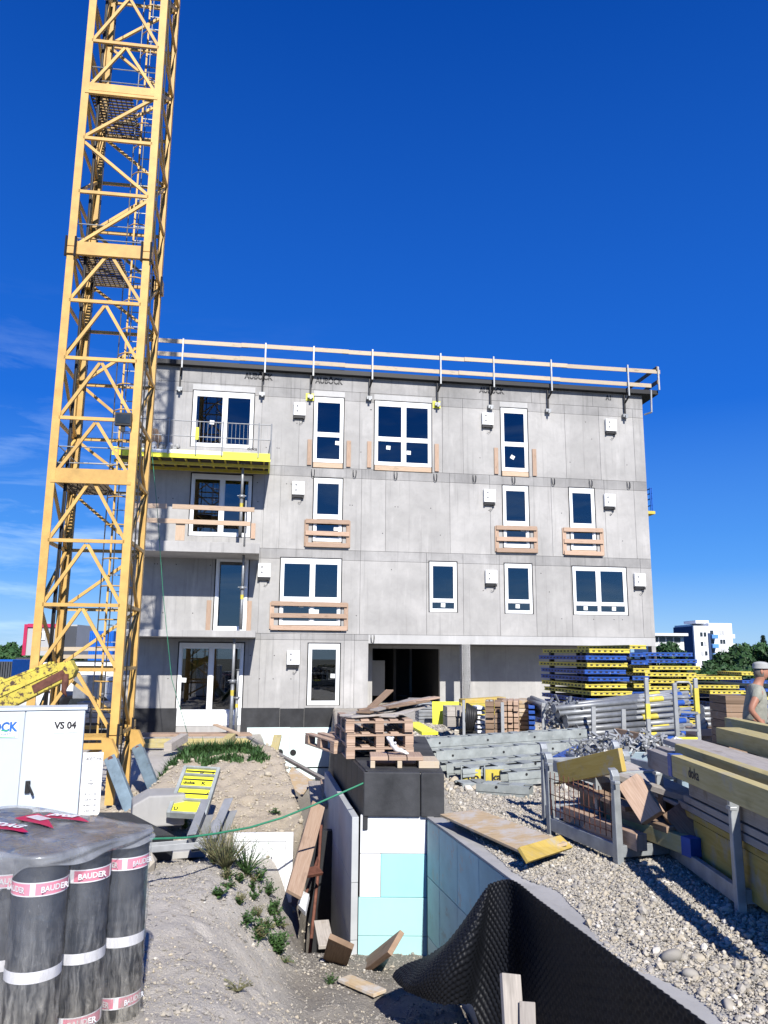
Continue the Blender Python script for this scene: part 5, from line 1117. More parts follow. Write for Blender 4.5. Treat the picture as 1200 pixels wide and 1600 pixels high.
# white board standing at the trench edge
x0, x1 = ond(363, 1304, 8.95).x, ond(459, 1302, 9.05).x; zt_ = ond(459, 1302, 9.0).z; zb_2 = zt_-.72
wb = thing('white_board', 'white insulation board with a groove standing on edge at the trench', 'insulation board', ((x0+x1)/2, 9.0, zb_2), rad(4)); w = (x1-x0)/2
mb = MB(); mb.bx(-w, w, 0, .05, 0, zt_-zb_2); mb.build('board', 'xps_white', wb, bev=.006)
mb = MB(); mb.bx(w-.085, w-.080, -.002, .0005, 0, zt_-zb_2-.085); mb.bx(-w, w-.080, -.002, .0005, zt_-zb_2-.09, zt_-zb_2-.085); mb.tube((.10, -.002, .46), (.10, .001, .46), .012, n=8); mb.build('groove', 'ink_grey', wb)
# trench debris
board('plank', ond(459, 1398, 8.45), ond(497, 1258, 9.7), .17, .045, 'timber_red', 'long new plank slanting down along the trench edge', 'plank', up=(.35, -1, .3))
def sheet(name, P, th, mat, lab, cat='sheet'):
    P = [Vector(p) for p in P]; n = (P[1]-P[0]).cross(P[2]-P[0]).normalized(); mb = MB(); mb.prism(P, n*th); return single(name, mb, mat, lab, cat, bev=.003)
sheet('chipboard_sheet', [ond(443, 1224, 12.6), ond(472, 1246, 12.2), ond(489, 1223, 12.8), ond(456, 1200, 13.2)], .03, 'ply', 'tan chipboard sheet fallen into the trench')
board('plank', ond(493, 1222, 12.4), ond(499, 1262, 10.9), .22, .04, 'timber_grey', 'left dusty plank bridging the trench by the black shaft', 'plank')
board('plank', ond(508, 1220, 12.4), ond(513, 1258, 10.9), .14, .05, 'timber_red', 'right brownish plank bridging the trench by the black shaft', 'plank')
stick('timber_stick', (388, 1152), 17.5, (506, 1218), 13.0, .08, .05, 'timber_grey', 'long thin grey batten running down into the trench', 'batten')
stick('timber_stick', (434, 1150), 16.5, (424, 1190), 15.0, .16, .06, 'beam_yellow', 'short orange batten upright in front of the white insulation', 'batten')
a = ond(480, 1290, 10.2); b = ond(502, 1290, 10.2); mb = MB(); mb.path([a, b, ond(497, 1365, 9.9), ond(484, 1490, 9.2)], .02, 6); mb.path([ond(497, 1340, 10), ond(470, 1420, 9.4)], .018, 6); single('rusty_frame', mb, 'rust', 'bent rusty steel bar frame standing in the dark trench', 'steel bar')
mb = MB(); mb.bx(-1.0, -.60, 10.3, 10.42, -2.5, -.55); single('trench_shade_panel', mb, 'bitumen', 'black panel added across the trench as its deep shade, below the bridging planks', 'wall')  # black panel added to stand in for the trench's deep shade
board('board_offcut', ond(472, 1365, 9.3), ond(500, 1360, 9.5), .12, .04, 'rust', 'dark board wedged across the trench', roll=.5)
sheet('insulation_scrap', [ond(466, 1420, 8.6), ond(478, 1432, 8.4), ond(484, 1404, 8.8), ond(472, 1398, 9.0)], .05, 'xps_white', 'small white insulation scrap at the foot of the long plank', 'scrap')
stick('board_offcut', (502, 1440), 8.9, (510, 1480), 8.5, .16, .04, 'timber_grey', 'grey board end at the foot of the shaft wall')
# green hose
mb = MB(); mb.path([ond(*p, d) for *p, d in ((150, 1312, 6.6), (228, 1311, 6.9), (290, 1309, 7.2), (340, 1302, 7.5), (390, 1293, 7.7), (440, 1278, 7.9), (490, 1258, 8.1), (540, 1236, 8.3), (585, 1216, 8.45), (615, 1207, 8.6), (632, 1202, 8.8))], .010, 6); single('hose', mb, 'green', 'thin green hose stretched from the rolls across to the pallets', 'hose')

# ================================================================== PALLETS ON THE SHAFT
pal_d = math.atan2(.9866, -.163)                           # pallets lie along the shaft
p0 = ond(590, 1196, 9.35); p0.z = ztop+.01
def pallet(lab, loc, rotz):
    t = thing('pallet', lab, 'pallet', loc, rotz, 'wooden pallets on the shaft')
    for y in (-.35, 0, .35):
        mb = MB(); mb.bx(0, 1.15, y-.05, y+.05, 0, .02); mb.build('bottom_board', 'timber_red', t, bev=.003)
        for x in (.0, .5, 1.0): mb = MB(); mb.bx(x, x+.14, y-.05-.001, y+.05+.001, .022, .10); mb.build('block', 'timber_red', t, bev=.003)
    for x in (.0, .5, 1.0): mb = MB(); mb.bx(x, x+.14, -.4, .4, .102, .122); mb.build('cross_board', 'timber_red', t, bev=.003)
    for i in range(5): mb = MB(); y = -.345+.1725*i; mb.bx(0, 1.15, y-.05, y+.05, .124, .146); mb.build('deck_board', 'timber_red', t, bev=.003)
    return t
pa = pallet('lowest of the three stacked wooden pallets on the black shaft', p0+Vector((.03, 0, 0)), pal_d); ptree = treeof(pa)
dup(pa, p0+Vector((.03, .02, .149)), (0, 0, pal_d+.02), 'middle of the three stacked wooden pallets on the black shaft', tree=ptree)
dup(pa, p0+Vector((.02, -.01, .298)), (0, 0, pal_d-.015), 'topmost of the three stacked wooden pallets, covered with loose boards', tree=ptree)
dup(pa, p0+Vector((-.17, .55, .0)), (0, 0, pal_d+.25), 'skewed wooden pallet sticking out left behind the pallet stack', tree=ptree)
pf_ = ond(628, 1206, 8.62)
tq = thing('pallet', 'small brown pallet piece lying at the front edge of the shaft', 'pallet', (pf_.x, pf_.y, ztop+.01), rad(2), 'wooden pallets on the shaft')
for i, (x, w) in enumerate(((-.26, .19), (-.06, .19), (.14, .17))): mb = MB(); mb.bx(x-.08, x-.08+w, 0, .42, .075, .115); mb.build('deck_board', 'timber_red', tq, bev=.004)
for x in (-.34, -.05, .18): mb = MB(); mb.bx(x, x+.05 if x < .1 else x+.22, -.03, .4, 0, .072); mb.build('bearer', 'timber_pale' if x > -.3 else 'timber_pale', tq, bev=.004)
for i, (dx, dy, L, a, tl, m) in enumerate([(-.42, .15, 1.1, .75, .06, 'timber_grey'), (-.30, .2, 1.2, .9, .08, 'timber_grey'), (-.18, .1, 1.2, 1.05, .1, 'timber_old'), (-.05, .15, 1.0, .95, .13, 'timber_grey'), (.08, .3, .8, .6, .1, 'timber_old'), (.12, .1, 1.1, 1.2, .05, 'timber_grey'), (.25, .2, .9, 1.0, .1, 'timber_grey'),
                                              (-.25, .5, .9, .15, .16, 'timber_old'), (.0, .6, 1.0, .3, .2, 'timber_red'), (.15, .75, .8, .5, .14, 'timber_grey'), (-.35, .0, .9, .5, .03, 'timber_grey'), (.3, .5, .9, 1.3, .2, 'timber_grey'), (-.1, .9, .5, .9, .35, 'timber_old')]):
    c = p0+Vector((dx, dy, .47+.022*(i % 5))); e = c+Vector((math.cos(a)*L*.8, math.sin(a)*L, tl*.6)); o = board('loose_board', c, e, .12+.03*(i % 3), .022, m, f'loose weathered board in the heap on top of the pallets, {ORD[min(i, 11)]} laid', 'board', 'loose boards heaped on the pallets')
    o['label'] = ['flat grey board along the left edge', 'grey board second from the left edge', 'brown board crossing the left half', 'grey board rising through the middle', 'short brown board in the middle', 'grey board along the right half', 'short grey board near the right edge', 'brown board lying crosswise at the back', 'reddish board lying crosswise at the back', 'grey board sticking out to the right', 'lowest grey board at the front left', 'grey board along the right edge', 'brown board pointing upward at the back'][i] + ' of the heap on the pallets'
gp = [(0, 0, .05), (-.05, .01, .10), (-.09, .02, .17)]; ge = [(0, 1), (1, 2)]; gr_ = [(.045, .03), (.05, .035), (.04, .022)]
for (dx, dy, dz, b0) in ((.09, -.05, -.03, 0), (.12, -.01, -.035, 0), (.11, .04, -.02, 0), (.07, .07, .01, 0), (.0, -.07, .05, 1)):
    k = len(gp); r = gp[b0]; gp += [(r[0]+dx*.5, r[1]+dy*.6, r[2]+dz*.4+.01), (r[0]+dx, r[1]+dy, r[2]+dz)]; ge += [(b0, k), (k, k+1)]; gr_ += [.016, .013]
k = len(gp); gp += [(-.12, .05, .20), (-.06, -.02, .20)]; ge += [(2, k), (2, k+1)]; gr_ += [(.03, .012), (.026, .012)]
o = skin('work_glove', gp, ge, gr_, 'cloth', None); p = ond(622, 1192, 8.78); o.location = (p.x, p.y, ztop+.115); o.rotation_euler = (0, 0, .3); tag(o, 'crumpled white work glove on the small pallet piece', 'glove')
p = ond(660, 1139, 16.0); board('yellow_plank', ond(643, 1130, 14.5), ond(672, 1146, 13.2), .28, .05, 'fy_bright', 'bright yellow plank end lying right of the pallet stack', 'plank')

# ================================================================== RIGHT FOREGROUND
def plank_on(name, pa, pb, w, h, mat, lab, cat='board', up=(0, 0, 1), roll=0, group=None): return board(name, pa, pb, w, h, mat, lab, cat, group, up, .004, roll)
a = onz(688, 1276, .10); b = onz(822, 1338, .08)
d = (b-a); d.z = 0; d = d.normalized(); n = Vector((-d.y, d.x, 0)); n = n if n.y > 0 else -n
sheet('plywood_sheet', [a, b, b+n*.40+Vector((0, 0, .05)), a+n*.42+Vector((0, 0, .02))], .024, 'ply', 'large dusty plywood sheet lying on the gravel beside the wall')
a = onz(808, 1327, .17); b = onz(822, 1350, .10); c = onz(892, 1327, .08); e = onz(872, 1308, .17)
sheet('plywood_sheet', [b, c, e, a], .03, 'ply_yellow', 'small yellow stained board lying over the end of the plywood sheet')
def rack(lab, loc, rotz, L, Wd, H, rails=(.06,), name='stacking_rack'):
    t = thing(name, lab, 'rack', loc, rotz, 'steel stacking racks')
    for x in (0, L):
        for y in (0, Wd):
            mb = MB(); s = 1 if x == 0 else -1
            mb.prism([(x-.035, y-.03, 0), (x+.035, y-.03, 0), (x+.028, y-.03, H*.55), (x+.022, y-.03, H-.04), (x-.022, y-.03, H-.04), (x-.028, y-.03, H*.55)], (0, .06, 0)); p = mb.build('post', 'rack', t, bev=.006)
            mb = MB(); mb.prism([(x-.022, y-.034, H-.05), (x+.022, y-.034, H-.05), (x+.024, y-.034, H-.01), (x-.004, y-.034, H+.035), (x-.045, y-.034, H+.05), (x-.05, y-.034, H+.036), (x-.022, y-.034, H+.012)], (0, .068, 0)); mb.beam((x+.03, y-.04, H-.05), (x+.10, y-.04, H-.05), .05, .025); mb.build('hook', 'rack', p, bev=.005)
    for z in rails:
        for y in (0, Wd): mb = MB(); mb.beam((.037, y, z+.05), (L-.037, y, z+.05), .045, .11); mb.build('long_rail', 'rack', t, bev=.004)
        for x in (0, L): mb = MB(); mb.beam((x, .032, z+.05), (x, Wd-.032, z+.05), .045, .09); mb.build('end_rail', 'rack', t, bev=.004)
    return t
P1 = onz(967, 1353, 0); e1 = Vector((math.sin(rad(17)), -math.cos(rad(17)), 0)).normalized(); e1 = Vector((.30, -.954, 0))
# rack local x runs from the far post to the near post
P2 = P1-e1*1.07; r2 = math.atan2(e1.y, e1.x)
rk = rack('grey steel stacking rack filled with broken timber, nearest the plywood sheet', (P2.x, P2.y, 0), r2, 1.07, .85, .70)
mb = MB()
for i in range(13): mb.beam((.05+.97*i/12, -.02, .2), (.05+.97*i/12, -.02, .58), .006, .006)
for z in (.25, .38, .52): mb.beam((.03, -.02, z), (1.04, -.02, z), .006, .006)
mb.build('wire_mesh', 'rust', rk, kind='stuff')
def RL(x, y, z): return P2+e1*x+Vector((-e1.y, e1.x, 0))*y+Vector((0, 0, z))
rkd = [('board', (.02, .10, .56), (.98, .14, .80), .045, .19, 'ply_yellow', 'long yellowish board slanting upward on top of the broken timber rack', (0, 0, 1)),
       ('timber_block', (1.03, .16, .64), (1.22, .24, .38), .15, .19, 'timber_red', 'thick broken brown beam jutting out of the rack', (0, .3, 1)),
       ('timber_block', (1.18, .50, .42), (1.46, .52, .26), .26, .12, 'timber_old', 'split dark plank end beside the thick broken beam', (0, .6, 1)),
       ('board', (1.2, .8, .48), (1.62, .86, .36), .34, .05, 'fplate', 'dark square board end sticking out at the right of the broken timber', (0, .5, 1)),
       ('board', (1.22, .72, .36), (1.66, .80, .24), .3, .05, 'fplate', 'lower dark board end sticking out under the square one', (0, .5, 1)),
       ('beam', (.1, .12, .215), (1.22, .12, .20), .10, .13, 'timber_red', 'reddish squared beam with cut end, lowest in the rack', (0, 0, 1)),
       ('beam', (.3, .34, .24), (1.55, .36, .22), .09, .13, 'beam_yellow', 'yellow timber beam with blue end beside the cut beam', (0, 0, 1)),
       ('beam', (.6, .62, .20), (2.15, .66, .18), .09, .14, 'beam_yellow', 'second yellow timber beam with blue end in the rack shade', (0, 0, 1)),
       ('board', (.05, .3, .34), (1.0, .3, .36), .03, .16, 'timber_old', 'dark brown board standing inside the rack behind the mesh', (0, 0, 1)),
       ('board', (.04, .5, .42), (1.02, .5, .45), .03, .18, 'timber_old', 'brown board deeper inside the rack', (0, 0, 1)),
       ('board', (.1, .6, .64), (1.35, .74, .42), .42, .03, 'timber_grey', 'wide pale dusty board lying across the broken timber', (0, 0, 1)),
       ('board', (.02, .72, .30), (1.05, .72, .34), .03, .30, 'timber_old', 'tall dark board added as a backdrop behind the broken timber in the rack', (0, 0, 1)),  # dark backdrop added to darken the gaps between the boards
       ('board', (.15, .45, .28), (1.3, .40, .30), .20, .05, 'timber_old', 'dark board lying over the yellow beams in the rack', (0, 0, 1)),
       ('board', (.3, .2, .66), (1.2, .62, .50), .10, .05, 'timber_grey', 'grey batten lying crosswise over the broken timber', (0, 0, 1)),
       ('board', (.08, .2, .48), (.95, .24, .40), .16, .04, 'timber_old', 'flat dark board under the slanting yellowish board', (0, 0, 1))]
for nm, a, b, w, h, m, lab, up in rkd: 
    o = plank_on(nm, RL(*a), RL(*b), w, h, m, lab, 'beam' if nm == 'beam' else 'board', up)
    if 'blue end' in lab:
        d = RL(*b)-RL(*a); d.normalize(); q = RL(*b); mb = MB(); mb.beam(q-d*.10, q+d*.006, w+.008, h+.008); e = mb.build('blue_end', 'fb', o, world=True)
P4 = onz(850, 1283, 0); r1 = rack('grey steel stacking rack almost hidden behind the broken timber rack', (P4.x+.02, P4.y, 0), r2-.02, 1.0, .85, .72, (.06, .52))
# right rack with yellow and grey beams
Q1 = onz(1158, 1428, 0); e3 = Vector((-.02, -1, 0)).normalized(); QL = 1.5; Q2 = Q1-e3*QL
r3 = rack('grey steel stacking rack loaded with long yellow beams at the right edge', (Q2.x, Q2.y, 0), math.atan2(e3.y, e3.x), QL, .86, .72)
def Q3(x, y, z): return Q2+e3*x+Vector((-e3.y, e3.x, 0))*y+Vector((0, 0, z))
rk3 = [('timber_beam', (.62, -.08, .82), (-.02+3.3, -.08, .82), .085, .16, 'beam_yellow', 'yellow beam along the left top edge of the right rack', 'beam'),
       ('timber_beam', (.10, -.08, .80), (.615, -.08, .80), .085, .15, 'timber_grey', 'grey beam end capped in front of the left yellow beam', 'beam'),
       ('timber_beam', (.10, .16, .85), (3.2, .16, .83), .09, .14, 'beam_yellow', 'second yellow beam from the left on the right rack', 'beam'),
       ('timber_beam', (-.35, .14, .80), (.09, .14, .80), .09, .10, 'timber_grey', 'short grey beam end left of the second yellow beam', 'beam'),
       ('plank', (-.55, .40, .87), (3.2, .42, .86), .34, .045, 'timber_grey', 'wide weathered plank between the yellow beams on the right rack', 'plank'),
       ('timber_beam', (-.35, .76, .95), (3.2, .80, .92), .22, .14, 'beam_yellow', 'thick yellow beam highest on the right rack', 'beam'),
       ('timber_beam', (-1.0, 1.05, .98), (3.2, 1.1, .96), .10, .16, 'beam_yellow', 'farthest yellow beam behind the thick one on the right rack', 'beam'),
       ('waler', (.55, .10, .64), (3.2, .10, .64), .10, .13, 'timber_grey', 'grey beam with rounded end below the yellow beams', 'beam'),
       ('board', (.42, .11, .535), (3.2, .11, .535), .12, .05, 'timber_grey', 'upper thin grey board under the grey beam on the right rack', 'board'),
       ('board', (.30, .11, .475), (3.2, .11, .475), .13, .05, 'timber_grey', 'lower thin grey board under the grey beam on the right rack', 'board'),
       ('board', (.38, .11, .42), (3.2, .11, .42), .10, .045, 'ply_yellow', 'thin yellow board just above the large yellow sheet', 'board'),
       ('formwork_sheet', (.55, .085, .235), (3.2, .085, .235), .03, .31, 'ply_yellow', 'large yellow coated sheet standing in the right rack', 'sheet'),
       ('timber_beam', (.75, .5, .42), (3.2, .5, .42), .5, .28, 'timber_old', 'dark timber stack in the middle of the right rack', 'beam'),
       ('timber_beam', (.3, .55, .65), (3.2, .55, .65), .4, .16, 'timber_old', 'dark timber layer under the weathered plank on the right rack', 'beam'),
       ('timber_block', (.35, .3, .13), (.8, .3, .13), .12, .12, 'beam_yellow', 'short yellow block lying under the right rack', 'block')]
for nm, a, b, w, h, m, lab, cat in rk3:
    if nm == 'waler': nm = 'grey_beam'
    o = plank_on(nm, Q3(*a), Q3(*b), w, h, m, lab, cat)
    if nm == 'timber_beam' and 'left top edge' in lab:
        q = Q3(1.15, -.125, .82); tx = text('lettering', 'doka', .10, 'ink', o, (0, 0, 0), (0, 0, 0), bold=.003); M4 = Matrix.Translation(q) @ Matrix.Rotation(-math.pi/2, 4, 'Z') @ Matrix.Rotation(math.pi/2, 4, 'X'); tx.matrix_world = M4; tx.parent = o; tx.matrix_basis = o.matrix_basis.inverted() @ M4
        mb = MB(); mb.beam(Q3(.62, -.08, .82), Q3(.70, -.08, .82), .093, .168); mb.build('blue_end', 'fb', o, world=True)

# grey steel walers in the middle
def waler(lab, pa, da, pb, db, h=.2, w=.24, z=None, group='grey steel walers in the yard'):
    a = ond(*pa, da); b = ond(*pb, db); t = thing('steel_waler', lab, 'steel beam', a, 0, group); d = b-a; L = d.length; d.normalize(); sd = Vector((0, 0, 1)).cross(d).normalized(); u = d.cross(sd)
    for s in (-1, 1):                                         # two channels back to back
        mb = MB(); q = a+sd*(s*w/2)
        mb.beam(q, q+d*L, .010, h); mb.beam(q-sd*(s*.03)+u*(h/2-.006), q-sd*(s*.03)+u*(h/2-.006)+d*L, .06, .012); mb.beam(q-sd*(s*.03)-u*(h/2-.006), q-sd*(s*.03)-u*(h/2-.006)+d*L, .06, .012)
        mb.beam(q+sd*(s*.008)-u*.0, q+sd*(s*.008)+d*L, .012, .018); mb.build('channel', 'waler', t, world=True)
    n = max(2, int(L/.34))
    for i in range(n):
        q = a+d*(L*(i+.5)/n)+u*(h/2+.004); mb = MB(); mb.beam(q-sd*w/2, q+sd*w/2, .16, .008, u); mb.build('batten', 'waler', t, world=True)
    mb = MB()
    for i in range(int(L/.8)+1):
        q = a+d*(.25+.8*i)-sd*(w/2+.007) if sd.y > 0 else a+d*(.25+.8*i)+sd*(w/2+.007); dy = -.002 if True else 0
        mb.tube(q+u*.05, q+u*.05-sd*(.006 if sd.y > 0 else -.006), .017, n=7); 
    mb.build('bolt_hole', 'seal', t, kind='stuff', world=True)
    return t
waler('rearmost and longest greenish grey steel waler in the yard', (660, 1166), 12.6, (912, 1150), 13.2, .24)
waler('grey steel waler beneath the rearmost one', (661, 1184), 12.5, (905, 1172), 13.0, .16)
waler('second grey steel waler from the back', (678, 1186), 11.7, (905, 1170), 12.3, .24)
waler('third grey steel waler from the back', (693, 1206), 11.0, (900, 1188), 11.6, .24)
waler('grey steel waler at the front, above the yellow labels', (716, 1206), 10.55, (880, 1192), 11.0, .10, .3)
waler('short grey steel waler below the yellow labels', (716, 1232), 10.2, (760, 1229), 10.3, .14, .3)
waler('grey steel waler lying askew in front of all others', (748, 1232), 9.75, (830, 1238), 9.5, .15, .22)
waler('short grey steel waler at the right end of the labels', (788, 1216), 10.3, (880, 1208), 10.5, .16, .26)
for i, (px, s, lab) in enumerate(((737, 'do', 'left yellow label plate with black letters under the front waler'), (773, 'ka', 'right yellow label plate with black letters under the front waler'))):
    p = ond(px, 1216, 10.45); t = thing('label_plate', lab, 'plate', (p.x, p.y, p.z-.08), .05); mb = MB(); mb.bx(-.12, .12, 0, .01, 0, .19); mb.build('plate', 'fy', t); text('lettering', s, .13, 'ink', t, (0.02, -.003, .09), bold=.005, sx=1.1)
    mb = MB(); mb.bx(-.14, -.125, -.01, .02, -.1, .24); mb.build('bracket', 'waler', t)
# grey crate with clamps
cp = ond(1034, 1241, 9.6); ct = thing('steel_crate', 'blue grey steel crate heaped with metal clamps', 'crate', (cp.x, cp.y, max(0, cp.z)-.0), rad(-4)); w = .42; Hc = .48
mb = MB(); mb.bx(-w, w, 0, .02, .05, Hc)
front = mb.build('front_panel', 'crate_blue', ct, bev=.005)
for z in (.16, .30): mb = MB(); mb.bx(-w+.04, w-.04, -.014, -.001, z, z+.03); mb.build('rib', 'crate_blue', front)
mb = MB(); mb.bx(w-.30, w-.13, -.006, -.001, .35, .46); mb.build('paper_label', 'plate', front); mb = MB(); mb.bx(w-.28, w-.2, -.008, -.0065, .42, .43); mb.bx(w-.28, w-.17, -.008, -.0065, .39, .40); mb.build('print', 'ink_grey', front)
for s in (-1, 1): mb = MB(); mb.bx(s*w-.012, s*w+.012, .022, .62, .05, Hc); mb.build('side_panel', 'crate_blue', ct, bev=.004)
mb = MB(); mb.bx(-w, w, .62, .64, .05, Hc); mb.build('back_panel', 'crate_blue', ct); mb = MB(); mb.bx(-w, w, .0, .64, .03, .048); mb.build('bottom', 'crate_blue', ct)
for x in (-w+.04, w-.04):
    for y in (.04, .58): mb = MB(); mb.bx(x-.035, x+.035, y-.035, y+.035, 0, .03); mb.build('foot', 'crate_blue', ct); mb = MB(); mb.bx(x-.03, x+.03, y-.03, y+.03, Hc, Hc+.06); mb.build('corner_lug', 'galv', ct)
def clampmesh():
    mb = MB(); mb.beam((0, 0, 0), (0, 0, .24), .035, .02); mb.beam((0, 0, .22), (.10, 0, .26), .035, .025); mb.beam((0, 0, .02), (.11, 0, .0), .035, .025); mb.tube((.0, -.03, .13), (0, .03, .13), .028, n=7); return mb
cl0 = None
for i in range(90):
    x = random.uniform(-w-.5, w-.05); y = random.uniform(.05, .6); z = Hc+random.uniform(-.05, .10) - max(0, -w-x)*.12
    if cl0 is None: cl0 = clampmesh().build('formwork_clamp', 'galv_pale', None); o = cl0
    else: o = cl0.copy(); C.objects.link(o)
    o.location = ct.matrix_basis @ Vector((x, y, z)); o.rotation_euler = (random.uniform(-1.9, 1.9), random.uniform(-1.2, 1.2), random.uniform(0, 6.28)); k = random.uniform(.55, .85); o.scale = (k, k, k); tag(o, 'small steel clamp in the heap over the grey crate', 'clamp', 'steel clamps heaped in the crate')
mb = MB(); q = ond(905, 1205, 10.2); mb.bx(-.5, .1, 0, .5, 0, .40); o = mb.build('steel_box', 'rack', None, bev=.01); o.location = (q.x+.45, q.y, 0); tag(o, 'low grey steel box left of the heaped crate', 'box')
board('formwork_strip', ond(880, 1186, 10.6), ond(915, 1168, 11.2), .30, .05, 'fb', 'small scratched blue panel lying on the steel between racks', 'panel')
board('plank', ond(962, 1152, 11.6), ond(1035, 1168, 10.8), .05, .26, 'timber_old', 'dark brown board behind the heap of clamps', 'plank')
# stillage posts with yellow tape
def post(px, y0, y1, d, lab, tape=None, loop=False):
    a = ond(px+1, y1, d); b = ond(px, y0, d); t = thing('gate_post', lab, 'post', (a.x, a.y, a.z), 0, 'grey steel posts with yellow bands'); h = b.z-a.z
    mb = MB(); mb.beam((0, 0, 0), (0, 0, h), .055, .055); mb.build('tube', 'galv_pale', t, bev=.006)
    if tape: mb = MB(); mb.beam((0, 0, h*tape[0]), (0, 0, h*tape[1]), .062, .062); mb.build('yellow_band', 'fy', t)
    if loop:
        mb = MB(); mb.path([(0, 0, h-.01), (.05, 0, h+.02), (.20, 0, h+.02), (.23, 0, h-.02), (.23, 0, h-.16), (.2, 0, h-.19), (.03, 0, h-.19)], .016, 6); mb.build('handle_loop', 'galv_pale', t)
    return t
post(1014, 1059, 1166, 11.2, 'left grey steel post with a yellow band before the blue panel stack', (.40, .62)); post(1092, 1060, 1170, 11.2, 'right grey steel post with a yellow band before the blue panels', (.50, .86)); post(1058, 1068, 1160, 10.9, 'grey steel post with a bent handle loop between the yellow banded posts', None, True)
for k, (x0, y0, x1, y1, d, lab) in enumerate(((1060, 1152, 1090, 1170, 10.8, 'upper bright yellow plate at the foot of the handle post'), (1058, 1172, 1100, 1186, 10.6, 'lower bright yellow plate at the foot of the posts'))):
    a = ond(x0, y1, d); b = ond(x1, y0, d); mb = MB(); mb.bx(a.x, b.x, a.y, a.y+.03, a.z, b.z); single('yellow_plate', mb, 'fy_bright', lab, 'plate', bev=.003)
mb = MB(); a = ond(1060, 1112, 10.95); b = ond(1092, 1114, 11.2); mb.beam(a, b, .03, .03); a = ond(1060, 1140, 10.95); b = ond(1092, 1141, 11.2); mb.beam(a, b, .03, .03); single('cross_rail', mb, 'galv_pale', 'pair of thin steel rails between the handle post and right post', 'rail')

# tubes: steel props lying in stillages
def lying(pa, da, pb, db, r, lab, plate=True, band=None):
    a = ond(*pa, da); b = ond(*pb, db); t = thing('lying_prop', lab, 'steel prop', a, 0, 'steel props lying in bundles'); d = (b-a); L = d.length; d.normalize()
    mb = MB(); mb.tube(a, a+d*L*.6, r, n=9); mb.build('outer_tube', 'galv', t, world=True); mb = MB(); mb.tube(a+d*L*.6, b, r*.78, n=8); mb.build('inner_tube', 'galv_pale', t, world=True)
    if plate: mb = MB(); mb.tube(a-d*.012, a, r*1.7, n=8); mb.build('end_plate', 'galv', t, world=True)
    if band: mb = MB(); mb.tube(a+d*L*band[0], a+d*L*band[1], r*1.05, n=9, cap=False); mb.build('paint_band', band[2], t, world=True)
k = 0
rows_ = []
for i in range(8):
    for j in range(4):
        rows_.append((i, j))
desc = ['highest', 'second highest', 'third highest', 'fourth highest', 'middle', 'sixth highest', 'second lowest', 'lowest']
dpt = ['front', 'second', 'third', 'rear']
for i, j in rows_:
    f = i/7; x0 = 878+random.uniform(-16, 14)+22*f+j*4; y0 = 1107+56*f-j*2; x1 = 1056+random.uniform(-10, 22)-0*f+j*3; y1 = 1088+66*f-j*3
    lying((x0, y0), 14.2+.35*j, (x1, y1), 15.1+.35*j, .05, f'{desc[i]} lying steel prop in the {dpt[j]} layer of the big prop bundle', True, (.66, .80, 'fy') if (i+j) % 3 == 0 else ((.9, .99, 'fb') if (i+j) % 3 == 1 else None))
for i in range(9):
    f = i/8; lying((828+random.uniform(-3, 3), 1090+f*22), 16.0+.1*i, (872+random.uniform(-4, 6), 1108+f*18), 14.9, .045, f'{ORD[i]} from the top of the small slanting prop bundle left of the clamp heap', False)
for i in range(12):
    f = i/11; lying((1098+random.uniform(-3, 2), 1108+f*30), 13.2+.1*(i % 3), (1150, 1106+f*30), 13.6, .045, f'{ORD[i]} from the top of the short prop bundle near the worker')
mb = MB(); tiny = []
for i in range(150):
    u = RNG.uniform(0, 1); v = RNG.uniform(0, 1); p = ond(852+u*52+v*6, 1090+abs(u-.5)*22+v*(48-abs(u-.5)*22), 14.3+.5*RNG.random()); q = p+Vector(RNG.normal(0, .06, 3)); mb.beam(p, q, .035, .03)
single('coupling_heap', mb, 'galv', 'heap of small pale scaffold couplings piled beside the props', 'metal parts')['kind'] = 'stuff'
for i, (px, y0, y1, d, lab) in enumerate(((850, 1098, 1142, 14.6, 'left of the coupling heap'), (928, 1104, 1148, 14.0, 'in front of the big prop bundle, left'), (975, 1108, 1150, 13.8, 'in front of the big prop bundle, right'))):
    a = ond(px, y1, d); b = ond(px-1, y0, d); mb = MB(); mb.beam(a, b, .07, .05); single('stillage_post', mb, 'galv_pale', 'short flat steel stillage post '+lab, 'post')
# crate of loose metal near the worker, stacked timber
a = ond(1090, 1150, 13.0); b = ond(1146, 1140, 13.0); mb = MB(); mb.bx(a.x, b.x, a.y, a.y+.5, a.z, b.z); single('timber_layer', mb, 'timber_red', 'orange sunlit timber layer below the short prop bundle', 'timber')
mb = MB(); mb.bx(a.x, b.x, a.y+.05, a.y+.5, a.z-.45, a.z-.004); single('dark_crate', mb, 'timber_old', 'dark wooden crate beneath the orange timber layer', 'crate')
mb = MB(); 
for i in range(6): mb.bx(0, .36, 0, .6, .11*i, .11*i+.102)
p = ond(1140, 1180, 12.0); tb = thing('timber_stack', 'dark brown stacked timber behind the worker', 'timber stack', (p.x, p.y, p.z))
for i in range(7): mb = MB(); mb.bx(-.0, .36+.02*(i % 2), 0, .6, .125*i, .125*i+.118); mb.build('beam', 'timber_old', tb, bev=.004)

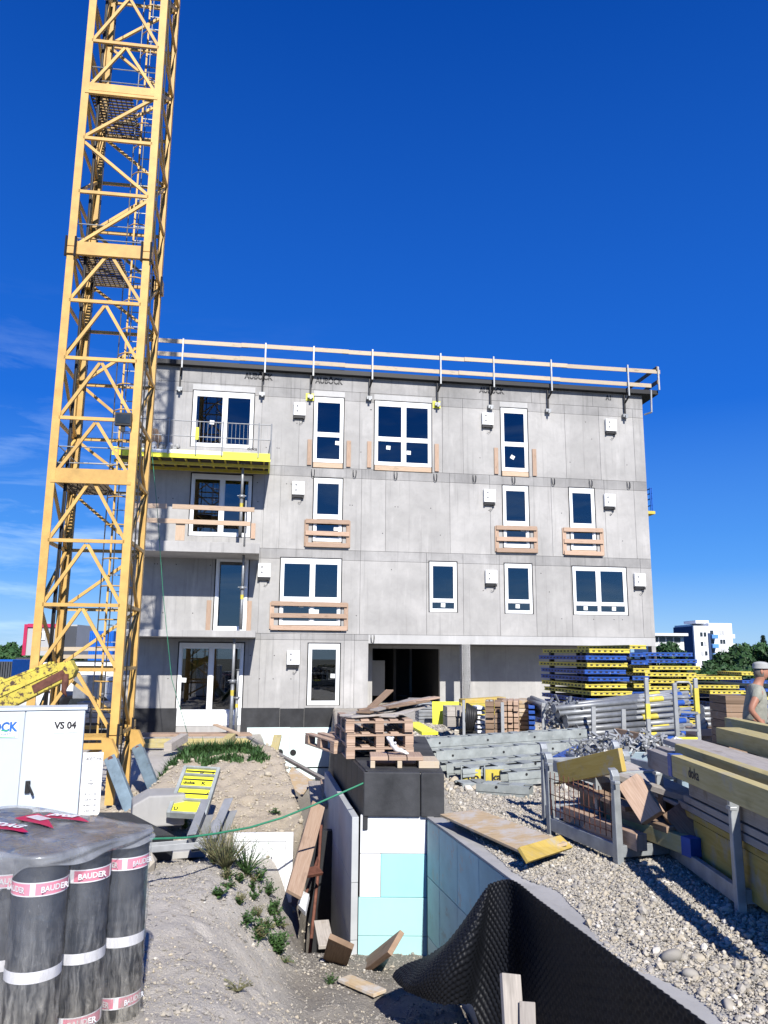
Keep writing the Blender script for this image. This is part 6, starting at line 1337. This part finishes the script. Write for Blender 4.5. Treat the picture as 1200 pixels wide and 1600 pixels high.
# back row of material in front of the dark opening
def bundle(px, py, d, w, h, dep, mat, lab, name, yaw=0., cat='bundle', rows=5, cols=3, gap=.012):
    p = ond(px, py, d); t = thing(name, lab, cat, (p.x, p.y, p.z), yaw)
    for i in range(rows):
        for j in range(cols):
            x0 = -w/2+w*j/cols+gap/2; z0 = h*i/rows; o = random.uniform(-.05, .05); mb = MB(); mb.bx(x0, x0+w/cols-gap, o, dep+o, z0+gap/2, z0+h/rows-gap/2); mb.build('timber', mat, t, bev=.004)
    return t
bundle(667, 1130, 17.0, .36, .42, .9, 'galv', 'stack of small grey steel panels left of the yellow sheet', 'panel_stack', .05, 'panel stack', 6, 1)
p = ond(700, 1132, 16.4); mb = MB(); mb.bx(-.28, .28, 0, .04, .0, .46); o = mb.build('yellow_sheet', 'fy_bright', None, bev=.004); o.location = (p.x-.04, p.y, p.z); o.rotation_euler = (rad(-6), 0, .05); tag(o, 'bright yellow sheet standing in the back row', 'sheet')
bundle(712, 1136, 15.8, .36, .40, .5, 'timber_grey', 'pale squared timber block pile in front of the yellow sheet', 'timber_stack', .1, 'timber stack', 2, 2)
p = ond(745, 1150, 15.5); t = thing('steel_stillage', 'black and grey steel stillage with hoses in the back row', 'stillage', (p.x, p.y, p.z), .1)
for x in (-.25, .22, .30): mb = MB(); mb.bx(x-.025, x+.025, 0, .04, 0, .68); mb.build('post', 'galv_pale', t)
for i in range(6): mb = MB(); mb.bx(.03, .18, .05, .5, .09*i+.05, .09*i+.10); mb.build('pale_block', 'white_wall', t)
for i in range(6): mb = MB(); mb.path([(-.22+.03*i, .05, .1), (-.2+.04*i, 0, .35), (-.17+.03*i, .05, .62-.02*i)], .03, 6); mb.build('hose', 'cable', t)
mb = MB(); mb.bx(-.25, .3, .1, .5, 0, .08); mb.build('base', 'black', t)
bundle(773, 1148, 15.3, .36, .62, .8, 'timber_old', 'dark timber bundle behind a pale post in the back row', 'timber_stack', -.15, 'timber stack', 6, 2)
bundle(798, 1148, 15.6, .34, .66, .8, 'timber_red', 'bundle of reddish timber ends in the back row', 'timber_stack', -.2, 'timber stack', 6, 3, .02)
p = ond(786, 1150, 15.1); mb = MB(); mb.bx(-.03, .03, 0, .05, 0, .62); o = mb.build('pale_post', 'galv_pale', None); o.location = p; tag(o, 'pale flat post in front of the timber bundles', 'post')
bundle(818, 1146, 16.2, .22, .66, .9, 'ply', 'stack of brown formwork boards beside the blue ends', 'board_stack', -.2, 'board stack', 8, 1)
t = bundle(832, 1150, 15.7, .16, .60, .6, 'fb', 'stack of narrow blue panel ends in the back row', 'panel_stack', -.15, 'panel stack', 6, 1, .04)
board('yellow_board', ond(722, 1097, 17.6), ond(785, 1093, 18.0), .3, .13, 'ply_yellow', 'long yellow board lying on top of the back row', 'board')
board('timber_beam', ond(780, 1093, 17.5), ond(835, 1104, 16.3), .12, .08, 'timber_old', 'brown beam sloping over the timber bundles in the back row', 'beam')
bundle(752, 1118, 17.2, .9, .25, .5, 'fy', 'low yellow panels behind the hose stillage', 'panel_stack', .05, 'panel stack', 2, 1)

# stacked formwork panels
def fpanel(name, col, w, l, lab, loc, rotz, group):
    h = .085; t = thing(name, lab, 'formwork', loc, rotz, group)
    mb = MB(); mb.bx(-w/2, w/2, 0, .03, 0, h); mb.bx(-w/2, w/2, l-.03, l, 0, h); mb.bx(-w/2, -w/2+.03, .03, l-.03, 0, h); mb.bx(w/2-.03, w/2, .03, l-.03, 0, h); mb.build('frame', col, t)
    mb = MB(); mb.bx(-w/2-.006, w/2+.006, -.012, -.001, h-.022, h+.004); mb.bx(-w/2-.006, w/2+.006, -.012, -.001, -.004, .012); mb.bx(-w/2-.012, -w/2-.001, -.01, l, h-.022, h+.004); mb.bx(-w/2-.012, -w/2-.001, -.01, l, -.004, .012); mb.build('frame_lip', col, t)
    mb = MB()
    for i in range(int(w/.14)): x = -w/2+.07+.14*i; mb.bx(x, x+.06, -.006, -.0005, .022, .05)
    for i in range(int(l/.2)): y = .1+.2*i; mb.bx(-w/2-.006, -w/2-.0005, y, y+.09, .022, .055)
    mb.build('slot', 'black', t, kind='stuff')
    mb = MB(); mb.bx(-w/2+.031, w/2-.031, .031, l-.031, .035, .055); mb.build('sheet', 'fplate', t); return t
protos = {}
def stack(px, py0, d, rotz, w, l, colors, step, z0, gname, nice, jig=.09):
    p = ond(px, 1100, d); px_, py_ = p.x, p.y
    n = len(colors)
    for i, c in enumerate(colors):                      # from the top down
        z = z0-step*i
        if z < -.05: break
        dx = random.uniform(-jig, jig); dy = random.uniform(-jig, jig)
        X = Vector((px_, py_, z)) + Vector((math.cos(rotz), math.sin(rotz), 0))*(w/2+dx) + Vector((-math.sin(rotz), math.cos(rotz), 0))*dy
        lab = f"{'yellow' if c == 'y' else 'blue'} formwork panel, {ORD[i] if i else 'topmost'}{' from the top' if i else ''} {nice}"; key = (c, w, l); rz = rotz+random.uniform(-.03, .03)
        if key not in protos: t = fpanel('stacked_panel', 'fy' if c == 'y' else 'fb', w, l, lab, X, rz, gname); protos[key] = (t, treeof(t))
        else: dup(protos[key][0], X, (0, 0, rz), lab, gname, protos[key][1])
        if i % 1 == 0 and i < n:
            pass
zt_a = ond(950, 1013, 17.8).z-.1; stp = (ond(950, 1013, 17.8).z-ond(950, 1092, 17.8).z)/7.2
stack(920, 0, 17.6, rad(11), .98, 2.7, 'ybybbyybbyyb', stp, zt_a, 'panels in the tall left stack', 'of the tall stack by the column')
stack(990, 0, 18.4, rad(12), .42, 2.7, 'ybbybybyb', stp*1.15, zt_a+.10, 'panels in the narrow stack', 'of the narrow stack between tall ones')
zt_b = ond(1050, 1019, 20).z-.1; stack(1012, 0, 19.6, rad(4), 1.30, 2.7, 'bbyyyyybyby', (ond(1050, 1019, 20).z-ond(1050, 1082, 20).z)/6.1, zt_b, 'panels in the right stack', 'of the stack right of the building corner')
zt_c = ond(1120, 1056, 22).z-.1; stack(1066, 0, 22, rad(3), 1.7, 2.2, 'yybbyb', .24, zt_c, 'panels in the low stack', 'of the low stack behind the posts')
stack(1112, 0, 21, rad(2), 1.0, 2.2, 'yby', .30, ond(1130, 1078, 21).z-.1, 'panels in the short stack', 'of the short stack left of the worker')
stack(1160, 0, 26, rad(-4), 1.2, 2.2, 'ybbyby', .26, ond(1165, 1050, 26).z-.1, 'panels in the far stack', 'of the far stack beside the worker')
# spacers keep the stacks apart
for (px, d, w, l, rz, zt, nm) in ((920, 17.6, .98, 2.7, rad(11), zt_a, 'tall stack by the column'), (1012, 19.6, 1.30, 2.7, rad(4), zt_b, 'stack right of the building corner')):
    p = ond(px, 1100, d); t = thing('stack_posts', 'dark timber spacers between the panels of the '+nm, 'spacers', (p.x, p.y, -.02), rz)
    for y in (.45, l-.45):
        for x in (.12, w-.12): mb = MB(); mb.bx(x-.05, x+.05, y-.05, y+.05, 0, zt+.04); mb.build('spacer', 'fplate', t)

# ================================================================== WORKER
wp_ = ond(1186, 1150, 11.0); WX, WY = wp_.x, 11.0; wz = gz(WX, WY)
man = thing('person', 'worker in khaki shirt and grey cap standing at right with hand on hip, facing right', 'person', (WX-.06, WY, wz), rad(-10))
# local: faces +x, left arm towards the viewer is his right side (-y)
body_p = [(0, 0, .93), (.03, 0, 1.12), (.05, 0, 1.34), (.09, 0, 1.49), (.13, 0, 1.57), (.15, 0, 1.66), (.03, -.09, .88), (.06, -.11, .50), (.0, -.11, .09), (.14, -.13, .04), (.03, .09, .88), (.0, .12, .50), (-.08, .12, .09), (.06, .14, .04),
          (.05, -.19, 1.41), (-.10, -.27, 1.16), (.06, -.21, .97), (.12, -.19, .93), (.06, .19, 1.41), (.12, .26, 1.14), (.30, .20, 1.02), (.37, .17, 1.02)]
body_e = [(0, 1), (1, 2), (2, 3), (3, 4), (4, 5), (0, 6), (6, 7), (7, 8), (8, 9), (0, 10), (10, 11), (11, 12), (12, 13), (2, 14), (14, 15), (15, 16), (16, 17), (2, 18), (18, 19), (19, 20), (20, 21)]
body_r = [(.13, .15), (.12, .14), (.13, .15), .07, .062, (.095, .085), .085, .06, .042, .04, .085, .06, .042, .04, .062, .047, .033, .036, .062, .047, .033, .036]
skin('body', body_p, body_e, body_r, 'skin', man)
mb = MB(); mb.ball((.155, 0, 1.675), .105, .92, .78, 1.18, 14, 10); hd = mb.build('head', 'skin', man); mb = MB(); mb.path([(.245, 0, 1.70), (.272, 0, 1.665), (.25, 0, 1.65)], [.012, .018, .014], 7); mb.build('nose', 'skin', hd)
for s in (-1, 1): mb = MB(); mb.ball((.135, s*.084, 1.67), .03, .7, .35, 1.1, 8, 6); mb.build('ear', 'skin', hd); mb = MB(); mb.ball((.238, s*.034, 1.695), .011); mb.build('eye', 'ink', hd)
mb = MB(); mb.beam((.243, -.024, 1.618), (.243, .024, 1.618), .012, .006, (1, 0, 0)); mb.build('mouth', 'red', hd)
mb = MB(); mb.ball((.135, 0, 1.66), .104, .86, .82, .95, 14, 10); mb.build('hair', 'hair', hd)
mb = MB(); mb.smooth = True; mb.tube((.15, 0, 1.715), (.15, 0, 1.775), .112, .105, 18, False); mb.ball((.15, 0, 1.775), .105, 1, .95, .35, 18, 6); cp_ = mb.build('cap', 'cap_cloth', man); mb = MB(); mb.prism([(.24, -.075, 1.722), (.34, -.05, 1.708), (.36, 0, 1.706), (.34, .05, 1.708), (.24, .075, 1.722)], (0, 0, .008)); mb.build('peak', 'cap_cloth', cp_, bev=.002)
skin('shirt', [(0, 0, .90), (.03, 0, 1.10), (.05, 0, 1.34), (.09, 0, 1.49), (.05, -.19, 1.40), (-.03, -.235, 1.27), (.05, .19, 1.40), (.09, .235, 1.27)], [(0, 1), (1, 2), (2, 3), (2, 4), (4, 5), (2, 6), (6, 7)], [(.165, .185), (.15, .175), (.155, .18), .078, .088, .078, .088, .078], 'shirt', man)
skin('trousers', [(0, 0, .95), (.03, -.09, .84), (.06, -.11, .50), (.0, -.11, .10), (.03, .09, .84), (.0, .12, .50), (-.08, .12, .10)], [(0, 1), (1, 2), (2, 3), (0, 4), (4, 5), (5, 6)], [(.15, .17), .115, .085, .07, .115, .085, .07], 'trouser', man)
for y, x in ((-.115, .03), (.125, -.05)): mb = MB(); mb.ball((x+.05, y, .05), .075, 1.8, .75, .75, 10, 7); mb.build('boot', 'black', man)
mb = MB(); mb.path([(.17*math.cos(t)+.0, .2*math.sin(t), .965+.0*t) for t in np.linspace(0, 2*math.pi, 20)], .022, 6); bl_ = mb.build('tool_belt', 'black', man)
mb = MB(); mb.ball((-.03, -.24, .87), .11, .95, .5, 1.1, 10, 7); mb.build('pouch', 'black', bl_); mb = MB(); mb.bx(-.03, .06, -.33, -.30, .83, .98); mb.bx(-.01, .04, -.345, -.33, .87, .93); mb.build('yellow_tape_measure', 'fy', bl_, bev=.01)
def hand(root, dirv, side, mat):
    d = Vector(dirv).normalized(); n = Vector(side).normalized(); c = d.cross(n); pts = [root, root+d*.045, root+d*.085]; E = [(0, 1), (1, 2)]; r = [(.026, .016), (.04, .018), (.038, .015)]
    for k, (o, L) in enumerate(((-.03, .07), (-.01, .08), (.01, .075), (.03, .058))):
        b = len(pts); q = root+d*.085+c*o; pts += [q, q+d*L*.5-n*.012, q+d*L*.85-n*.045]; E += [(2, b), (b, b+1), (b+1, b+2)]; r += [.011, .009, .008]
    b = len(pts); q = root+d*.03-c*.035; pts += [q, q+d*.04-c*.025-n*.015]; E += [(1, b), (b, b+1)]; r += [.012, .009]
    return skin('hand', [tuple(p) for p in pts], E, r, mat, man, 0, 1)
hand(Vector((.10, -.195, .945)), (.8, .05, -.35), (0, -1, .2), 'black'); hand(Vector((.36, .17, 1.02)), (1, -.1, -.1), (0, .2, -1), 'skin')

# ================================================================== BACKGROUND RIGHT
def far(px, py, d): return ond(px, py, d)
def tower(x0, x1, ytop, d, name, lab):
    a = far(x0, 1020, d); b = far(x1, 1020, d); zt = far(x0, ytop, d).z; return a, b, zt
D1 = 230; a = far(1085, 1000, D1); b = far(1150, 1000, D1); zt = far(1085, 973, D1).z; zt2 = far(1150, 967, D1).z
hw = b.x-a.x; hb = thing('high_rise', 'white high rise apartment block with a blue balcony column and navy flank', 'building', (a.x, D1, -4), rad(4))
H = zt+4
mb = MB(); mb.bx(0, hw*.40, 0, 13, 0, H-.9); mb.build('left_wing', 'white_wall', hb); mb = MB(); mb.bx(hw*.42, hw, 1.0, 24, 0, H); mb.build('right_wing', 'white_wall', hb)
mb = MB(); mb.bx(-.35, -.02, .05, 12.9, 0, H-1.0); mb.build('flank', 'navy_wall', hb); mb = MB(); mb.bx(hw*.22, hw*.55, 4, 12, H+.02, H+.9); mb.build('roof_house', 'white_wall', hb)
mb = MB(); mb.bx(hw*.34, hw*.40, -.25, -.02, 0, H-3); mb.build('blue_strip', 'navy_wall', hb)
fl = 2.75
for i in range(10):
    z = H-4.6-fl*i
    if z < .5: break
    mb = MB(); mb.bx(hw*.405, hw*.56, -1.0, .8, z, z+1.15); mb.build('balcony', 'blue_wall', hb, bev=.1); mb = MB(); mb.bx(hw*.42, hw*.52, .85, .98, z+1.2, z+2.4); mb.build('balcony_window', 'far_glass', hb)
    for x in (hw*.15, hw*.24): mb = MB(); mb.bx(x, x+hw*.06, -.12, -.02, z+.6, z+1.8); mb.build('window', 'far_glass' if (i*7+int(x)) % 3 else 'cont_grey', hb)
    for x in (hw*.68, hw*.75): mb = MB(); mb.bx(x, x+hw*.055, .88, .98, z+1.3, z+2.5); mb.build('window', 'far_glass' if i % 3 == 1 else 'cont_grey', hb)
    mb = MB(); mb.bx(hw*1.0+.1, hw*1.15, 3, 9, z+.2, z+1.4); mb.build('side_balcony', 'white_wall', hb); mb = MB(); mb.bx(hw*1.0+.1, hw*1.12, 4, 9, z+1.5, z+2.7); mb.build('side_window', 'far_glass', hb)
mb = MB(); mb.bx(-14, -.36, 6, 8, 0, H-2); mb.build('rear_wing', 'navy_wall', hb) if False else None
D2 = 200; a = far(1022, 1000, D2); b = far(1070, 1000, D2); zt = far(1022, 989, D2).z; lb = thing('apartment_block', 'low white apartment block with loggias behind the trees', 'building', (a.x, D2, -4), rad(3)); w = b.x-a.x; H = zt+4
mb = MB(); mb.bx(0, w*1.1, 2, 14, 0, H-.7); mb.build('wall', 'white_wall', lb); mb = MB(); mb.bx(-.3, w*1.15, 0, 14.5, H-.68, H); mb.build('roof_slab', 'white_wall', lb)
for i in range(3):
    z = H-3.2-2.8*i
    for j in range(4):
        x = .2+w*.25*j
        if j < 3: mb = MB(); mb.bx(x, x+w*.20, .3, 1.95, z-.2, z+.8); mb.build('balcony', 'white_wall', lb); mb = MB(); mb.bx(x, x+w*.20, 1.8, 1.98, z+.85, z+2.2); mb.build('loggia_window', 'far_glass', lb)
        else: mb = MB(); mb.bx(x, x+1.6, 1.85, 1.98, z+.9, z+2.1); mb.build('window', 'far_glass', lb)

def leafcloud(n, cen, radii, size, clumps=26, top=1.0):
    cen = np.array(cen); d = RNG.normal(size=(clumps, 3)); d /= np.linalg.norm(d, axis=1, keepdims=True); cc = d*RNG.uniform(.35, .95, (clumps, 1))*np.array(radii)+cen; rs = RNG.uniform(.22, .42, clumps)*min(radii)
    k = RNG.integers(0, clumps, n); v = RNG.normal(size=(n, 3)); v /= np.linalg.norm(v, axis=1, keepdims=True); p = cc[k]+v*(rs[k]*RNG.uniform(.6, 1.05, n)**.5)[:, None]*np.array([1.15, 1.15, .9])
    a = RNG.normal(size=(n, 3)); a /= np.linalg.norm(a, axis=1, keepdims=True); b = np.cross(a, v+RNG.normal(size=(n, 3))*.4); b /= np.linalg.norm(b, axis=1, keepdims=True)+1e-9; s = (size*RNG.uniform(.6, 1.4, n))[:, None]
    V = np.stack([p-a*s, p+b*s*.55, p+a*s, p-b*s*.55], 1).reshape(-1, 3); return V
def quadmesh(name, V, mat, parent=None, kind=None):
    me = bpy.data.meshes.new(name); n = len(V)//4; me.vertices.add(len(V)); me.vertices.foreach_set('co', V.ravel()); me.loops.add(len(V)); me.loops.foreach_set('vertex_index', np.arange(len(V), dtype=np.int32)); me.polygons.add(n)
    me.polygons.foreach_set('loop_start', np.arange(0, len(V), 4, dtype=np.int32)); me.polygons.foreach_set('loop_total', np.full(n, 4, np.int32)); me.materials.append(MAT[mat]); me.update(); me.validate(); return link(name, me, parent, kind=kind)
def tree(px, ytop, d, wid, lab, n=4200, mat='tree_leaf', base=-3.5, name='broadleaf_tree', size=.3):
    wid *= .55; p = far(px, ytop, d); H = p.z-base; t = thing(name, lab, 'tree', (p.x, d, base), 0, 'trees in the background')
    mb = MB(); mb.path([(0, 0, 0), (.1, 0, H*.3), (.0, .1, H*.6), (0, 0, H*.85)], [wid*.06, wid*.05, wid*.03, .03], 7)
    for k in range(5): a = k*1.3; mb.path([(0, 0, H*(.25+.08*k)), (math.cos(a)*wid*.3, math.sin(a)*wid*.3, H*(.45+.08*k))], [wid*.025, .03], 5)
    mb.build('trunk', 'bark', t); V = leafcloud(n, (0, 0, H*.58), (wid*.5, wid*.5, H*.42), size); quadmesh('crown', V, mat, t, None)
for px, yt, d, w, lab in [(1048, 1005, 120, 9, 'dark bushy tree in front of the low white block'), (1052, 1016, 110, 5, 'small tree at the foot of the navy flank'), (1116, 1034, 95, 6, 'round green tree left in the row before the high rise'), (1136, 1022, 100, 7, 'green tree below the blue balconies'), (1152, 1005, 100, 9, 'tallest green tree right of the high rise'),
                          (1178, 1008, 105, 9, 'broad green tree behind the worker'), (1200, 1006, 100, 8, 'green tree at the right frame edge'), (1100, 1046, 80, 5, 'low green bush in front of the tree row'), (1150, 1038, 80, 8, 'low green shrub mass behind the far panels'), (1186, 1030, 85, 8, 'dense green shrub behind the cap of the worker'), (1222, 1000, 100, 9, 'green tree just beyond the right frame edge')]: tree(px, yt, d, w, lab)
p = far(1192, 993, 120); t = thing('conifer_tree', 'dark pointed conifer above the green trees at right', 'tree', (p.x, 120, -3)); H = p.z+3; mb = MB(); mb.path([(0, 0, 0), (0, 0, H)], [.3, .04], 6); mb.build('trunk', 'bark', t); n = 2600; zz = RNG.uniform(.35, 1, n); r_ = (1.02-zz)*2.6*(.55+.45*np.abs(np.sin(zz*30)))*RNG.uniform(.3, 1, n); th = RNG.uniform(0, 6.28, n); P = np.stack([r_*np.cos(th), r_*np.sin(th), zz*H-r_*.25], -1); A_ = np.stack([np.cos(th), np.sin(th), -.3+0*th], -1)*.35; B_ = np.stack([-np.sin(th), np.cos(th), .1+0*th], -1)*.12; quadmesh('crown', np.stack([P-A_, P+B_, P+A_, P-B_], 1).reshape(-1, 3), 'conifer', t)
# far wooded ridge so that no bare plain shows between things
mx = []; Vs = []
for k in range(46):
    ang = -1.0+2.0*k/45; R_ = 330; c = (R_*math.sin(ang), R_*math.cos(ang), -3+2.5*random.random()); Vs.append(leafcloud(420, c, (11, 9, 4.5+2*random.random()), 1.0, 12))
o = quadmesh('far_woods', np.concatenate(Vs), 'tree_leaf', None, 'stuff')

# ================================================================== BACKGROUND LEFT
def cont(lab, x0, x1, y0, y1, d, mats, dep=2.4, frame=None, yaw=0.):
    a = far(x0, y1, d); b = far(x1, y0, d); w = b.x-a.x; h = b.z-a.z; t = thing('site_container', lab, 'container', a, yaw, 'site containers')
    mb = MB(); mb.bx(.0, w, 0, dep, 0, h); mb.build('body', mats[0], t)
    if mats[1]: mb = MB(); mb.bx(w*.58, w*1.0, -.03, -.005, .06, h-.08); mb.build('dark_end', mats[1], t)  # darker panel over the right part of the front
    f = .16
    if frame:
        for (p, q, r, s) in ((-.04, .14, 0, h), (.141, w*.6, h-f, h+.03)): mb = MB(); mb.bx(p, q, -.08, -.035, r, s); mb.build('frame', frame, t)
        mb = MB(); mb.bx(w*.28, w*.40, -.06, -.01, h*.5, h*.78); mb.build('window', 'pvc', t); mb = MB(); mb.bx(w*.29, w*.34, -.075, -.062, h*.54, h*.74); mb.build('pane', 'far_glass', t)
    else:
        mb = MB()
        for i in range(12): mb.bx(w*(i+.3)/12, w*(i+.6)/12, -.03, -.004, .1, h-.1)
        mb.build('rib', mats[0], t)
    return t
cont('grey site container with a crimson frame and dark end, raised at left', 36, 121, 976, 1024, 42, ('cont_grey', 'cont_dark'), frame='cont_red')
cont('bright blue site container beside the crane ladder', 137, 178, 986, 1032, 40, ('cont_blue', None))
cont('dark blue low container at the left frame edge', -30, 20, 1031, 1062, 38, ('cont_blue', 'cont_dark'))
cont('dark container under the crimson framed one', 20, 62, 1028, 1075, 41, ('cont_dark', None)); cont('long white low container behind the crane foot', 60, 200, 1036, 1085, 30, ('white_wall', None))
cont('white box body low behind the crane mast', 112, 180, 1060, 1106, 24, ('white_wall', None), 1.5)
for i, (xa, xb, y, d, lab) in enumerate(((62, 182, 1014, 36, 'upper pale plank rail before the raised containers'), (95, 182, 1026, 36, 'lower pale plank rail before the raised containers'))): board('rail_plank', far(xa, y, d), far(xb, y, d), .04, .18, 'timber_pale', lab, 'plank')
p = far(92, 1100, 21); t = thing('parked_car', 'black parked car half hidden behind the rusty yellow arm', 'car', (p.x, 21, -.85), rad(70))
mb = MB(); prof = [(-2, .35), (-1.95, .75), (-1.3, .85), (-.8, 1.4), (.6, 1.45), (1.4, .95), (2.0, .8), (2.05, .35)]; mb.prism([(x, -.85, z) for x, z in prof], (0, 1.7, 0)); bd2 = mb.build('body', 'black', t, bev=.06)
mb = MB(); mb.prism([(-.75, -.87, .92), (-.55, -.87, 1.32), (.5, -.87, 1.36), (1.1, -.87, .95)], (0, .015, 0)); mb.build('side_window', 'far_glass', t)
for x in (-1.25, 1.3):
    for y in (-.86, .70): mb = MB(); mb.tube((x, y, .33), (x, y+.18, .33), .33, n=16); mb.build('wheel', 'cable', t)
for i, (px, py, d, m, lab) in enumerate(((132, 1092, 19, 'galv', 'small grey mesh box behind the crane foot'), (20, 1102, 16, 'cloth', 'white tarpaulin heap behind the cabinet'))):
    p = far(px, py, d); mb = MB()
    if i == 0:
        mb.bx(-.3, .3, 0, .5, 0, .55); o = mb.build('mesh_box', m, None, bev=.02)
    else:
        mb.ball((0, 0, .1), .4, 1.6, .8, .7, 12, 7); mb.ball((.5, .1, .05), .3, 1.3, .8, .7, 10, 6); o = mb.build('tarpaulin_heap', m, None)
    o.location = p; tag(o, lab, 'box' if i == 0 else 'tarpaulin')
t = bundle(150, 1130, 17.5, .9, .45, .6, 'timber_grey', 'stack of grey timber behind the crane foot', 'timber_stack', .1, 'timber stack', 4, 3)
for px, yt, d, w, lab in ((14, 1008, 90, 8, 'dark tree at the left horizon beside the crimson container'), (28, 1002, 95, 5, 'slim dark tree left of the crimson container'), (-14, 1012, 90, 8, 'dark tree at the left frame edge')): tree(px, yt, d, w, lab, base=-3)

# ================================================================== PLANTS
def blades(n, cx, cy, rx, ry, h0, h1, w, lean=.5):
    th = RNG.uniform(0, 6.28, n); r = np.sqrt(RNG.random(n)); x = cx+rx*r*np.cos(th); y = cy+ry*r*np.sin(th); z = height(x, y)-.01; h = RNG.uniform(h0, h1, n)*(1.1-.5*r); a = RNG.uniform(0, 6.28, n); l = RNG.uniform(.1, lean, n)*h
    b = np.stack([x, y, z], -1); s = np.stack([np.cos(a+1.57), np.sin(a+1.57), 0*a], -1)*(w*RNG.uniform(.6, 1.3, n))[:, None]; m = b+np.stack([np.cos(a)*l*.35, np.sin(a)*l*.35, h*.6], -1); t = b+np.stack([np.cos(a)*l, np.sin(a)*l, h], -1)
    return np.concatenate([np.stack([b-s*.6, b+s*.6, m+s*.8, m-s*.8], 1).reshape(-1, 3), np.stack([m-s*.8, m+s*.8, t+s*.05, t-s*.05], 1).reshape(-1, 3)])
G_ = []
for k in range(95):
    px = RNG.uniform(262, 408); py = 1170+RNG.uniform(-4, 10)+max(0, px-380)*.75+(RNG.random() < .15)*RNG.uniform(8, 22); p = ond(px, py, 13.75 if py < 1184 else 13.2); r = RNG.uniform(.05, .16); G_.append(blades(int(40+500*r), p.x, p.y, r, r, .05, RNG.uniform(.10, .30), .013, .9))
quadmesh('mound_grass', np.concatenate(G_), 'grass', None, 'stuff')
def weed(px, py, d, n, h, spread, lab, leaf=.022, dry=0, lw=.35, name='weed_plant', droop=.4):
    p = hit(px, py) if d < 9 else ond(px, py, d); z0 = gz(p.x, p.y); t = thing(name, lab, 'plant', (p.x, p.y, z0), 0); V = []; mb = MB()
    for i in range(n):
        a = RNG.uniform(0, 6.28); l = spread*RNG.uniform(.25, 1); hh = h*RNG.uniform(.5, 1.05); q = [Vector((math.cos(a)*l*f*.9, math.sin(a)*l*f*.9, hh*f-droop*l*f*f)) for f in (0, .4, .75, 1)]; mb.path(q, [.0035, .003, .002, .001], 4)
        for k in range(9):
            f = .15+.85*k/8; j = min(2, int(f*3)); c = q[j].lerp(q[j+1], f*3-j if f < 1 else 1); b = RNG.uniform(0, 6.28); L = leaf*RNG.uniform(.7, 1.6); dv = np.array([math.cos(b), math.sin(b), RNG.uniform(.0, .8)])*L; sv = np.array([-math.sin(b), math.cos(b), 0])*L*lw; c = np.array(c); V.append([c, c+dv*.5+sv, c+dv, c+dv*.5-sv])
    mb.build('stem', 'leaf_dry' if dry else 'leaf', t); quadmesh('leaves', np.array(V).reshape(-1, 3), 'leaf_dry' if dry == 2 else 'leaf', t)
weed(352, 1362, 7.9, 100, .52, .36, 'large dry grassy weed with thin stalks beside the white board', .02, 1, .12); weed(385, 1368, 7.7, 80, .38, .32, 'bushy greenish weed right of the dry grassy weed', .022, 0, .16); weed(334, 1352, 8.0, 44, .46, .24, 'thin stalked dry weed in front of the steel channels', .016, 2, .12)
weed(341, 1402, 6.75, 26, .08, .10, 'small rosette of green leaves alone on the dusty bank', .03, 0, .3); weed(405, 1378, 7.3, 34, .16, .16, 'green weed at the top of the slope edge', .022); weed(420, 1400, 7.05, 30, .16, .12, 'green weed trailing down the slope edge', .022); weed(428, 1420, 6.9, 18, .12, .1, 'small green weed lower on the slope edge', .02)
weed(385, 1445, 6.55, 36, .14, .2, 'greyish weed patch in the middle of the slope', .02); weed(432, 1490, 6.2, 44, .20, .14, 'dark green weed lowest on the slope', .03, 0, .3); weed(405, 1470, 6.3, 26, .12, .16, 'sparse grey green weed above the dark green one', .018); weed(372, 1550, 5.5, 12, .10, .12, 'tiny dry weed low on the bank', .016, 2); weed(515, 1540, 6.4, 12, .10, .1, 'tiny weed at the foot of the slope', .016)
weed(290, 1295, 8.7, 34, .22, .20, 'leafy green weed between the tub and the steel channels', .03, 0, .28); weed(276, 1285, 8.9, 16, .36, .16, 'tall weed with long arching leaves by the concrete block', .085, 0, .14); weed(345, 1262, 10.2, 12, .10, .14, 'small creeping weed on the mound face', .03); weed(430, 1262, 10.9, 8, .08, .1, 'tiny creeping weed on the right mound face', .03); weed(398, 1336, 8.4, 14, .34, .2, 'dry thin stalks standing in front of the white board', .012, 2)

# dry litter on the bank: twigs and straw too small to pick apart
mb = MB()
for i in range(420):
    x = RNG.uniform(-2.6, .3); y = RNG.uniform(4.2, 8.2)
    if x > float(xr_of(np.array([y]))[0])-.3: continue
    z = gz(x, y)+.006; a = RNG.uniform(0, 6.28); L = RNG.uniform(.015, .07); mb.beam((x, y, z), (x+L*math.cos(a), y+L*math.sin(a), gz(x+L*math.cos(a), y+L*math.sin(a))+.008), .005, .004)
mb.build('litter', 'timber_grey', None, kind='stuff')

for k in range(34):
    px = RNG.uniform(352, 448); py = 1350+(px-352)*1.35+RNG.uniform(-30, 45); dry = int(RNG.choice([0, 0, 2, 1])); p = hit(px, py)
    weed(px, py, 7, int(RNG.uniform(8, 22)), RNG.uniform(.05, .13), RNG.uniform(.05, .13), 'small sparse weed growing on the edge of the dusty slope', RNG.uniform(.014, .024), dry, .3); bpy.data.objects[-1] if False else None
for o in bpy.data.objects:
    if o.get('label') == 'small sparse weed growing on the edge of the dusty slope': o['group'] = 'small weeds along the slope'
